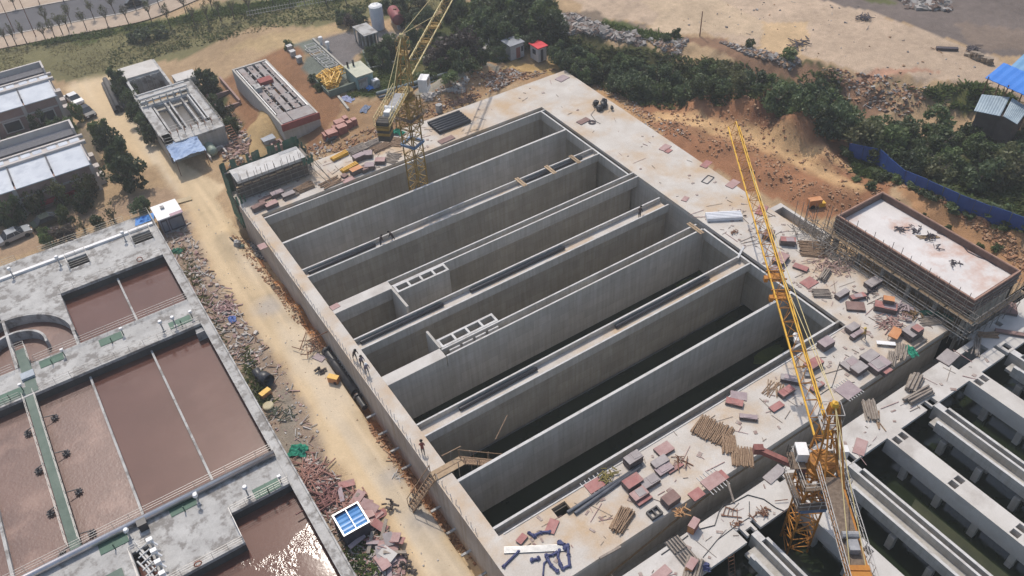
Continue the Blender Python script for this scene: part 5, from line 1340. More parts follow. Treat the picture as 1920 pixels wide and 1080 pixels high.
sheet_roof('upper_roof', (116.2, 53.2, 6.2), (116.2, 42, 6.2), (119.5, 42, 6.9), (119.5, 53.6, 6.9), BLR2, t)
for (x, y) in ((111.8, 53.5), (111.8, 50.5), (111.8, 47), (111.8, 43.5), (115.5, 53.5), (115.5, 50), (115.5, 46.5), (119, 53), (119, 47)): MB().bar((x, y, .6), (x, y, 5.9), .09).build('post', RUST, t)
for y in (50.5, 47): MB().bar((111.8, y, 3), (115.5, y + 2.5, 5), .05).build('brace', RUST, t)
t = thing('low_shed', 'low shed with a weathered grey-blue sheet roof below the blue-roofed shed', 'shed', (109, 49, 1))
sheet_roof('roof', (106.8, 51.4, 3.3), (108.3, 48.5, 3.3), (112.1, 49.9, 4.2), (110.2, 52.8, 4.0), GRR, t); sheet_roof('roof', (108.5, 48.2, 3.4), (108.4, 46.0, 3.2), (112, 46.9, 3.9), (112.2, 49.6, 4.2), GRR, t)
MB().prism([(107.3, 51.2), (108.6, 48.6), (108.6, 46.4), (111.6, 47), (111.9, 49.8), (110.2, 52.3)], -.5, 3.2).build('wall', mat('dark_shed_wall', (.06, .045, .04), (.09, .07, .06), 1, .9), t)
t = thing('stone_wall', 'short tumbledown brown wall left of the blue-roofed shed', 'wall', G(1835, 112))
a, b_ = G(1812, 104), G(1858, 122); k = MB(); r = random.Random(2)
for i in range(26):
    p = a.lerp(b_, r.random()); k.obox((p.x, p.y, p.z + r.uniform(0, .9)), r.uniform(.5, 1), r.uniform(.5, .8), r.uniform(.3, .5), r.uniform(0, 3))
k.build('stones', mat('brown_stone', (.22, .17, .13), (.32, .26, .2), 1, .9), t, kind='stuff')
# poles
for (bx, by, tx, ty, lbl) in ((1312, 68, 1316, 22, 'tall dark leaning pole at the edge of the pale ground'), (1807, 192, 1819, 157, 'thin dark pole left of the low grey-blue shed')):
    p = G(bx, by); h = 0
    for h in np.arange(0, 14, .1):
        d = CAM_R.T @ (np.array([p.x, p.y, p.z + h]) - np.array([0, 0, CAM_H])); yy = 540 - FPX * d[1] / -d[2]
        if yy <= ty: break
    tag(MB().bar((p.x, p.y, p.z - .3), (p.x, p.y, p.z + h), .11, 6, .07).build('pole', RUST), lbl, 'pole')
for i, (px_, py_, h) in enumerate(((68, 70, 9.5), (28, 62, 7))):
    p = G(px_, py_); t = thing('street_lamp', 'thin dark street lamp %s' % ('leaning over the pavement beside the road', 'at the left end of the road')[i], 'street lamp', p)
    MB().bar((0, 0, -.2), (0, 0, h), .09, 6, .05).build('pole', RUST, t, local=True); MB().bar((0, 0, h), (.5, 1.2, h + .2), .05).obox((.55, 1.3, h + .2), .25, .6, .12, .4).build('lamp_head', STEEL, t, local=True)

# site cabin at the plant corner
t = thing('site_cabin', 'white-roofed site cabin with dark glazed front at the corner of the plant', 'cabin', (9.0, 104.5, -4.4))
MB().box(7.5, 10.6, 103.0, 106.3, -4.5, -2.0).build('body', mat('cabin_purple', (.20, .20, .25), (.26, .26, .31), 1, .6), t); MB().box(7.3, 10.75, 102.8, 106.5, -2.0, -1.85).build('roof', WHITEP, t)
MB().box(9.0, 10.75, 102.7, 103.35, -1.85, -1.81).build('sign_board', mat('pinkish_board', (.33, .20, .24), (.4, .27, .3), 1, .6), t)
for (a, b_) in ((7.6, 8.4), (8.6, 10.5)):
    f = MB().box(a, b_, 102.93, 103.0, -4.2, -2.25).build('window', mat('frame_dark', (.03, .03, .05), None, 1, .5), t); MB().box(a + .1, b_ - .1, 102.9, 102.93, -4.0, -2.4).build('pane', mat('grey_glass', (.12, .14, .18), (.17, .19, .23), .8, .2, fine=.05), f)
k = MB(); k.box(8.4, 8.9, 105.0, 105.5, -1.85, -1.55); k.build('vent', OLDC, t)
t = thing('sheet', 'sandy board leaning in the dirt right of the site cabin', 'board', G(340, 378)); w_ = t.location
MB().obox((w_.x, w_.y, w_.z + .15), 3.0, .9, .12, -.15, .1).build('board', mat('sandy_board', (.46, .36, .22), (.5, .4, .26), 1, .9), t); 

# blue-topped skip beside the plant wall
w_ = G(655, 1008); t = thing('steel_skip', 'dark steel skip covered with a shiny blue sheet, beside the plant wall', 'skip', (9.1, 46.2, -4.4))
sx0, sx1, sy0, sy1 = 7.75, 10.35, 44.9, 47.5
k = MB(); k.box(sx0, sx0 + .1, sy0, sy1, -4.4, -2.4).box(sx1 - .1, sx1, sy0, sy1, -4.4, -2.4).box(sx0 + .1, sx1 - .1, sy0, sy0 + .1, -4.4, -2.4).box(sx0 + .1, sx1 - .1, sy1 - .1, sy1, -4.4, -2.4).box(sx0 + .1, sx1 - .1, sy0 + .1, sy1 - .1, -4.4, -4.3); k.build('body', mat('skip_dark', (.035, .035, .05), (.06, .06, .075), 1, .6), t)
k = MB(); k.box(sx0 - .05, sx1 + .05, sy0 - .05, sy0 + .09, -2.4, -2.3).box(sx0 - .05, sx1 + .05, sy1 - .09, sy1 + .05, -2.4, -2.3).box(sx0 - .05, sx0 + .09, sy0 + .09, sy1 - .09, -2.4, -2.3).box(sx1 - .09, sx1 + .05, sy0 + .09, sy1 - .09, -2.4, -2.3).box(9.0, 9.08, sy0 + .09, sy1 - .09, -2.42, -2.32); k.build('rim', STEEL, t)
k = MB(); n = 14
for i in range(n + 1):
    x = sx0 + .1 + (sx1 - sx0 - .2) * i / n
for j in range(n + 1):
    y = sy0 + .1 + (sy1 - sy0 - .2) * j / n; z = -2.62 + .045 * math.sin(j * 2.2)
    k.v += [(sx0 + .1, y, z), (sx1 - .1, y, z + .05)]
k.f = [(2 * j, 2 * j + 1, 2 * j + 3, 2 * j + 2) for j in range(n)]; k.build('sheet', mat('glossy_blue', (.07, .22, .50), (.12, .30, .58), 1, .3, fine=.05), t)
for i in range(6): MB().box(sx0 - .1 + 0 * i, sx0, sy0 + .2 + i * .42, sy0 + .3 + i * .42, -4.3, -2.5).build('rib', MATS['skip_dark'], t)
# ------------------------------------------------------------------ things lying on the decks
TOPS = {'red': mat('red_film_plywood', (.30, .115, .105), (.39, .19, .17), 1.1, .7, c3=(.27, .17, .155), s3=.9, fine=.15), 'pink': mat('pinkish_plywood', (.34, .205, .19), (.42, .285, .265), 1.1, .75, fine=.12),
        'grey': mat('grey_plywood', (.29, .255, .25), (.36, .325, .315), 1.1, .8, fine=.15), 'mauve': mat('mauve_plywood', (.30, .235, .245), (.37, .30, .30), 1.1, .8, fine=.15), 'brown': mat('brown_plywood', (.19, .115, .10), (.25, .165, .145), 1.1, .8, fine=.2),
        'orange': mat('orange_plywood', (.48, .20, .08), (.55, .27, .13), 1.1, .7, fine=.15)}
SIDE = mat('stacked_edges', (.11, .08, .073), (.20, .155, .14), 9, .9, fine=.35, stretch=(.15, .15, 1.6))
gs = 'plywood stacks on the decks'
def stack(px_, py_, L, Wd, H, top, where, rz=0.0, z=0.0, nl=None, adj=None):
    L *= .9; Wd *= .9; H *= .95 if H > .2 else 1
    c = W(px_, py_, z + H * .5)
    col = {'red': 'red-topped', 'pink': 'pinkish', 'grey': 'grey', 'mauve': 'mauve grey', 'brown': 'brown', 'orange': 'orange-topped'}[top]
    sh = 'flat sheets' if H < .15 else ('low stack' if H < .45 else 'tall stack')
    t = thing('plywood_stack', '%s %s of plywood %s' % (col, sh if H >= .15 else 'thin layer', where), 'plywood stack', (c.x, c.y, z), rz, gs)
    r = random.Random(int(px_ * 31 + py_)); k = MB(); n = nl or max(1, min(7, int(H / .12)))
    for i in range(n):
        k.obox((r.uniform(-.04, .04), r.uniform(-.03, .03), H * (i + .5) / n), L * r.uniform(.96, 1.0), Wd * r.uniform(.94, 1.0), H / n * .94, r.uniform(-.02, .02))
    k.build('sheets', SIDE, t, local=True)
    MB().obox((0, 0, H + .012), L * .985, Wd * .98, .024, r.uniform(-.03, .03)).build('top_sheet', TOPS[top], t, local=True)
    if L > 1.6 and H > .3 and r.random() < .6:
        MB().obox((L * r.uniform(-.2, .25), Wd * r.uniform(-.1, .1), H + .045), L * .5, Wd * .8, .04, r.uniform(-.2, .2)).build('loose_sheet', TOPS[r.choice(['grey', 'mauve', top])], t, local=True)
    return t
for a in (
    (1187, 862, 1.9, 1.1, .95, 'grey', 'at the upper end of the steel pipes'), (1245, 843, 1.9, 1.3, .3, 'pink', 'beside the gutter above the hand tools'), (1237, 867, 1.9, .95, .5, 'grey', 'top of the two grey ones below the pink one'),
    (1245, 880, 1.9, 1.0, .35, 'mauve', 'tucked below the grey one'), (1186, 905, 2.0, 1.2, .75, 'red', 'left of the cluster in the middle of the near deck'), (1218, 904, 2.0, 1.1, .5, 'grey', 'right of the cluster in the middle of the near deck'),
    (1198, 928, 1.8, 1.1, .6, 'pink', 'nearest of the cluster in the middle of the near deck'), (1206, 937, 1.8, .8, .3, 'red', 'leaning against the nearest of the cluster'), (1257, 937, 1.7, 1.2, .85, 'brown', 'standing alone near the edge of the near deck'),
    (1115, 910, 1.9, 1.3, .08, 'red', 'beside the gutter left of the steel pipes'), (1337, 902, 2.4, 1.4, .1, 'pink', 'on the deck edge below the log piles'), (1352, 893, 1.2, 1.2, .05, 'red', 'at the right of the pink layer on the deck edge'), (1306, 927, 1.5, 1.1, .12, 'red', 'on the deck edge near the brown cube'),
    (1035, 987, 1.6, 1.0, .12, 'red', 'left of the square hole', .6), (1267, 878, 2.0, .4, .15, 'red', 'two narrow strips right of the mauve one'), (978, 1011, 1.1, .7, .2, 'red', 'near the left end of the near deck', .3),
    (1377, 755, 1.9, .9, .35, 'red', 'beside the gutter left of the crane shadow', -.9), (1403, 783, 1.9, .6, .4, 'mauve', 'right of the red one beside the gutter', -.8), (1385, 742, 1.8, 1.2, .06, 'mauve', 'behind the red one beside the gutter', -.8),
    (1474, 735, 1.9, .9, .5, 'red', 'left of the crane jib'), (1456, 763, 1.7, .8, .2, 'red', 'lowest left of the crane jib'), (1532, 726, 1.9, .55, .4, 'red', 'narrow, right of the crane jib'), (1482, 712, 2.2, .9, .5, 'grey', 'seen through the crane jib', -.9),
    (1525, 684, 2.2, 1.2, .7, 'red', 'below the far corner of the gutter'), (1548, 645, 1.8, 1.2, .85, 'mauve', 'cube beside the corner of the tank'), (1598, 616, 1.6, 1.0, .7, 'grey', 'upper block left of the helmeted worker'), (1606, 628, 1.9, .6, .5, 'mauve', 'narrow block left of the helmeted worker'),
    (1595, 683, 2.2, 1.5, .35, 'grey', 'wide, left of the pair near the deck edge'), (1610, 692, 1.8, 1.2, .7, 'grey', 'right of the pair near the deck edge'), (1630, 671, 2.0, 1.3, .8, 'grey', 'upper of the large group at the deck edge'), (1648, 686, 2.4, 1.5, .8, 'mauve', 'lower of the large group at the deck edge'),
    (1662, 697, 1.2, .7, .5, 'red', 'ending the large group at the deck edge'), (1590, 732, 2.4, 1.9, .08, 'mauve', 'with pale pegs, by the deck edge'), (1710, 624, 2.2, 1.6, .95, 'grey', 'large block near the deck corner'), (1720, 617, 1.1, 1.0, .35, 'red', 'on the right of the large block near the deck corner', 0, .97),
    (1660, 577, 2.6, 1.2, .75, 'red', 'long block below the orange box', -.95), (1666, 563, 1.3, .9, .6, 'orange', 'box on top of the long red block', -.9, .8), (1579, 552, 2.0, .75, .6, 'grey', 'left of the pair below the frame building'), (1608, 557, 2.0, .8, .45, 'red', 'right of the pair below the frame building', -.3),
    (1604, 575, 2.2, 1.5, .3, 'brown', 'with two bars across it', -.75), (1637, 531, 2.2, 1.2, .6, 'grey', 'at the scaffolding foot'), (1517, 530, 2.0, 1.5, .07, 'red', 'in front of the end gutter'), (1501, 502, 1.9, .95, .25, 'red', 'small, left of the timber bundle', -1.2),
    (1477, 453, 2.0, 1.0, .8, 'red', 'block left of the timber fan', -.8), (1441, 440, 1.7, 1.2, .7, 'brown', 'ragged heap behind the crane jib', .4), (1464, 486, 2.2, 1.5, .6, 'pink', 'ragged heap beside the end gutter', .3), (1460, 501, 2.4, 1.3, .1, 'mauve', 'mesh in front of the ragged heap', .2),
    (1247, 277, 1.9, 1.2, .07, 'pink', 'by the far right deck edge', .3), (1253, 283, 1.2, .8, .07, 'red', 'overlapping the pink layer by the far right deck edge', .2), (1324, 308, 2.0, 1.1, .07, 'red', 'right of the dark frame', .3), (1374, 345, 2.2, 1.3, .07, 'pink', 'near the joint in the slab', .2),
    (1285, 373, 1.2, .8, .05, 'pink', 'faded, left of the white bundle', .4), (1428, 394, 2.4, 1.3, .1, 'red', 'near the corner of the narrow pit', .5), (1054, 147, 2.2, 1.6, .06, 'mauve', 'alone at the far corner of the deck', .2), (1094, 227, 2.2, 1.2, .1, 'brown', 'beside the coil near the far gutter corner', .1),
    (837, 262, 2.8, 1.2, .1, 'brown', 'below the row of black pipes', .1), (673, 295, 1.9, 1.1, .8, 'mauve', 'left of the pair among timber on the far deck', .1), (690, 290, 1.4, 1.4, .7, 'mauve', 'right of the pair among timber on the far deck', -.5),
    (693, 312, 1.5, 1.3, .7, 'mauve', 'block at the far gutter right of the orange one', -.5), (713, 302, 1.6, 1.2, .6, 'pink', 'left of the dark tube ends at the far gutter', -.6), (668, 320, 1.9, 1.1, .8, 'orange', 'at the far gutter among yellow steel', .1), (683, 318, 1.0, 1.1, .6, 'brown', 'small, right of the orange one at the far gutter', .1),
    (646, 330, .9, .9, .3, 'brown', 'tiny, near the left planks on the far deck', .3), (653, 337, 2.0, 1.1, .06, 'pink', 'below the tiny brown one', .1), (520, 364, 1.9, 1.0, .7, 'mauve', 'in front of the netted building, left'), (541, 366, 1.9, 1.0, .6, 'grey', 'in front of the netted building, middle'),
    (509, 384, 1.9, 1.1, .6, 'pink', 'at the left end of the far gutter', .1), (486, 388, 2.2, .9, .7, 'brown', 'dark, at the left corner of the deck', .1), (500, 372, 2.6, .8, .2, 'brown', 'between the netted building and the pink one', .1),
    (492, 462, 1.1, 1.3, .06, 'pink', 'on the left wall of the tank', 0), (628, 575, 1.2, .9, .04, 'pink', 'on the covered end of the gutter', .1),
): stack(*a)
for a in ((1777, 670, 2.4, 1.6, .1, 'grey', 'on the lower deck left of the long slot', .1), (1452, 889, 2.6, 1.1, .08, 'grey', 'half under the near crane on the lower deck', .1), (1613, 838, 2.2, 1.2, .06, 'pink', 'on the lower deck right of the near crane', .5), (1908, 627, 5, .6, .3, 'brown', 'long strip at the right edge of the lower deck', -.9), (1877, 576, 3.5, 2.2, .3, 'brown', 'shaded beams beside the frame building', -.9), (1240, 1076, 2, 1, .06, 'pink', 'on the lower deck near the left end', .1)):
    stack(a[0], a[1], a[2], a[3], a[4], a[5], a[6], a[7], -.6)
# poles and battens in bundles
LOG = mat('bamboo_pole', (.20, .125, .08), (.34, .235, .15), 2.2, .85, fine=.3, stretch=(3, 3, 3)); LOGG = mat('grey_timber', (.22, .18, .15), (.31, .265, .22), 2, .85, fine=.3)
def bundle(px_, py_, L, n, layers, rz, m, where, z=0.0, r0=.075, fan=.05, kind_='poles'):
    c = W(px_, py_, z + .1); r = random.Random(int(px_ * 17 + py_)); t = thing('timber_bundle', 'bundle of %s %s' % (kind_, where), 'timber', (c.x, c.y, z), rz, 'bundles of poles and battens')
    k = MB()
    for la in range(layers):
        for i in range(n - la):
            y = (i - (n - la - 1) / 2) * r0 * 2.15; a = r.gauss(0, fan); d = Vector((math.cos(a), math.sin(a), r.gauss(0, .01))) * L * r.uniform(.85, 1.05) / 2; p = Vector((r.uniform(-.12, .12), y, r0 + la * r0 * 1.8))
            k.bar(p - d, p + d, r0 * r.uniform(.8, 1.1), 6)
    k.build('poles', m, t, local=True)
    return t
for a in ((1336, 808, 2.6, 22, 2, -1.15 + PI / 2, LOG, 'largest of the row beside the crane shadow'), (1367, 833, 2.2, 9, 2, .95, LOG, 'middle of the row near the crane shadow'), (1392, 857, 2.2, 13, 2, .85, LOG, 'nearest the deck edge in the row below the crane shadow'),
          (1166, 976, 2.6, 9, 3, .45, LOG, 'alone in the middle of the near deck'), (1523, 467, 3.0, 18, 2, -.75, LOG, 'fanned out below the narrow pit'), (1546, 517, 2.2, 5, 3, .35, LOGG, 'grey, in front of the scaffolding', 0, .1), (1540, 550, 2.0, 9, 2, -.7, LOGG, 'grey, left of the grey and red stacks'),
          (1748, 601, 2.8, 8, 1, -.5, LOGG, 'along the foot of the scaffolding near the deck corner'), (1690, 659, 2.4, 8, 2, .6, LOGG, 'grey, beside the small green netting'), (1672, 673, 2.2, 6, 2, .55, LOGG, 'grey, left of the small green netting'),
          (670, 280, 3.0, 12, 2, .1, LOGG, 'greyish, farthest left on the far deck'), (695, 270, 3.0, 9, 2, .12, LOGG, 'greyish, farthest middle on the far deck'), (714, 276, 2.8, 10, 2, .12, LOG, 'brown, right of the middle one on the far deck'), (744, 266, 2.2, 14, 1, -.9, LOG, 'fanned, beside the far crane mast', 0, .075, .15),
          (735, 296, 2.2, 16, 1, -.9, LOGG, 'fanned tubes with dark ends behind the far gutter', 0, .07, .2), (621, 342, 3.2, 9, 1, .2, LOG, 'loose planks at the left of the far gutter', 0, .09, .12), (571, 352, 2.6, 10, 3, .1, LOG, 'stacked high beside the netted building'), (545, 368, 2.2, 6, 2, .1, LOGG, 'short, in front of the netted building'),
          (1462, 742 - 10, 2.0, 8, 1, .7, LOG, 'loose battens beside the gutter left of the jib', 0, .05, .2), (1445, 727, 2.4, 9, 1, .4, LOG, 'pale sticks beside the gutter', 0, .045, .25)): bundle(*a)
for a in ((1713, 721, 2.6, 4, 2, .35, LOGG, 'upper of the two on the lower deck', -.6, .16), (1722, 743, 3.4, 4, 2, -.1, LOGG, 'lower of the two, overlapping a slot in the lower deck', -.6, .14), (1632, 770, 2.6, 6, 2, .9, LOGG, 'spread on the lower deck nearest the big tank', -.6, .11, .05), (1646, 788, 2.6, 3, 1, 1.0, LOG, 'three battens over the square hole', -.6, .07, .2), (1300, 1073, 2.4, 6, 3, .6, LOGG, 'at the bottom edge of the lower deck', -.6, .13), (1852, 628, 2.2, 5, 2, -.7, LOG, 'on the lower deck in front of the long slot', -.6, .08, .1), (1832, 650, 3, 4, 2, .55, LOGG, 'lying over the long slot of the lower deck', -.6, .08, .1)): bundle(*a)
# yellow steel bundles
for (px_, py_, rz, d) in ((636, 291, .1, 'farthest, on the left part of the far deck'), (655, 313, .1, 'nearer, left of the orange block')):
    c = W(px_, py_, .3); t = thing('steel_bundle', 'bundle of bright yellow steel frames, ' + d, 'steel frames', (c.x, c.y, 0), rz, 'yellow steel bundles on the far deck')
    for i in range(7): MB().obox((0, (i % 4) * .28 - .4, .15 + .26 * (i // 4)), 2.6, .14, .22, .02 * i).build('beam', YEL, t, local=True)
# long white bundle, steel tube bundle, frames
c = W(1357, 405, .3); t = thing('sheet_bundle', 'long white wrapped bundle of corrugated sheets on the right deck', 'sheets', (c.x, c.y, 0), -.55)
k = MB()
for i in range(9): k.obox((0, -.6 + i * .15, .28 + .05 * (i % 2)), 4.4, .13, .5)
k.build('sheets', mat('white_wrap', (.62, .63, .66), (.70, .71, .74), 1.5, .5, fine=.1), t, local=True)
for x in (-1.9, 1.9): MB().obox((x, 0, .02), .15, 1.6, .08).build('bearer', LOG, t, local=True)
c = W(1003, 1029, .1); t = thing('tube_bundle', 'long bundle of shiny scaffold tubes at the near end of the deck', 'tubes', (c.x, c.y, 0))
a = W(945, 1031, .1) - c; b_ = W(1060, 1026, .1) - c; nrm = Vector((-(b_ - a).y, (b_ - a).x, 0)).normalized()
for i in range(6): MB().bar(a + nrm * (i * .11 - .3) + Vector((0, 0, .1)), b_ + nrm * (i * .11 - .3) + Vector((0, 0, .1)), .05, 6).build('tube', STEEL, t, local=True)
NAVY = mat('navy_cloth', (.045, .05, .12), (.085, .095, .19), 2.5, .85, fine=.25)
for (pp, d, w_) in ((((1064, 1022), (1066, 1040), (1068, 1060), (1055, 1066), (1050, 1058)), 'right loop', .13), (((1048, 1016), (1058, 1022), (1062, 1028)), 'upper knot', .2), (((1026, 1047), (1034, 1061), (1044, 1070)), 'lower left tail', .14), (((1048, 1030), (1046, 1044), (1052, 1060)), 'middle strand', .11), (((1024, 1042), (1036, 1040), (1044, 1036)), 'upper left strand', .13), (((1000, 1004), (1015, 998), (1030, 997)), 'beam beside the red sheets', .13), (((992, 999), (1003, 1006)), 'short piece left of the red sheets', .14), (((944, 1062), (972, 1034)), 'long strut at the bottom left of the deck', .12), (((1018, 1078), (1020, 1056), (1028, 1048)), 'tail at the bottom edge', .07), (((998, 1050), (1010, 1047)), 'small scrap', .14)):
    k = MB(); pts = [W(x, y, .12) for x, y in pp]; k.path(pts, w_, 6)
    for i, p in enumerate(pts): k.blob(p, w_ * 1.5, w_ * 1.5, w_ * 1.2, i + int(pp[0][0]), 7, .4)
    tag(k.build('webbing', NAVY), 'navy lifting webbing on the near deck, ' + d, 'webbing', 'navy webbing at the near end of the deck')
t = thing('timber_beam', 'thick dark timber beam near the deck edge at the bottom', 'timber', W(1144, 1035, 0)); a = W(1124, 1047, .1); b_ = W(1164, 1025, .1); MB().bar(a, b_, .14).build('beam', LOGG, t)
t = thing('strut', 'grey strut leaning across the gap between the two tanks', 'strut', W(1370, 920, 0)); MB().bar(W(1364, 903, .1), W(1376, 942, -.5), .12).build('beam', LOGG, t)
t = thing('brick_mould', 'small dark two-cell frame left of the brown cube', 'frame', W(1227, 964, 0)); c = t.location
k = MB(); 
for (x, y, sx, sy) in ((-.55, 0, .14, .9), (.55, 0, .14, .9), (0, .4, 1.0, .12), (0, -.4, 1.0, .12), (0, 0, .14, .7)): k.obox((x, y, .17), sx, sy, .32)
k.build('frame', BLACK, t, local=True)
t = thing('steel_rack', 'small dark rectangular frame lying flat on the right deck', 'frame', W(1327, 337, 0), .3)
k = MB()
for (x, y, sx, sy) in ((-.9, 0, .08, .9), (.9, 0, .08, .9), (0, .45, 1.8, .08), (0, -.45, 1.8, .08)): k.obox((x, y, .05), sx, sy, .08)
k.build('frame', BLACK, t, local=True)
t = thing('trolley', 'orange tray trolley standing on legs near the deck corner', 'trolley', W(1676, 632, 0), .3)
MB().obox((0, 0, .62), 1.7, 1.0, .12).build('tray', TOPS['orange'], t, local=True)
for (x, y) in ((-.7, -.4), (.7, -.4), (.7, .4), (-.7, .4)): MB().bar((x, y, 0), (x, y, .6), .05).build('leg', STEEL, t, local=True)
t = thing('bench', 'white plank bench in front of the orange tray trolley', 'bench', W(1660, 647, 0), -.75); MB().obox((0, 0, .3), 1.9, .5, .08).build('seat', WHITEP, t, local=True)
for x in (-.7, .7): MB().obox((x, 0, .13), .1, .45, .26).build('leg', LOGG, t, local=True)
t = thing('timber_post', 'round grey post lying at the deck corner below the large block', 'timber', W(1726, 643, 0)); MB().bar(W(1713, 652, .15), W(1737, 636, .15), .13, 8).build('post', LOGG, t)
for (a, b_, d, rr_, z) in ((((1468, 836), (1497, 868), ''), 0, '', 0, 0),): pass
# cable drums / rings / heaps
for (px_, py_, s_, d, m) in ((1132, 197, 1.0, 'black sack heap at the far right of the deck', BLACK), (1149, 201, .45, 'small black sack right of the heap', BLACK)):
    c = W(px_, py_, .3); t = thing('sack_heap', d, 'sacks', (c.x, c.y, 0)); r = random.Random(px_)
    for i in range(7 if s_ > .6 else 2): MB().blob((r.gauss(0, .5) * s_, r.gauss(0, .75) * s_, .35 + .3 * r.random() * s_), .55 * s_, .5 * s_, .5 * s_, i, 8, .25).build('sack', m, t, local=True)
t = thing('hose_coil', 'dark hose coil beside the brown sheets at the far deck', 'hose', W(1110, 230, 0)); k = MB()
for rr_ in (.55, .42, .3):
    for i in range(14): k.bar((rr_ * math.cos(i * PI / 7), rr_ * math.sin(i * PI / 7), .06), (rr_ * math.cos((i + 1) * PI / 7), rr_ * math.sin((i + 1) * PI / 7), .06), .05)
k.build('coil', DKB, t, local=True)
jumble('rope_heap', 'olive rope heap beside the gutter left of the tall grey stack', 'rope', W(1140, 893, 0), 26, .8, mat('olive_rope', (.16, .13, .04), (.22, .18, .06), 3, .9), 3, .5, .25)
jumble('tool_heap', 'rusty shovel and bucket lying on the near deck', 'tools', W(1275, 864, 0), 8, 1.2, RUST, 4, .3, .35)
jumble('scrap_heap', 'brown scrap heap in front of the red blocks near the deck corner', 'scrap', W(1670, 605, 0), 40, 1.3, mat('mixed_scrap', (.30, .16, .14), (.42, .30, .26), 2, .9), 5, .9, .5)
jumble('scrap_heap', 'mauve and red cloth heap right of the long red block', 'scrap', W(1684, 580, 0), 36, .9, TOPS['mauve'], 6, .5, .8, .05, .1)
jumble('scrap_heap', 'brown twig heap under the scaffolding foot', 'scrap', W(1709, 588, 0), 30, .9, mat('twig_brown', (.14, .085, .04), (.2, .13, .07), 3, .9), 7, .35, .35)
jumble('scrap_heap', 'reddish scrap below the timber fan', 'scrap', W(1560, 500, 0), 60, 1.1, mat('pink_scrap', (.33, .21, .18), (.42, .3, .26), 2, .9), 8, 1.2, 1.2)
jumble('scrap_heap', 'dark tool heap beside the grey stack at the scaffolding foot', 'scrap', W(1632, 545, 0), 24, 1.1, DKB, 9, .7, .4)
jumble('scrap_heap', 'small reddish scrap spot near the corner of the middle channel', 'scrap', W(1378, 437, 0), 12, .5, RUST, 10, .3, .3)
jumble('scrap_heap', 'orange shavings beside the brown cube', 'scrap', W(1275, 962, 0), 22, .6, mat('orange_scrap', (.42, .22, .1), (.5, .3, .15), 2, .9), 12, .45, .3)
jumble('scrap_heap', 'dark rebar heap with upright bars behind the far deck', 'scrap', Vector((55.2, 102.6, -.6)), 70, 1.6, mat('dark_rebar', (.06, .035, .03), (.10, .06, .05), 3, .8), 13, 1.4, .35, .1, .06)
k = MB()
for i in range(6): k.bar((52.8 + i * .8, 102.6, -.8), (52.8 + i * .8, 102.6, 1.6), .04)
tag(k.build('upright_bars', RUST), 'upright rusty bars standing in the dark rebar heap', 'rebar')
t = thing('barrel', 'grey barrel beside the dark rebar heap', 'barrel', (51.2, 102.9, -1)); MB().lathe((0, 0, 0), [(0, 0), (.5, 0), (.52, .5), (.5, 1.2), (0, 1.2)], 14).build('body', OLDC, t, local=True)
# loose rods, boards and bits: too many to count
r = random.Random(21); k = MB(); k2 = MB(); k3 = MB()
AREAS = [((20, 29.2), (63, 35.2), 0, 90), ((63.8, 29.2), (71.4, 60), 0, 140), ((64, 60), (71.8, 92), 0, 20), ((20, 93.4), (46, 99.8), 0, 70), ((46, 93.5), (71, 99.8), 0, 12), ((18, 23.4), (72, 26.4), -.6, 45), ]
for (a, b_, z, n) in AREAS:
    for i in range(n):
        x, y = r.uniform(a[0], b_[0]), r.uniform(a[1], b_[1])
        if 24 < x < 25.7 and 33.9 < y < 35.1: continue
        an = r.choice([0, PI / 2]) + r.gauss(0, .35); l = r.choice([.3, .5, .8, 1.3, 2.2]); d = Vector((math.cos(an), math.sin(an), 0)) * l / 2; p = Vector((x, y, z + .05))
        (k if i % 3 else k2).bar(p - d, p + d, r.uniform(.018, .038), 4)
        if i % 2 == 0:
            q = Vector((r.uniform(a[0], b_[0]), r.uniform(a[1], b_[1]), z + .03)); k3.obox(q, r.uniform(.15, .6), r.uniform(.1, .4), .06, r.uniform(0, 3))
k.build('loose_rods', mat('loose_rod', (.20, .15, .12), (.33, .27, .22), 1, .9, fine=.3), kind='stuff'); k2.build('loose_rods', TOPS['pink'], kind='stuff'); k3.build('loose_bits', mat('loose_bit', (.23, .15, .13), (.42, .36, .32), 1.2, .9), kind='stuff')
me = MB().obox((0, 0, .04), .5, .07, .06).mesh('peg', EDGE)
for (cx_, cy_, n, w_, d, z) in ((1590, 731, 7, 1.45, 'mauve sheets by the deck edge', 0), (1337, 902, 6, 1.4, 'pink sheets by the deck edge', 0), (1115, 910, 5, 1.1, 'red sheets beside the gutter', 0)):
    c = W(cx_, cy_, 0); t = thing('peg_row', 'row of pale pegs sticking out round the ' + d, 'pegs', c)
    for s in (-1, 1):
        for i in range(n): place('peg', me, t, (-1.0 + i * 2.0 / (n - 1), s * (w_ * .62), 0), PI / 2)
# objects on the lower deck
ORC = mat('orange_steel', (.42, .17, .06), (.5, .24, .1), 1.2, .6)
for (px_, py_, d) in ((1299, 992, 'orange steel cabinet with a dark open front on the lower deck'), (1295, 1068, 'orange steel box at the bottom edge of the lower deck')):
    c = W(px_, py_, -.6); t = thing('cabinet', d, 'cabinet', c); MB().obox((0, 0, .5), 1.1, .6, 1.0, .35).build('body', ORC, t, local=True); MB().obox((.1, -.25, .45), .9, .12, .7, .35).build('front', DKOR, t, local=True); MB().obox((0, 0, 1.03), 1.15, .66, .05, .35).build('lid', TOPS['pink'], t, local=True)
c = W(1277, 1035, -.6); t = thing('timber_grating', 'slotted wooden frame over dark openings on the lower deck', 'frame', c, -.05)
for i in range(5):
    for j in range(2): MB().obox((-.55 + i * .3, -.75 + j * 1.5, .1), .12, 1.3, .16).build('slat', LOGG, t, local=True)
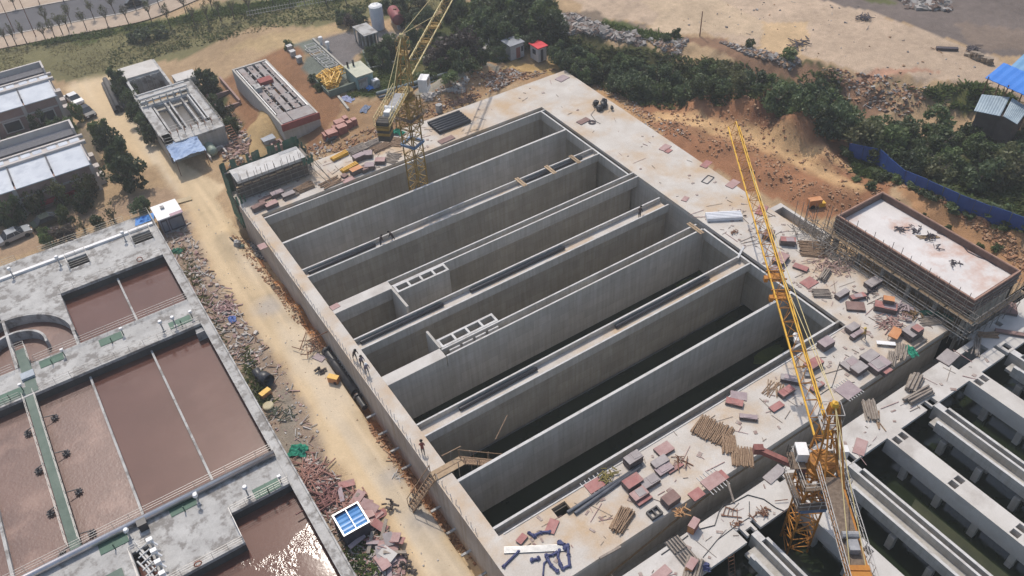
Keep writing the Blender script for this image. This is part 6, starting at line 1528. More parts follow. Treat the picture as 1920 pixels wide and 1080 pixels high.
MB().obox((.05, 0, .03), 1.5, 2.9, .04).build('opening_darkness', BLACK, t, local=True)  # black sheet on the deck, standing in for the darkness of the openings
rag(1316, 1064, 1.3, .9, NAVY, 'heap of navy cloth at the bottom edge of the lower deck', .5, z=-.6)
jumble('scrap_heap', 'rusty ring and bars left of the near crane', 'scrap', W(1430, 962, -.6), 16, 1.0, RUST, 31, .7, .2, .05, .06)
jumble('scrap_heap', 'small rusty lump on the lower deck above the trough end', 'scrap', W(1382, 984, -.6), 12, .5, RUST, 32, .2, .2)
t = thing('steel_grid', 'low open steel frame lying on the lower deck', 'frame', W(1370, 962, -.6)); k = MB()
for s in (0, 1): k.bar(W(1352 + 8 * s, 966 - 16 * s, -.5), W(1391 - 8 * s, 970 - 12 * s, -.5), .05)
for i in range(4): k.bar(W(1355 + i * 9, 966 + i, -.5), W(1361 + i * 7, 950 + i, -.5), .04)
k.build('frame', RUST, t)
for (pts, d, rr_) in ((((1312, 992), (1340, 985), (1348, 960), (1356, 948), (1372, 944), (1402, 928), (1432, 936), (1455, 952), (1470, 958)), 'dark cable curving from the orange cabinet to the near crane', .05), (((1240, 1040), (1272, 1018), (1290, 1004)), 'cable running left from the orange cabinet', .05), (((1405, 940), (1405, 970), (1381, 985), (1345, 1012), (1318, 1045)), 'thin hose across the lower deck', .03), (((1110, 195), (1116, 205), (1108, 215), (1118, 228), (1126, 232)), 'thin wire wandering over the far deck', .03), (((1575, 678), (1560, 725), (1530, 745)), 'thin cable on the deck right of the jib', .03)):
    z = -.56 if pts[0][1] > 920 and pts[0][0] > 1230 else .05
    k = MB(); k.path([W(x, y, z) for x, y in pts], rr_, 5); tag(k.build('cable', BLACK), d, 'cable')
for i, (px_, py_) in enumerate(((1331, 975), (1390, 962))):
    pass
# timber stair over the left wall down into the first channel, ramp to the road
t = thing('timber_stair', 'timber ramp with rails climbing from the dirt road over the left tank wall', 'stair', (18, 44.2, -1))
yb = 44.3
for s in (-.45, .45): MB().bar((14.6, yb + s + .9, -4.35), (17.1, yb + s, .1), .08).build('stringer', LOG, t)
me = MB().box(-.1, .1, -.5, .5, -.03, .03).mesh('tread', LOG)
for i in range(11): place('tread', me, t, Vector((14.75 + i * .235, yb + .85 - i * .085, -4.1 + i * .41)) - t.location)
MB().box(17.0, 20.2, yb - .6, yb + .5, .05, .12).build('landing', plank_m, t); MB().box(17.0, 20.2, yb - .05, yb + .02, .12, .16).build('batten', LOG, t)
for s in (-.55, .55):
    MB().bar((14.6, yb + s + .9, -3.3), (17.1, yb + s, 1.1), .045).build('handrail', LOG, t)
    for x, z in ((14.6, -4.35), (15.4, -2.9), (16.3, -1.3), (17.1, .1)): MB().bar((x, yb + s + .36 * (17.1 - x), z), (x, yb + s + .36 * (17.1 - x), z + 1.1), .04).build('baluster', LOG, t)
for s in (-.5, .5): MB().bar((20.2, yb + s, .1), (26.5, yb - .2 + s, -5.6), .07).build('stringer', LOG, t)
for i in range(20): place('tread', me, t, Vector((20.4 + i * .3, yb - .1, -.1 - i * .272)) - t.location)
for s in (-.55, .55):
    MB().bar((20.2, yb + s, 1.1), (26.8, yb - .2 + s, -4.8), .045).build('handrail', LOG, t)
    for i in range(5): MB().bar((20.3 + i * 1.5, yb + s, -.1 - i * 1.36), (20.3 + i * 1.5, yb + s, 1.0 - i * 1.36), .04).build('baluster', LOG, t)
for x in (19.5, 21.5, 23.5):
    for s in (-.7, .7): MB().bar((x, yb + s, -6.9), (x, yb + s, 1.2 - max(0, x - 20) * .9), .045).build('standard', BAMB, t)
MB().bar((18.8, yb + 1.3, .4), (20.6, yb + .6, 1.3), .05).bar((24.5, yb + .8, -.8), (26.6, yb + 1.8, .4), .05).build('brace', LOG, t)
# ------------------------------------------------------------------ beside the dirt road
PIPEB = mat('big_pipe_black', (.030, .027, .028), (.055, .050, .048), 1.2, .45, c3=(.09, .08, .075), s3=.7, fine=.15)
t = thing('large_pipe', 'very large black pipe lying in the trench along the left wall of the tank', 'pipe', (16.6, 65.5, -4.6))
k = MB(); k.smooth = True; k.lathe((16.6, 69.0, -4.35), [(.52, 0), (.52, 7.2), (.47, 7.2), (.47, 0), (.52, 0)], 24, (0, -1, 0)); k.build('barrel', PIPEB, t)
k = MB(); k.lathe((16.6, 69.6, -4.35), [(0, 0), (.6, 0), (.6, .6), (.52, .7)], 24, (0, -1, 0)); k.lathe((16.6, 67.4, -4.35), [(.53, 0), (.56, .03), (.56, .15), (.53, .18)], 24, (0, -1, 0)); k.bar((16.2, 69.2, -3.8), (17.0, 69.2, -3.6), .14, 8); k.build('flange', PIPEB, t)
for i in range(6): MB().blob((17.02, 67.2 - i * .55, -4.0), .05, .05, .04, i, 6, .1).build('bolt', WHITEP, t)
c = Vector((16.55, 60.2, -4.6)); t = thing('pipe_fitting', 'dark pipe fitting with a rusty flange at the end of the large black pipe', 'pipe', c)
k = MB(); k.lathe((0, 1.0, .2), [(.45, 0), (.5, 0), (.5, .18), (.32, .2), (.32, 1.6), (.36, 1.65), (.36, 1.9), (0, 1.9)], 18, (0, -1, 0)); k.build('body', PIPEB, t, local=True)
k = MB(); k.lathe((0, 1.05, .2), [(.2, 0), (.42, 0), (.42, .06), (.2, .06), (.2, 0)], 18, (0, -1, .2)); k.build('flange', RUST, t, local=True)
# precast struts across the trench
me = MB().box(-.55, .55, -.11, .11, -.2, .0).mesh('strut', OLDC); first = None
names = ['beside the pipe fitting', 'second from the pipe fitting', 'third from the pipe fitting', 'fourth, just before the timber ramp', 'first beyond the timber ramp, nearer the camera', 'second beyond the timber ramp', 'third beyond the timber ramp', 'fourth beyond the timber ramp', 'at the bottom of the picture']
for y, d in zip((57.95, 55.15, 52.5, 49.9, 43.9, 40.95, 38.2, 35.5, 32.8), names):
    tag(place('strut', me, None, (16.62, y, -4.45)), 'grey concrete strut across the trench, ' + d, 'strut', 'struts across the trench')
# tee fitting
t = thing('tee_fitting', 'glossy black pipe elbow with a wide mouth lying left of the dirt road', 'pipe', (8.85, 69.2, -4.4))
k = MB(); k.smooth = True; k.lathe((0, .4, .75), [(0, 0), (.62, .1), (.72, .3), (.72, 1.5), (.66, 1.5), (.66, .4), (0, .3)], 22, (.3, -1, .15)); k.lathe((-.2, .5, .7), [(.48, 0), (.48, .9), (.4, .9), (.4, 0), (.48, 0)], 18, (-.1, .9, .5)); k.build('elbow', BLACK, t, local=True)
# rows of long concrete pipes, far left
t0 = None
PIPG = mat('concrete_pipe', (.105, .10, .095), (.15, .14, .13), 1, .8, fine=.12)
for i, (x, z) in enumerate(((10.9, -3.95), (11.75, -3.95), (12.6, -3.95), (11.35, -3.25))):
    pipe('concrete_pipe', (x + .25, 151.5, z), (x - .35, 140.2, z), .43, ('leftmost', 'middle', 'rightmost', 'topmost')[i] + ' of the stacked long grey pipes beside the dirt yard', 'stacked grey pipes', m=PIPG, wall=.05)
pipe('concrete_pipe', (13.0, 139.5, -4.2), (13.6, 131.5, -4.2), .28, 'thin grey pipe lying beyond the end of the stacked pipes', m=PIPG)
# brick packs beyond the far deck
BRK = mat('red_brick', (.26, .095, .075), (.34, .14, .115), 3, .9, fine=.25)
BRKT = mat('red_brick_top', (.38, .20, .165), (.46, .27, .23), 1.5, .9, fine=.2)
def packs():
    for (x, y, sx, sy, h, d) in ((35.2, 107.7, 1.6, 1.5, 1.2, 'front row, left'), (36.95, 107.75, 1.5, 1.2, 1.2, 'front row, middle'), (38.35, 108.05, .8, .8, 1.1, 'front row, right of the middle'), (39.2, 108.1, .75, .8, 1.1, 'front row, right end'), (37.3, 109.3, 1.5, 1.2, 1.1, 'back row, middle'), (38.4, 109.5, .7, 1.0, 1.1, 'back row, right'), (36.3, 109.0, .7, .8, .9, 'back row, small one at the left'), (34.2, 108.2, .35, 1.3, 1.0, 'thin one at the left end')):
        gz = float(hgt(x, y)); t = thing('brick_pack', 'pack of red bricks beyond the far deck, ' + d, 'brick pack', (x, y, gz), 0, 'packs of red bricks')
        k = MB(); r = random.Random(int(x * 10))
        for i in range(5): k.obox((r.uniform(-.02, .02), r.uniform(-.02, .02), h * (i + .5) / 5), sx * .99, sy * .99, h / 5 * .95)
        k.build('bricks', BRK, t, local=True, kind=None)
        MB().obox((0, 0, h + .01), sx, sy, .03).build('top_layer', BRKT, t, local=True)
packs()
t = thing('black_sack', 'dark grey sack lying in front of the red brick packs', 'sack', G(623, 262)); MB().blob((0, 0, .35), 1.0, .6, .5, 3, 10, .2).build('sack', mat('grey_sack', (.05, .06, .07), (.08, .09, .10), 2, .7), t, local=True)
# vehicles
TYRE = mat('tyre', (.02, .02, .02), (.03, .03, .03), 2, .9)
def car(lbl, loc, rz, paint, L=4.4):
    t = thing('parked_car', lbl, 'car', loc, rz)
    k = MB(); w = .88
    prof = [(-L / 2, .35), (-L / 2, .78), (-L / 2 + .9, .92), (L / 2 - .95, .98), (L / 2 - .1, .85), (L / 2, .4)]
    n = len(prof); k.v = [(x, -w, z) for x, z in prof] + [(x, w, z) for x, z in prof]
    k.f = [tuple(range(n)), tuple(range(2 * n - 1, n - 1, -1))] + [(i, n + i, n + (i + 1) % n, (i + 1) % n) for i in range(n)]
    k.build('body', paint, t, local=True)
    cab = [(-L / 2 + .65, .9), (-L / 2 + 1.3, 1.44), (L / 2 - 1.75, 1.46), (L / 2 - .95, .95)]
    k = MB(); iw = .70; k.v = [(x, -(w - .05 if z < 1 else iw), z) for x, z in cab] + [(x, (w - .05 if z < 1 else iw), z) for x, z in cab]
    k.f = [(0, 1, 2, 3), (7, 6, 5, 4)] + [(i, 4 + i, 4 + (i + 1) % 4, (i + 1) % 4) for i in range(4)]; k.build('window', GLASS, t, local=True)
    k = MB(); k.box(-L / 2 + 1.3, L / 2 - 1.8, -.68, .68, 1.45, 1.49)
    for x in (-L / 2 + 1.32, -.05, L / 2 - 1.8):
        for s in (-1, 1): k.bar((x, s * .7, 1.45), (x + (.35 if x > .4 else (-.3 if x < -.4 else 0)), s * .83, .95), .045)
    k.build('roof', paint, t, local=True)
    for x in (-L / 2 + .85, L / 2 - .85):
        for s in (-1, 1): MB().lathe((x, s * .93 - (.2 if s > 0 else 0), .33), [(0, 0), (.33, 0), (.33, .2), (0, .2)], 14, (0, 1, 0)).build('wheel', TYRE, t, local=True)
    for s in (-.6, .6): MB().box(L / 2 - .12, L / 2 + .02, s - .16, s + .16, .6, .74).build('headlight', WHITEP, t, local=True)
    return t
CW = mat('car_white', (.70, .70, .70), None, 1, .3, fine=0); CB = mat('car_black', (.015, .016, .022), None, 1, .25, fine=0); CS = mat('car_silver', (.34, .36, .38), None, 1, .3, metal=.4, fine=0); CG = mat('car_dark_green', (.015, .025, .022), None, 1, .25, fine=0)
car('white car parked beside the farther brick hall at the edge of the dirt yard', (5.6, 148.9, -4.4), R_(-78), CW)
car('black car parked behind the white one near the trees', (6.3, 143.2, -4.4), R_(-78), CB)
car('silver car at the left edge of the picture in front of the nearer hall', (-9.7, 114.6, -4.4), R_(8), CS)
car('dark green car half hidden under the trees in front of the nearer hall', (-5.2, 115.4, -4.4), R_(8), CG)
p = W(258, 10, -4.2); car('dark car with a pale roof driving on the asphalt road at the top', (p.x, p.y, float(hgt(p.x, p.y)) + .16), math.atan2(-14, 30), CB)
# people
SKINM = mat('skin', (.33, .19, .12), None, 1, .7, fine=0)
def person(lbl, loc, rz, shirt, trousers, hat, lean=0.0, stride=.12, arm=.1):
    t = thing('person', lbl, 'person', loc, rz)
    V = [(0, 0, .94), (lean * .3, 0, 1.16), (lean * .8, 0, 1.40), (lean, 0, 1.50), (lean * 1.25, 0, 1.62),
         (0, .10, .90), (stride, .11, .50), (stride * .9, .11, .08), (stride * .9 + .13, .11, .05), (0, -.10, .90), (-stride, -.11, .50), (-stride * 1.6, -.11, .08), (-stride * 1.6 + .13, -.11, .05),
         (lean * .8, .19, 1.38), (lean * .8 + arm, .25, 1.12), (lean * .8 + arm * 2.4, .23, .90), (lean * .8, -.19, 1.38), (lean * .8 - arm * .3, -.25, 1.12), (lean * .8 + arm, -.24, .88)]
    E_ = [(0, 1), (1, 2), (2, 3), (3, 4), (0, 5), (5, 6), (6, 7), (7, 8), (0, 9), (9, 10), (10, 11), (11, 12), (2, 13), (13, 14), (14, 15), (2, 16), (16, 17), (17, 18)]
    RAD = [.14, .14, .15, .06, .10, .10, .07, .045, .04, .10, .07, .045, .04, .07, .05, .04, .07, .05, .04]
    me = bpy.data.meshes.new('body'); me.from_pydata(V, E_, []); o = bpy.data.objects.new('body', me); COL.objects.link(o)
    m = o.modifiers.new('s', 'SKIN'); 
    for i, rr in enumerate(RAD): me.skin_vertices[0].data[i].radius = (rr, rr * (1.15 if i in (1, 2) else 1))
    me.skin_vertices[0].data[0].use_root = True
    sb_ = o.modifiers.new('u', 'SUBSURF'); sb_.levels = 1; sb_.render_levels = 1
    dg = bpy.context.evaluated_depsgraph_get(); m2 = bpy.data.meshes.new_from_object(o.evaluated_get(dg)); m2.name = 'body'
    bpy.data.objects.remove(o)
    m2.materials.clear(); [m2.materials.append(x) for x in (shirt, trousers, SKINM)]
    for f in m2.polygons:
        z = f.center.z; f.material_index = 1 if z < .95 and abs(f.center.y) < .2 else (2 if z > 1.5 or (z < 1.0 and abs(f.center.y) > .2) else 0); f.use_smooth = True
    place('body', m2, t)
    k = MB(); k.smooth = True; k.lathe((lean * 1.3, 0, 1.66), [(.17, 0), (.135, .02), (.12, .08), (.07, .13), (0, .145)], 12); k.build('helmet', hat, t, local=True)
    return t
YH = mat('yellow_helmet', (.62, .45, .12), None, 1, .4, fine=0); DH = mat('dark_hair', (.02, .018, .016), None, 1, .8, fine=0); GY = mat('grey_shirt', (.17, .15, .19), None, 1, .9, fine=.1); DKG = mat('dark_trousers', (.03, .03, .035), None, 1, .9); OC = mat('ochre_shirt', (.42, .27, .10), None, 1, .9); KH = mat('pale_trousers', (.22, .20, .18), None, 1, .9); BRS = mat('dark_shirt', (.05, .035, .035), None, 1, .9)
for (px_, py_, lbl, rz, sh, tr, h, le, z) in ((666, 674, 'person in dark clothes stooping at the head of three on the left tank wall', -1.2, BRS, DKG, DH, .25, 0), (680, 687, 'person in grey walking in the middle of three on the left tank wall', -1.4, GY, DKG, DH, .05, 0), (689, 701, 'person in grey with a white cap, last of three on the left tank wall', -1.4, GY, KH, CW, .08, 0),
        (1618, 637, 'person in ochre with a yellow helmet working between the stacks on the right deck', 2.0, OC, KH, YH, .1, 0), (711, 459, 'person in dark clothes crouching over tools in the far pipe gallery, left one', .3, BRS, DKG, DH, .3, -.62), (733, 448, 'person in dark clothes bending in the far pipe gallery, right one', 2.5, BRS, DKG, DH, .35, -.62), (1189, 403, 'person in dark clothes bending in the middle pipe gallery', .6, BRS, DKG, DH, .35, -.62), (794, 852, 'person in a reddish shirt kneeling on the left tank wall near the ramp', 1.2, mat('reddish_shirt', (.25, .07, .05), None, 1, .9), KH, DH, .3, 0)):
    p = W(px_, py_, z)
    if z < 0: p.y = {711: 78.3, 733: 78.3, 1189: 63.7}[px_]
    person(lbl, p, rz, sh, tr, h, le)
# bits along the road
p = W(437, 456, -4.2); t = thing('cable_reel', 'dark disc standing on edge at the verge of the dirt road', 'reel', (p.x, p.y, -4.4)); MB().lathe((0, 0, .62), [(0, -.06), (.6, -.06), (.6, .06), (0, .06)], 18, (1, .25, .1)).build('disc', BLACK, t, local=True)
for (px_, py_, s_, d, m) in ((446, 459, .55, 'grey brown lump beside the dark disc', OLDC), (455, 463, .35, 'small olive lump beside the dark disc', GRN)):
    p = G(px_, py_); tag(MB().blob((p.x, p.y, p.z + s_ * .5), s_, s_ * .9, s_ * .8, px_, 9, .25).build('boulder', m), d, 'boulder')
for (px_, py_, rz, d) in ((500, 744, .3, 'yellow steel box beside the black elbow'), (627, 716, -.9, 'yellow steel compressor beside the trench')):
    p = G(px_, py_); t = thing('yellow_box', d, 'machine', p, rz); MB().obox((0, 0, .45), 1.2, .6, .8).build('body', TOPS['orange'], t, local=True); MB().obox((0, 0, .88), 1.25, .65, .06).build('lid', YEL, t, local=True); MB().obox((.3, -.35, .2), .3, .1, .3).build('grille', BLACK, t, local=True)
p = G(504, 764); tag(MB().lathe(p + Vector((0, 0, 0)), [(0, 0), (.6, 0), (.6, .35), (.5, .42), (0, .42)], 16).build('round_lid', mat('cream_lid', (.40, .34, .20), (.46, .4, .26), 1, .7)), 'cream round lid lying below the yellow steel box', 'lid')
p = G(1489, 388); t = thing('compressor', 'yellow compressor standing on the earth by the narrow pit', 'machine', G(1525, 388)); MB().obox((0, 0, .8), 1.7, .8, 1.0, -.4).build('body', TOPS['orange'], t, local=True); MB().obox((.8, -.5, .4), .9, .6, .6, -.4).build('engine', YEL, t, local=True)
for s in (-.5, .5): MB().lathe((s, -.3, .3), [(0, 0), (.3, 0), (.3, .15), (0, .15)], 10, (.4, 1, 0)).build('wheel', TYRE, t, local=True)
p = G(598, 668); t = thing('board', 'mauve board lying at the edge of the trench', 'board', G(599, 671)); MB().obox((0, 0, .08), 1.4, .9, .05, -1.1).build('sheet', TOPS['mauve'], t, local=True)
jumble('scaffold_frame', 'rusty frame of bars leaning over the trench above the large black pipe', 'scaffold tubes', G(588, 645, .5), 22, 2.2, RUST, 41, .7, .7, .3, .05)
MB_ = MB(); a = W(575, 640, -3.9); b_ = W(622, 618, -.1); tag(MB_.bar(a, b_, .07).build('prop', RUST), 'rusty prop leaning on the left tank wall above the large black pipe', 'prop')
jumble('hose_tangle', 'dark hose tangle lying in the rubble below the cream lid', 'hose', G(520, 780), 30, 1.5, mat('dark_hose', (.05, .06, .04), (.08, .09, .06), 2, .8), 42, .8, .8, .05, .05)
jumble('log_pile', 'reddish poles piled on the rubble beside the plant wall', 'timber', G(585, 890), 60, 2.2, mat('reddish_pole', (.27, .13, .10), (.36, .21, .17), 2, .9), 43, .8, 1.2, .1, .07)
jumble('log_pile', 'dark reddish twisted sheets lying below the pole pile', 'timber', G(612, 935), 50, 1.8, mat('dark_red_pole', (.15, .07, .06), (.25, .12, .11), 2, .9), 44, .9, .8, .1, .09)
jumble('log_pile', 'second twisted bundle of reddish sheets right of the first', 'timber', G(655, 945), 40, 1.8, MATS['reddish_pole'], 45, .7, .7, .1, .08)
jumble('rubbish_heap', 'pinkish and blue rubbish heap in the rubble left of the dirt road', 'rubbish', G(420, 580), 50, .9, TOPS['pink'], 46, .8, 1.0, .05, .09)
# boards tipped beside the skip, each one lifted off the pile
r = random.Random(77); me_b = [MB().obox((0, 0, .0), l, w, .06).mesh('board', m) for l, w, m in ((1.9, .95, TOPS['pink']), (1.6, .8, TOPS['red']), (1.8, .45, TOPS['mauve']), (1.3, .9, TOPS['grey']), (2.1, .35, LOGG))]
t = thing('board_pile', 'pile of pink and red formwork boards tipped beside the blue-topped skip', 'boards', G(690, 1010))
for i in range(48):
    px_ = r.uniform(640, 745); py_ = 950 + (px_ - 640) * .95 + r.gauss(0, 26); p = G(px_, min(py_, 1075))
    if 7.6 < p.x < 10.5 and 44.7 < p.y < 47.7: continue
    if p.x < 7.4: continue
    o = place('board', r.choice(me_b), t, p - t.location + Vector((0, 0, .12 + r.random() * .55)), 0); o.rotation_euler = (r.gauss(0, .16), r.gauss(0, .16), r.uniform(0, PI))
for (px_, py_, d, m) in ((728, 1045, 'pale board at the lower end of the pile', 'grey'),):
    p = G(px_, py_); t = thing('board', 'large pale grey board standing out at the lower end of the board pile', 'board', p); MB().obox((0, 0, .7), 1.7, 1.0, .08, -1.2, .12).build('sheet', DECK2, t, local=True)
t = thing('long_board', 'long grey timber beam beside the road at the top of the board pile', 'timber', G(705, 975)); a = G(683, 952); b_ = G(728, 1000); MB().obox(((a.x + b_.x) / 2, (a.y + b_.y) / 2, a.z + .25), (b_ - a).length, .35, .3, math.atan2(b_.y - a.y, b_.x - a.x)).build('beam', LOGG, t)
for i in range(3):
    a = G(722 + i * 6, 1000); b_ = G(748 + i * 5, 1050 - i * 4); tag(MB().bar(a + Vector((0, 0, .15)), b_ + Vector((0, 0, .15)), .05).build('batten', plank_m), '%s of three long battens at the road edge beside the board pile' % ('left', 'middle', 'right')[i], 'batten', 'battens beside the board pile')
for (px_, py_, d) in ((779, 943, 'at the foot of the timber ramp'), (731, 950, 'left of the road near the board pile'), (752, 1045, 'beside the board pile, right'), (767, 1065, 'at the bottom, lower right of the board pile'), (603, 695, 'small, beside the large black pipe')):
    jumble('wheel_stack', 'small dark machine parts ' + d, 'machine parts', G(px_, py_), 9, .5, mat('dark_part', (.05, .04, .035), (.1, .08, .07), 2, .8) if 'dark_part' not in MATS else MATS['dark_part'], px_, .25, .4, .1, .12)
jumble('metal_sheet', 'tangle of grey sheeting on the mortar patch in the road', 'sheeting', G(746, 893), 8, .7, STEEL, 51, .2, .35, .02, .03)

# ------------------------------------------------------------------ rubble, stones, litter: nobody could count it
def scatter(name, poly, n, smin, smax, mats, seed, flat=.5, stick=.25, slen=1.4, dens=None):
    P = poly_w(poly); r = np.random.default_rng(seed)
    lo, hi = P.min(0), P.max(0); pts = []
    while len(pts) < n:
        q = r.uniform(lo, hi, (n * 2, 2)); ok = inpoly(P, q[:, 0], q[:, 1])
        if dens: ok &= fbm(q[:, 0], q[:, 1], dens, 3) > r.uniform(.25, .65, len(q))
        pts += q[ok].tolist()
    pts = np.array(pts[:n]); zz = hgt(pts[:, 0], pts[:, 1])
    ks = [MB() for _ in mats]; rr = random.Random(seed)
    for i in range(n):
        k = ks[rr.randrange(len(ks))]; s_ = smin + (smax - smin) * rr.random() ** 2.2
        if rr.random() < stick:
            a = rr.uniform(0, PI); d = Vector((math.cos(a), math.sin(a), rr.uniform(-.25, .35))) * slen * rr.uniform(.4, 1) / 2; p = Vector((pts[i, 0], pts[i, 1], zz[i] + .1)); k.bar(p - d, p + d, rr.uniform(.03, .08), 4)
        else: k.obox((pts[i, 0], pts[i, 1], zz[i] + s_ * .2), s_, s_ * rr.uniform(.5, 1), s_ * rr.uniform(.25, flat + .25), rr.uniform(0, 6), rr.uniform(-.5, .5), rr.uniform(-.5, .5))
    for k, m in zip(ks, mats):
        if k.v: k.build(name, m, kind='stuff')
RUB = [mat('rubble_pink', (.33, .20, .175), (.40, .28, .25), 1, .9), mat('rubble_grey', (.30, .27, .245), (.40, .37, .34), 1, .9), mat('rubble_brown', (.17, .105, .07), (.23, .15, .11), 1, .9), mat('rubble_pale', (.42, .38, .34), (.52, .47, .42), 1, .9)]
EARTH = [mat('earth_clod', (.29, .15, .082), (.36, .20, .115), 1, .95), mat('earth_clod_pale', (.33, .20, .12), (.40, .26, .16), 1, .95), mat('earth_clod_dark', (.20, .10, .055), (.25, .135, .08), 1, .95)]
GREYR = [mat('debris_grey', (.19, .17, .155), (.28, .255, .235), 1, .9), mat('debris_brown', (.15, .105, .085), (.21, .155, .13), 1, .9), mat('debris_pale', (.30, .275, .255), (.38, .355, .33), 1, .9)]
scatter('rubble', [(305, 440), (345, 405), (380, 480), (440, 570), (500, 650), (470, 690), (420, 660), (380, 585)], 620, .07, .55, RUB, 1, .3, .45, 1.3)
scatter('rubble', [(430, 600), (500, 650), (541, 705), (594, 800), (620, 870), (660, 930), (600, 900), (500, 800), (455, 720)], 380, .06, .34, RUB, 2, .35, .25, 1.2)
scatter('rubble', [(560, 850), (600, 870), (690, 980), (760, 1075), (680, 1100), (640, 1020)], 900, .1, .5, RUB, 3, .3, .4, 1.6)
scatter('road_gravel', [(345, 395), (425, 350), (470, 460), (600, 655), (690, 795), (900, 1085), (770, 1085), (640, 905), (480, 720), (400, 545)], 260, .05, .16, [EARTH[1], RUB[1], RUB[3]], 4, .5, 0)
scatter('trench_clods', [(452, 445), (500, 505), (600, 650), (560, 600), (490, 520), (430, 440)], 420, .08, .28, EARTH[:2], 5, .7, .03)
scatter('trench_clods', [(690, 800), (708, 800), (900, 1060), (888, 1062), (770, 920)], 420, .1, .34, EARTH[:2], 6, .7, .12)
scatter('trench_clods', [(505, 520), (545, 545), (620, 650), (600, 655), (540, 590)], 420, .06, .22, EARTH[:2], 16, .7, .0)
scatter('earth_clods', [(1180, 210), (1330, 178), (1450, 205), (1590, 280), (1690, 340), (1580, 400), (1470, 390), (1280, 262)], 1500, .08, .38, EARTH[:2], 7, .7, .02, 1, 4.0)
scatter('earth_clods', [(1070, 135), (1130, 150), (1300, 265), (1230, 255), (1130, 172)], 500, .1, .35, EARTH + [RUB[3]], 8, .6, .02)
scatter('earth_clods', [(1660, 345), (1780, 385), (1930, 480), (1930, 520), (1830, 440)], 700, .1, .4, EARTH[:2], 9, .7, .02)
scatter('earth_clods', [(610, 285), (780, 190), (940, 130), (1040, 130), (800, 225), (640, 300)], 1100, .1, .45, EARTH + [RUB[1]], 10, .6, .12, 1.2)
scatter('stone_heap', [(900, 155), (960, 130), (985, 140), (930, 172)], 500, .15, .5, [RUB[1], RUB[2], EARTH[2]], 11, .7, .1)
scatter('rubble', [(790, 180), (870, 148), (880, 158), (800, 195)], 260, .2, .7, [RUB[1], RUB[3]], 12, .5, .1)
scatter('rubble', [(400, 190), (445, 215), (470, 260), (440, 330), (420, 300)], 420, .12, .6, RUB, 13, .5, .2)
scatter('rubble', [(440, 300), (640, 250), (620, 290), (450, 340)], 350, .12, .45, EARTH + RUB, 14, .5, .15)
scatter('rubble', [(430, 270), (470, 265), (465, 292), (430, 300)], 160, .3, .9, [RUB[0], RUB[2]], 19, .3, .3, 1.6)
scatter('debris', [(1030, 25), (1080, 30), (1150, 60), (1200, 85), (1190, 105), (1110, 100), (1060, 85), (1035, 55)], 2400, .2, 1.1, GREYR, 15, .5, .35, 2.2)
scatter('debris', [(1130, 62), (1190, 62), (1210, 85), (1170, 98)], 700, .2, .9, GREYR, 25, .5, .45, 2.4)
scatter('debris', [(1210, 75), (1290, 75), (1270, 130), (1230, 120)], 500, .2, .8, GREYR + [EARTH[1]], 17, .5, .35, 2.0)
scatter('debris', [(1350, 80), (1440, 100), (1500, 130), (1480, 140), (1400, 120)], 800, .2, .8, GREYR + [EARTH[1]], 18, .5, .2, 1.6)
scatter('debris', [(1540, 130), (1640, 150), (1740, 195), (1700, 225), (1600, 190)], 520, .15, .6, GREYR + EARTH, 20, .5, .15, 1.6)
scatter('debris', [(1680, -10), (1780, 2), (1782, 22), (1700, 16)], 400, .3, 1.2, GREYR, 22, .5, .1, 2)
scatter('road_gravel', [(1200, -30), (1560, -20), (1800, 110), (1900, 200), (1780, 190), (1560, 120), (1300, 60)], 130, .1, .4, [GREYR[0], GREYR[2], EARTH[1]], 23, .4, .1, 1.2)
scatter('pit_stones', [(465, 452), (490, 455), (505, 482), (480, 480)], 420, .12, .4, [mat('slag', (.05, .05, .055), (.12, .12, .13), 1, .6), GREYR[0], GREYR[2]], 24, .6, .15)
for (px_, py_, d, s_) in ((1500, 85, 'dark tangle of branches at the edge of the pale ground', 1.3), (1240, 110, 'pale broken branches in the gap between the trees', 1.4), (1822, 94, 'dark wooden stump group beside the grey ground', .8), (1620, 35, 'dark log and branch on the pale ground at the top', 1.0)):
    jumble('branch_heap', d, 'branches', G(px_, py_), 26, 1.6 * s_, DKB if 'dark' in d else GREYR[2], px_, .7 * s_, .5 * s_, .15, .07)
tag(MB().obox(G(1775, 94) + Vector((0, 0, .2)), 3.2, .7, .5, -.75).build('dark_beam', DKB), 'dark beam lying alone on the pale ground', 'beam')
# ------------------------------------------------------------------ vegetation
def leaf_mat(name, c1, c2, c3):
    m = mat(name, c1, c2, .9, .55, c3=c3, s3=.5, fine=.3, obj_var=.45, spec=.4)
    return glow(m)
def glow(m, f=.35):                                       # light passing through thin leaves
    N = m.node_tree.nodes; L = m.node_tree.links; b = N['Principled BSDF']; tr = N.new('ShaderNodeBsdfTranslucent'); mx = N.new('ShaderNodeMixShader'); mx.inputs[0].default_value = f
    L.new(b.inputs['Base Color'].links[0].from_socket, tr.inputs[0]); L.new(b.outputs[0], mx.inputs[1]); L.new(tr.outputs[0], mx.inputs[2]); L.new(mx.outputs[0], N['Material Output'].inputs[0])
    return m
LEAF = [leaf_mat('dark_leaves', (.055, .082, .036), (.105, .138, .058), (.075, .105, .058)), leaf_mat('mid_leaves', (.068, .105, .036), (.125, .165, .060), (.10, .115, .045)), leaf_mat('olive_leaves', (.075, .084, .036), (.122, .128, .054), (.09, .08, .045)), leaf_mat('purple_leaves', (.06, .046, .044), (.105, .078, .072), (.07, .068, .045))]
BARK = mat('bark', (.09, .07, .055), (.15, .12, .095), 3, .9, fine=.2)
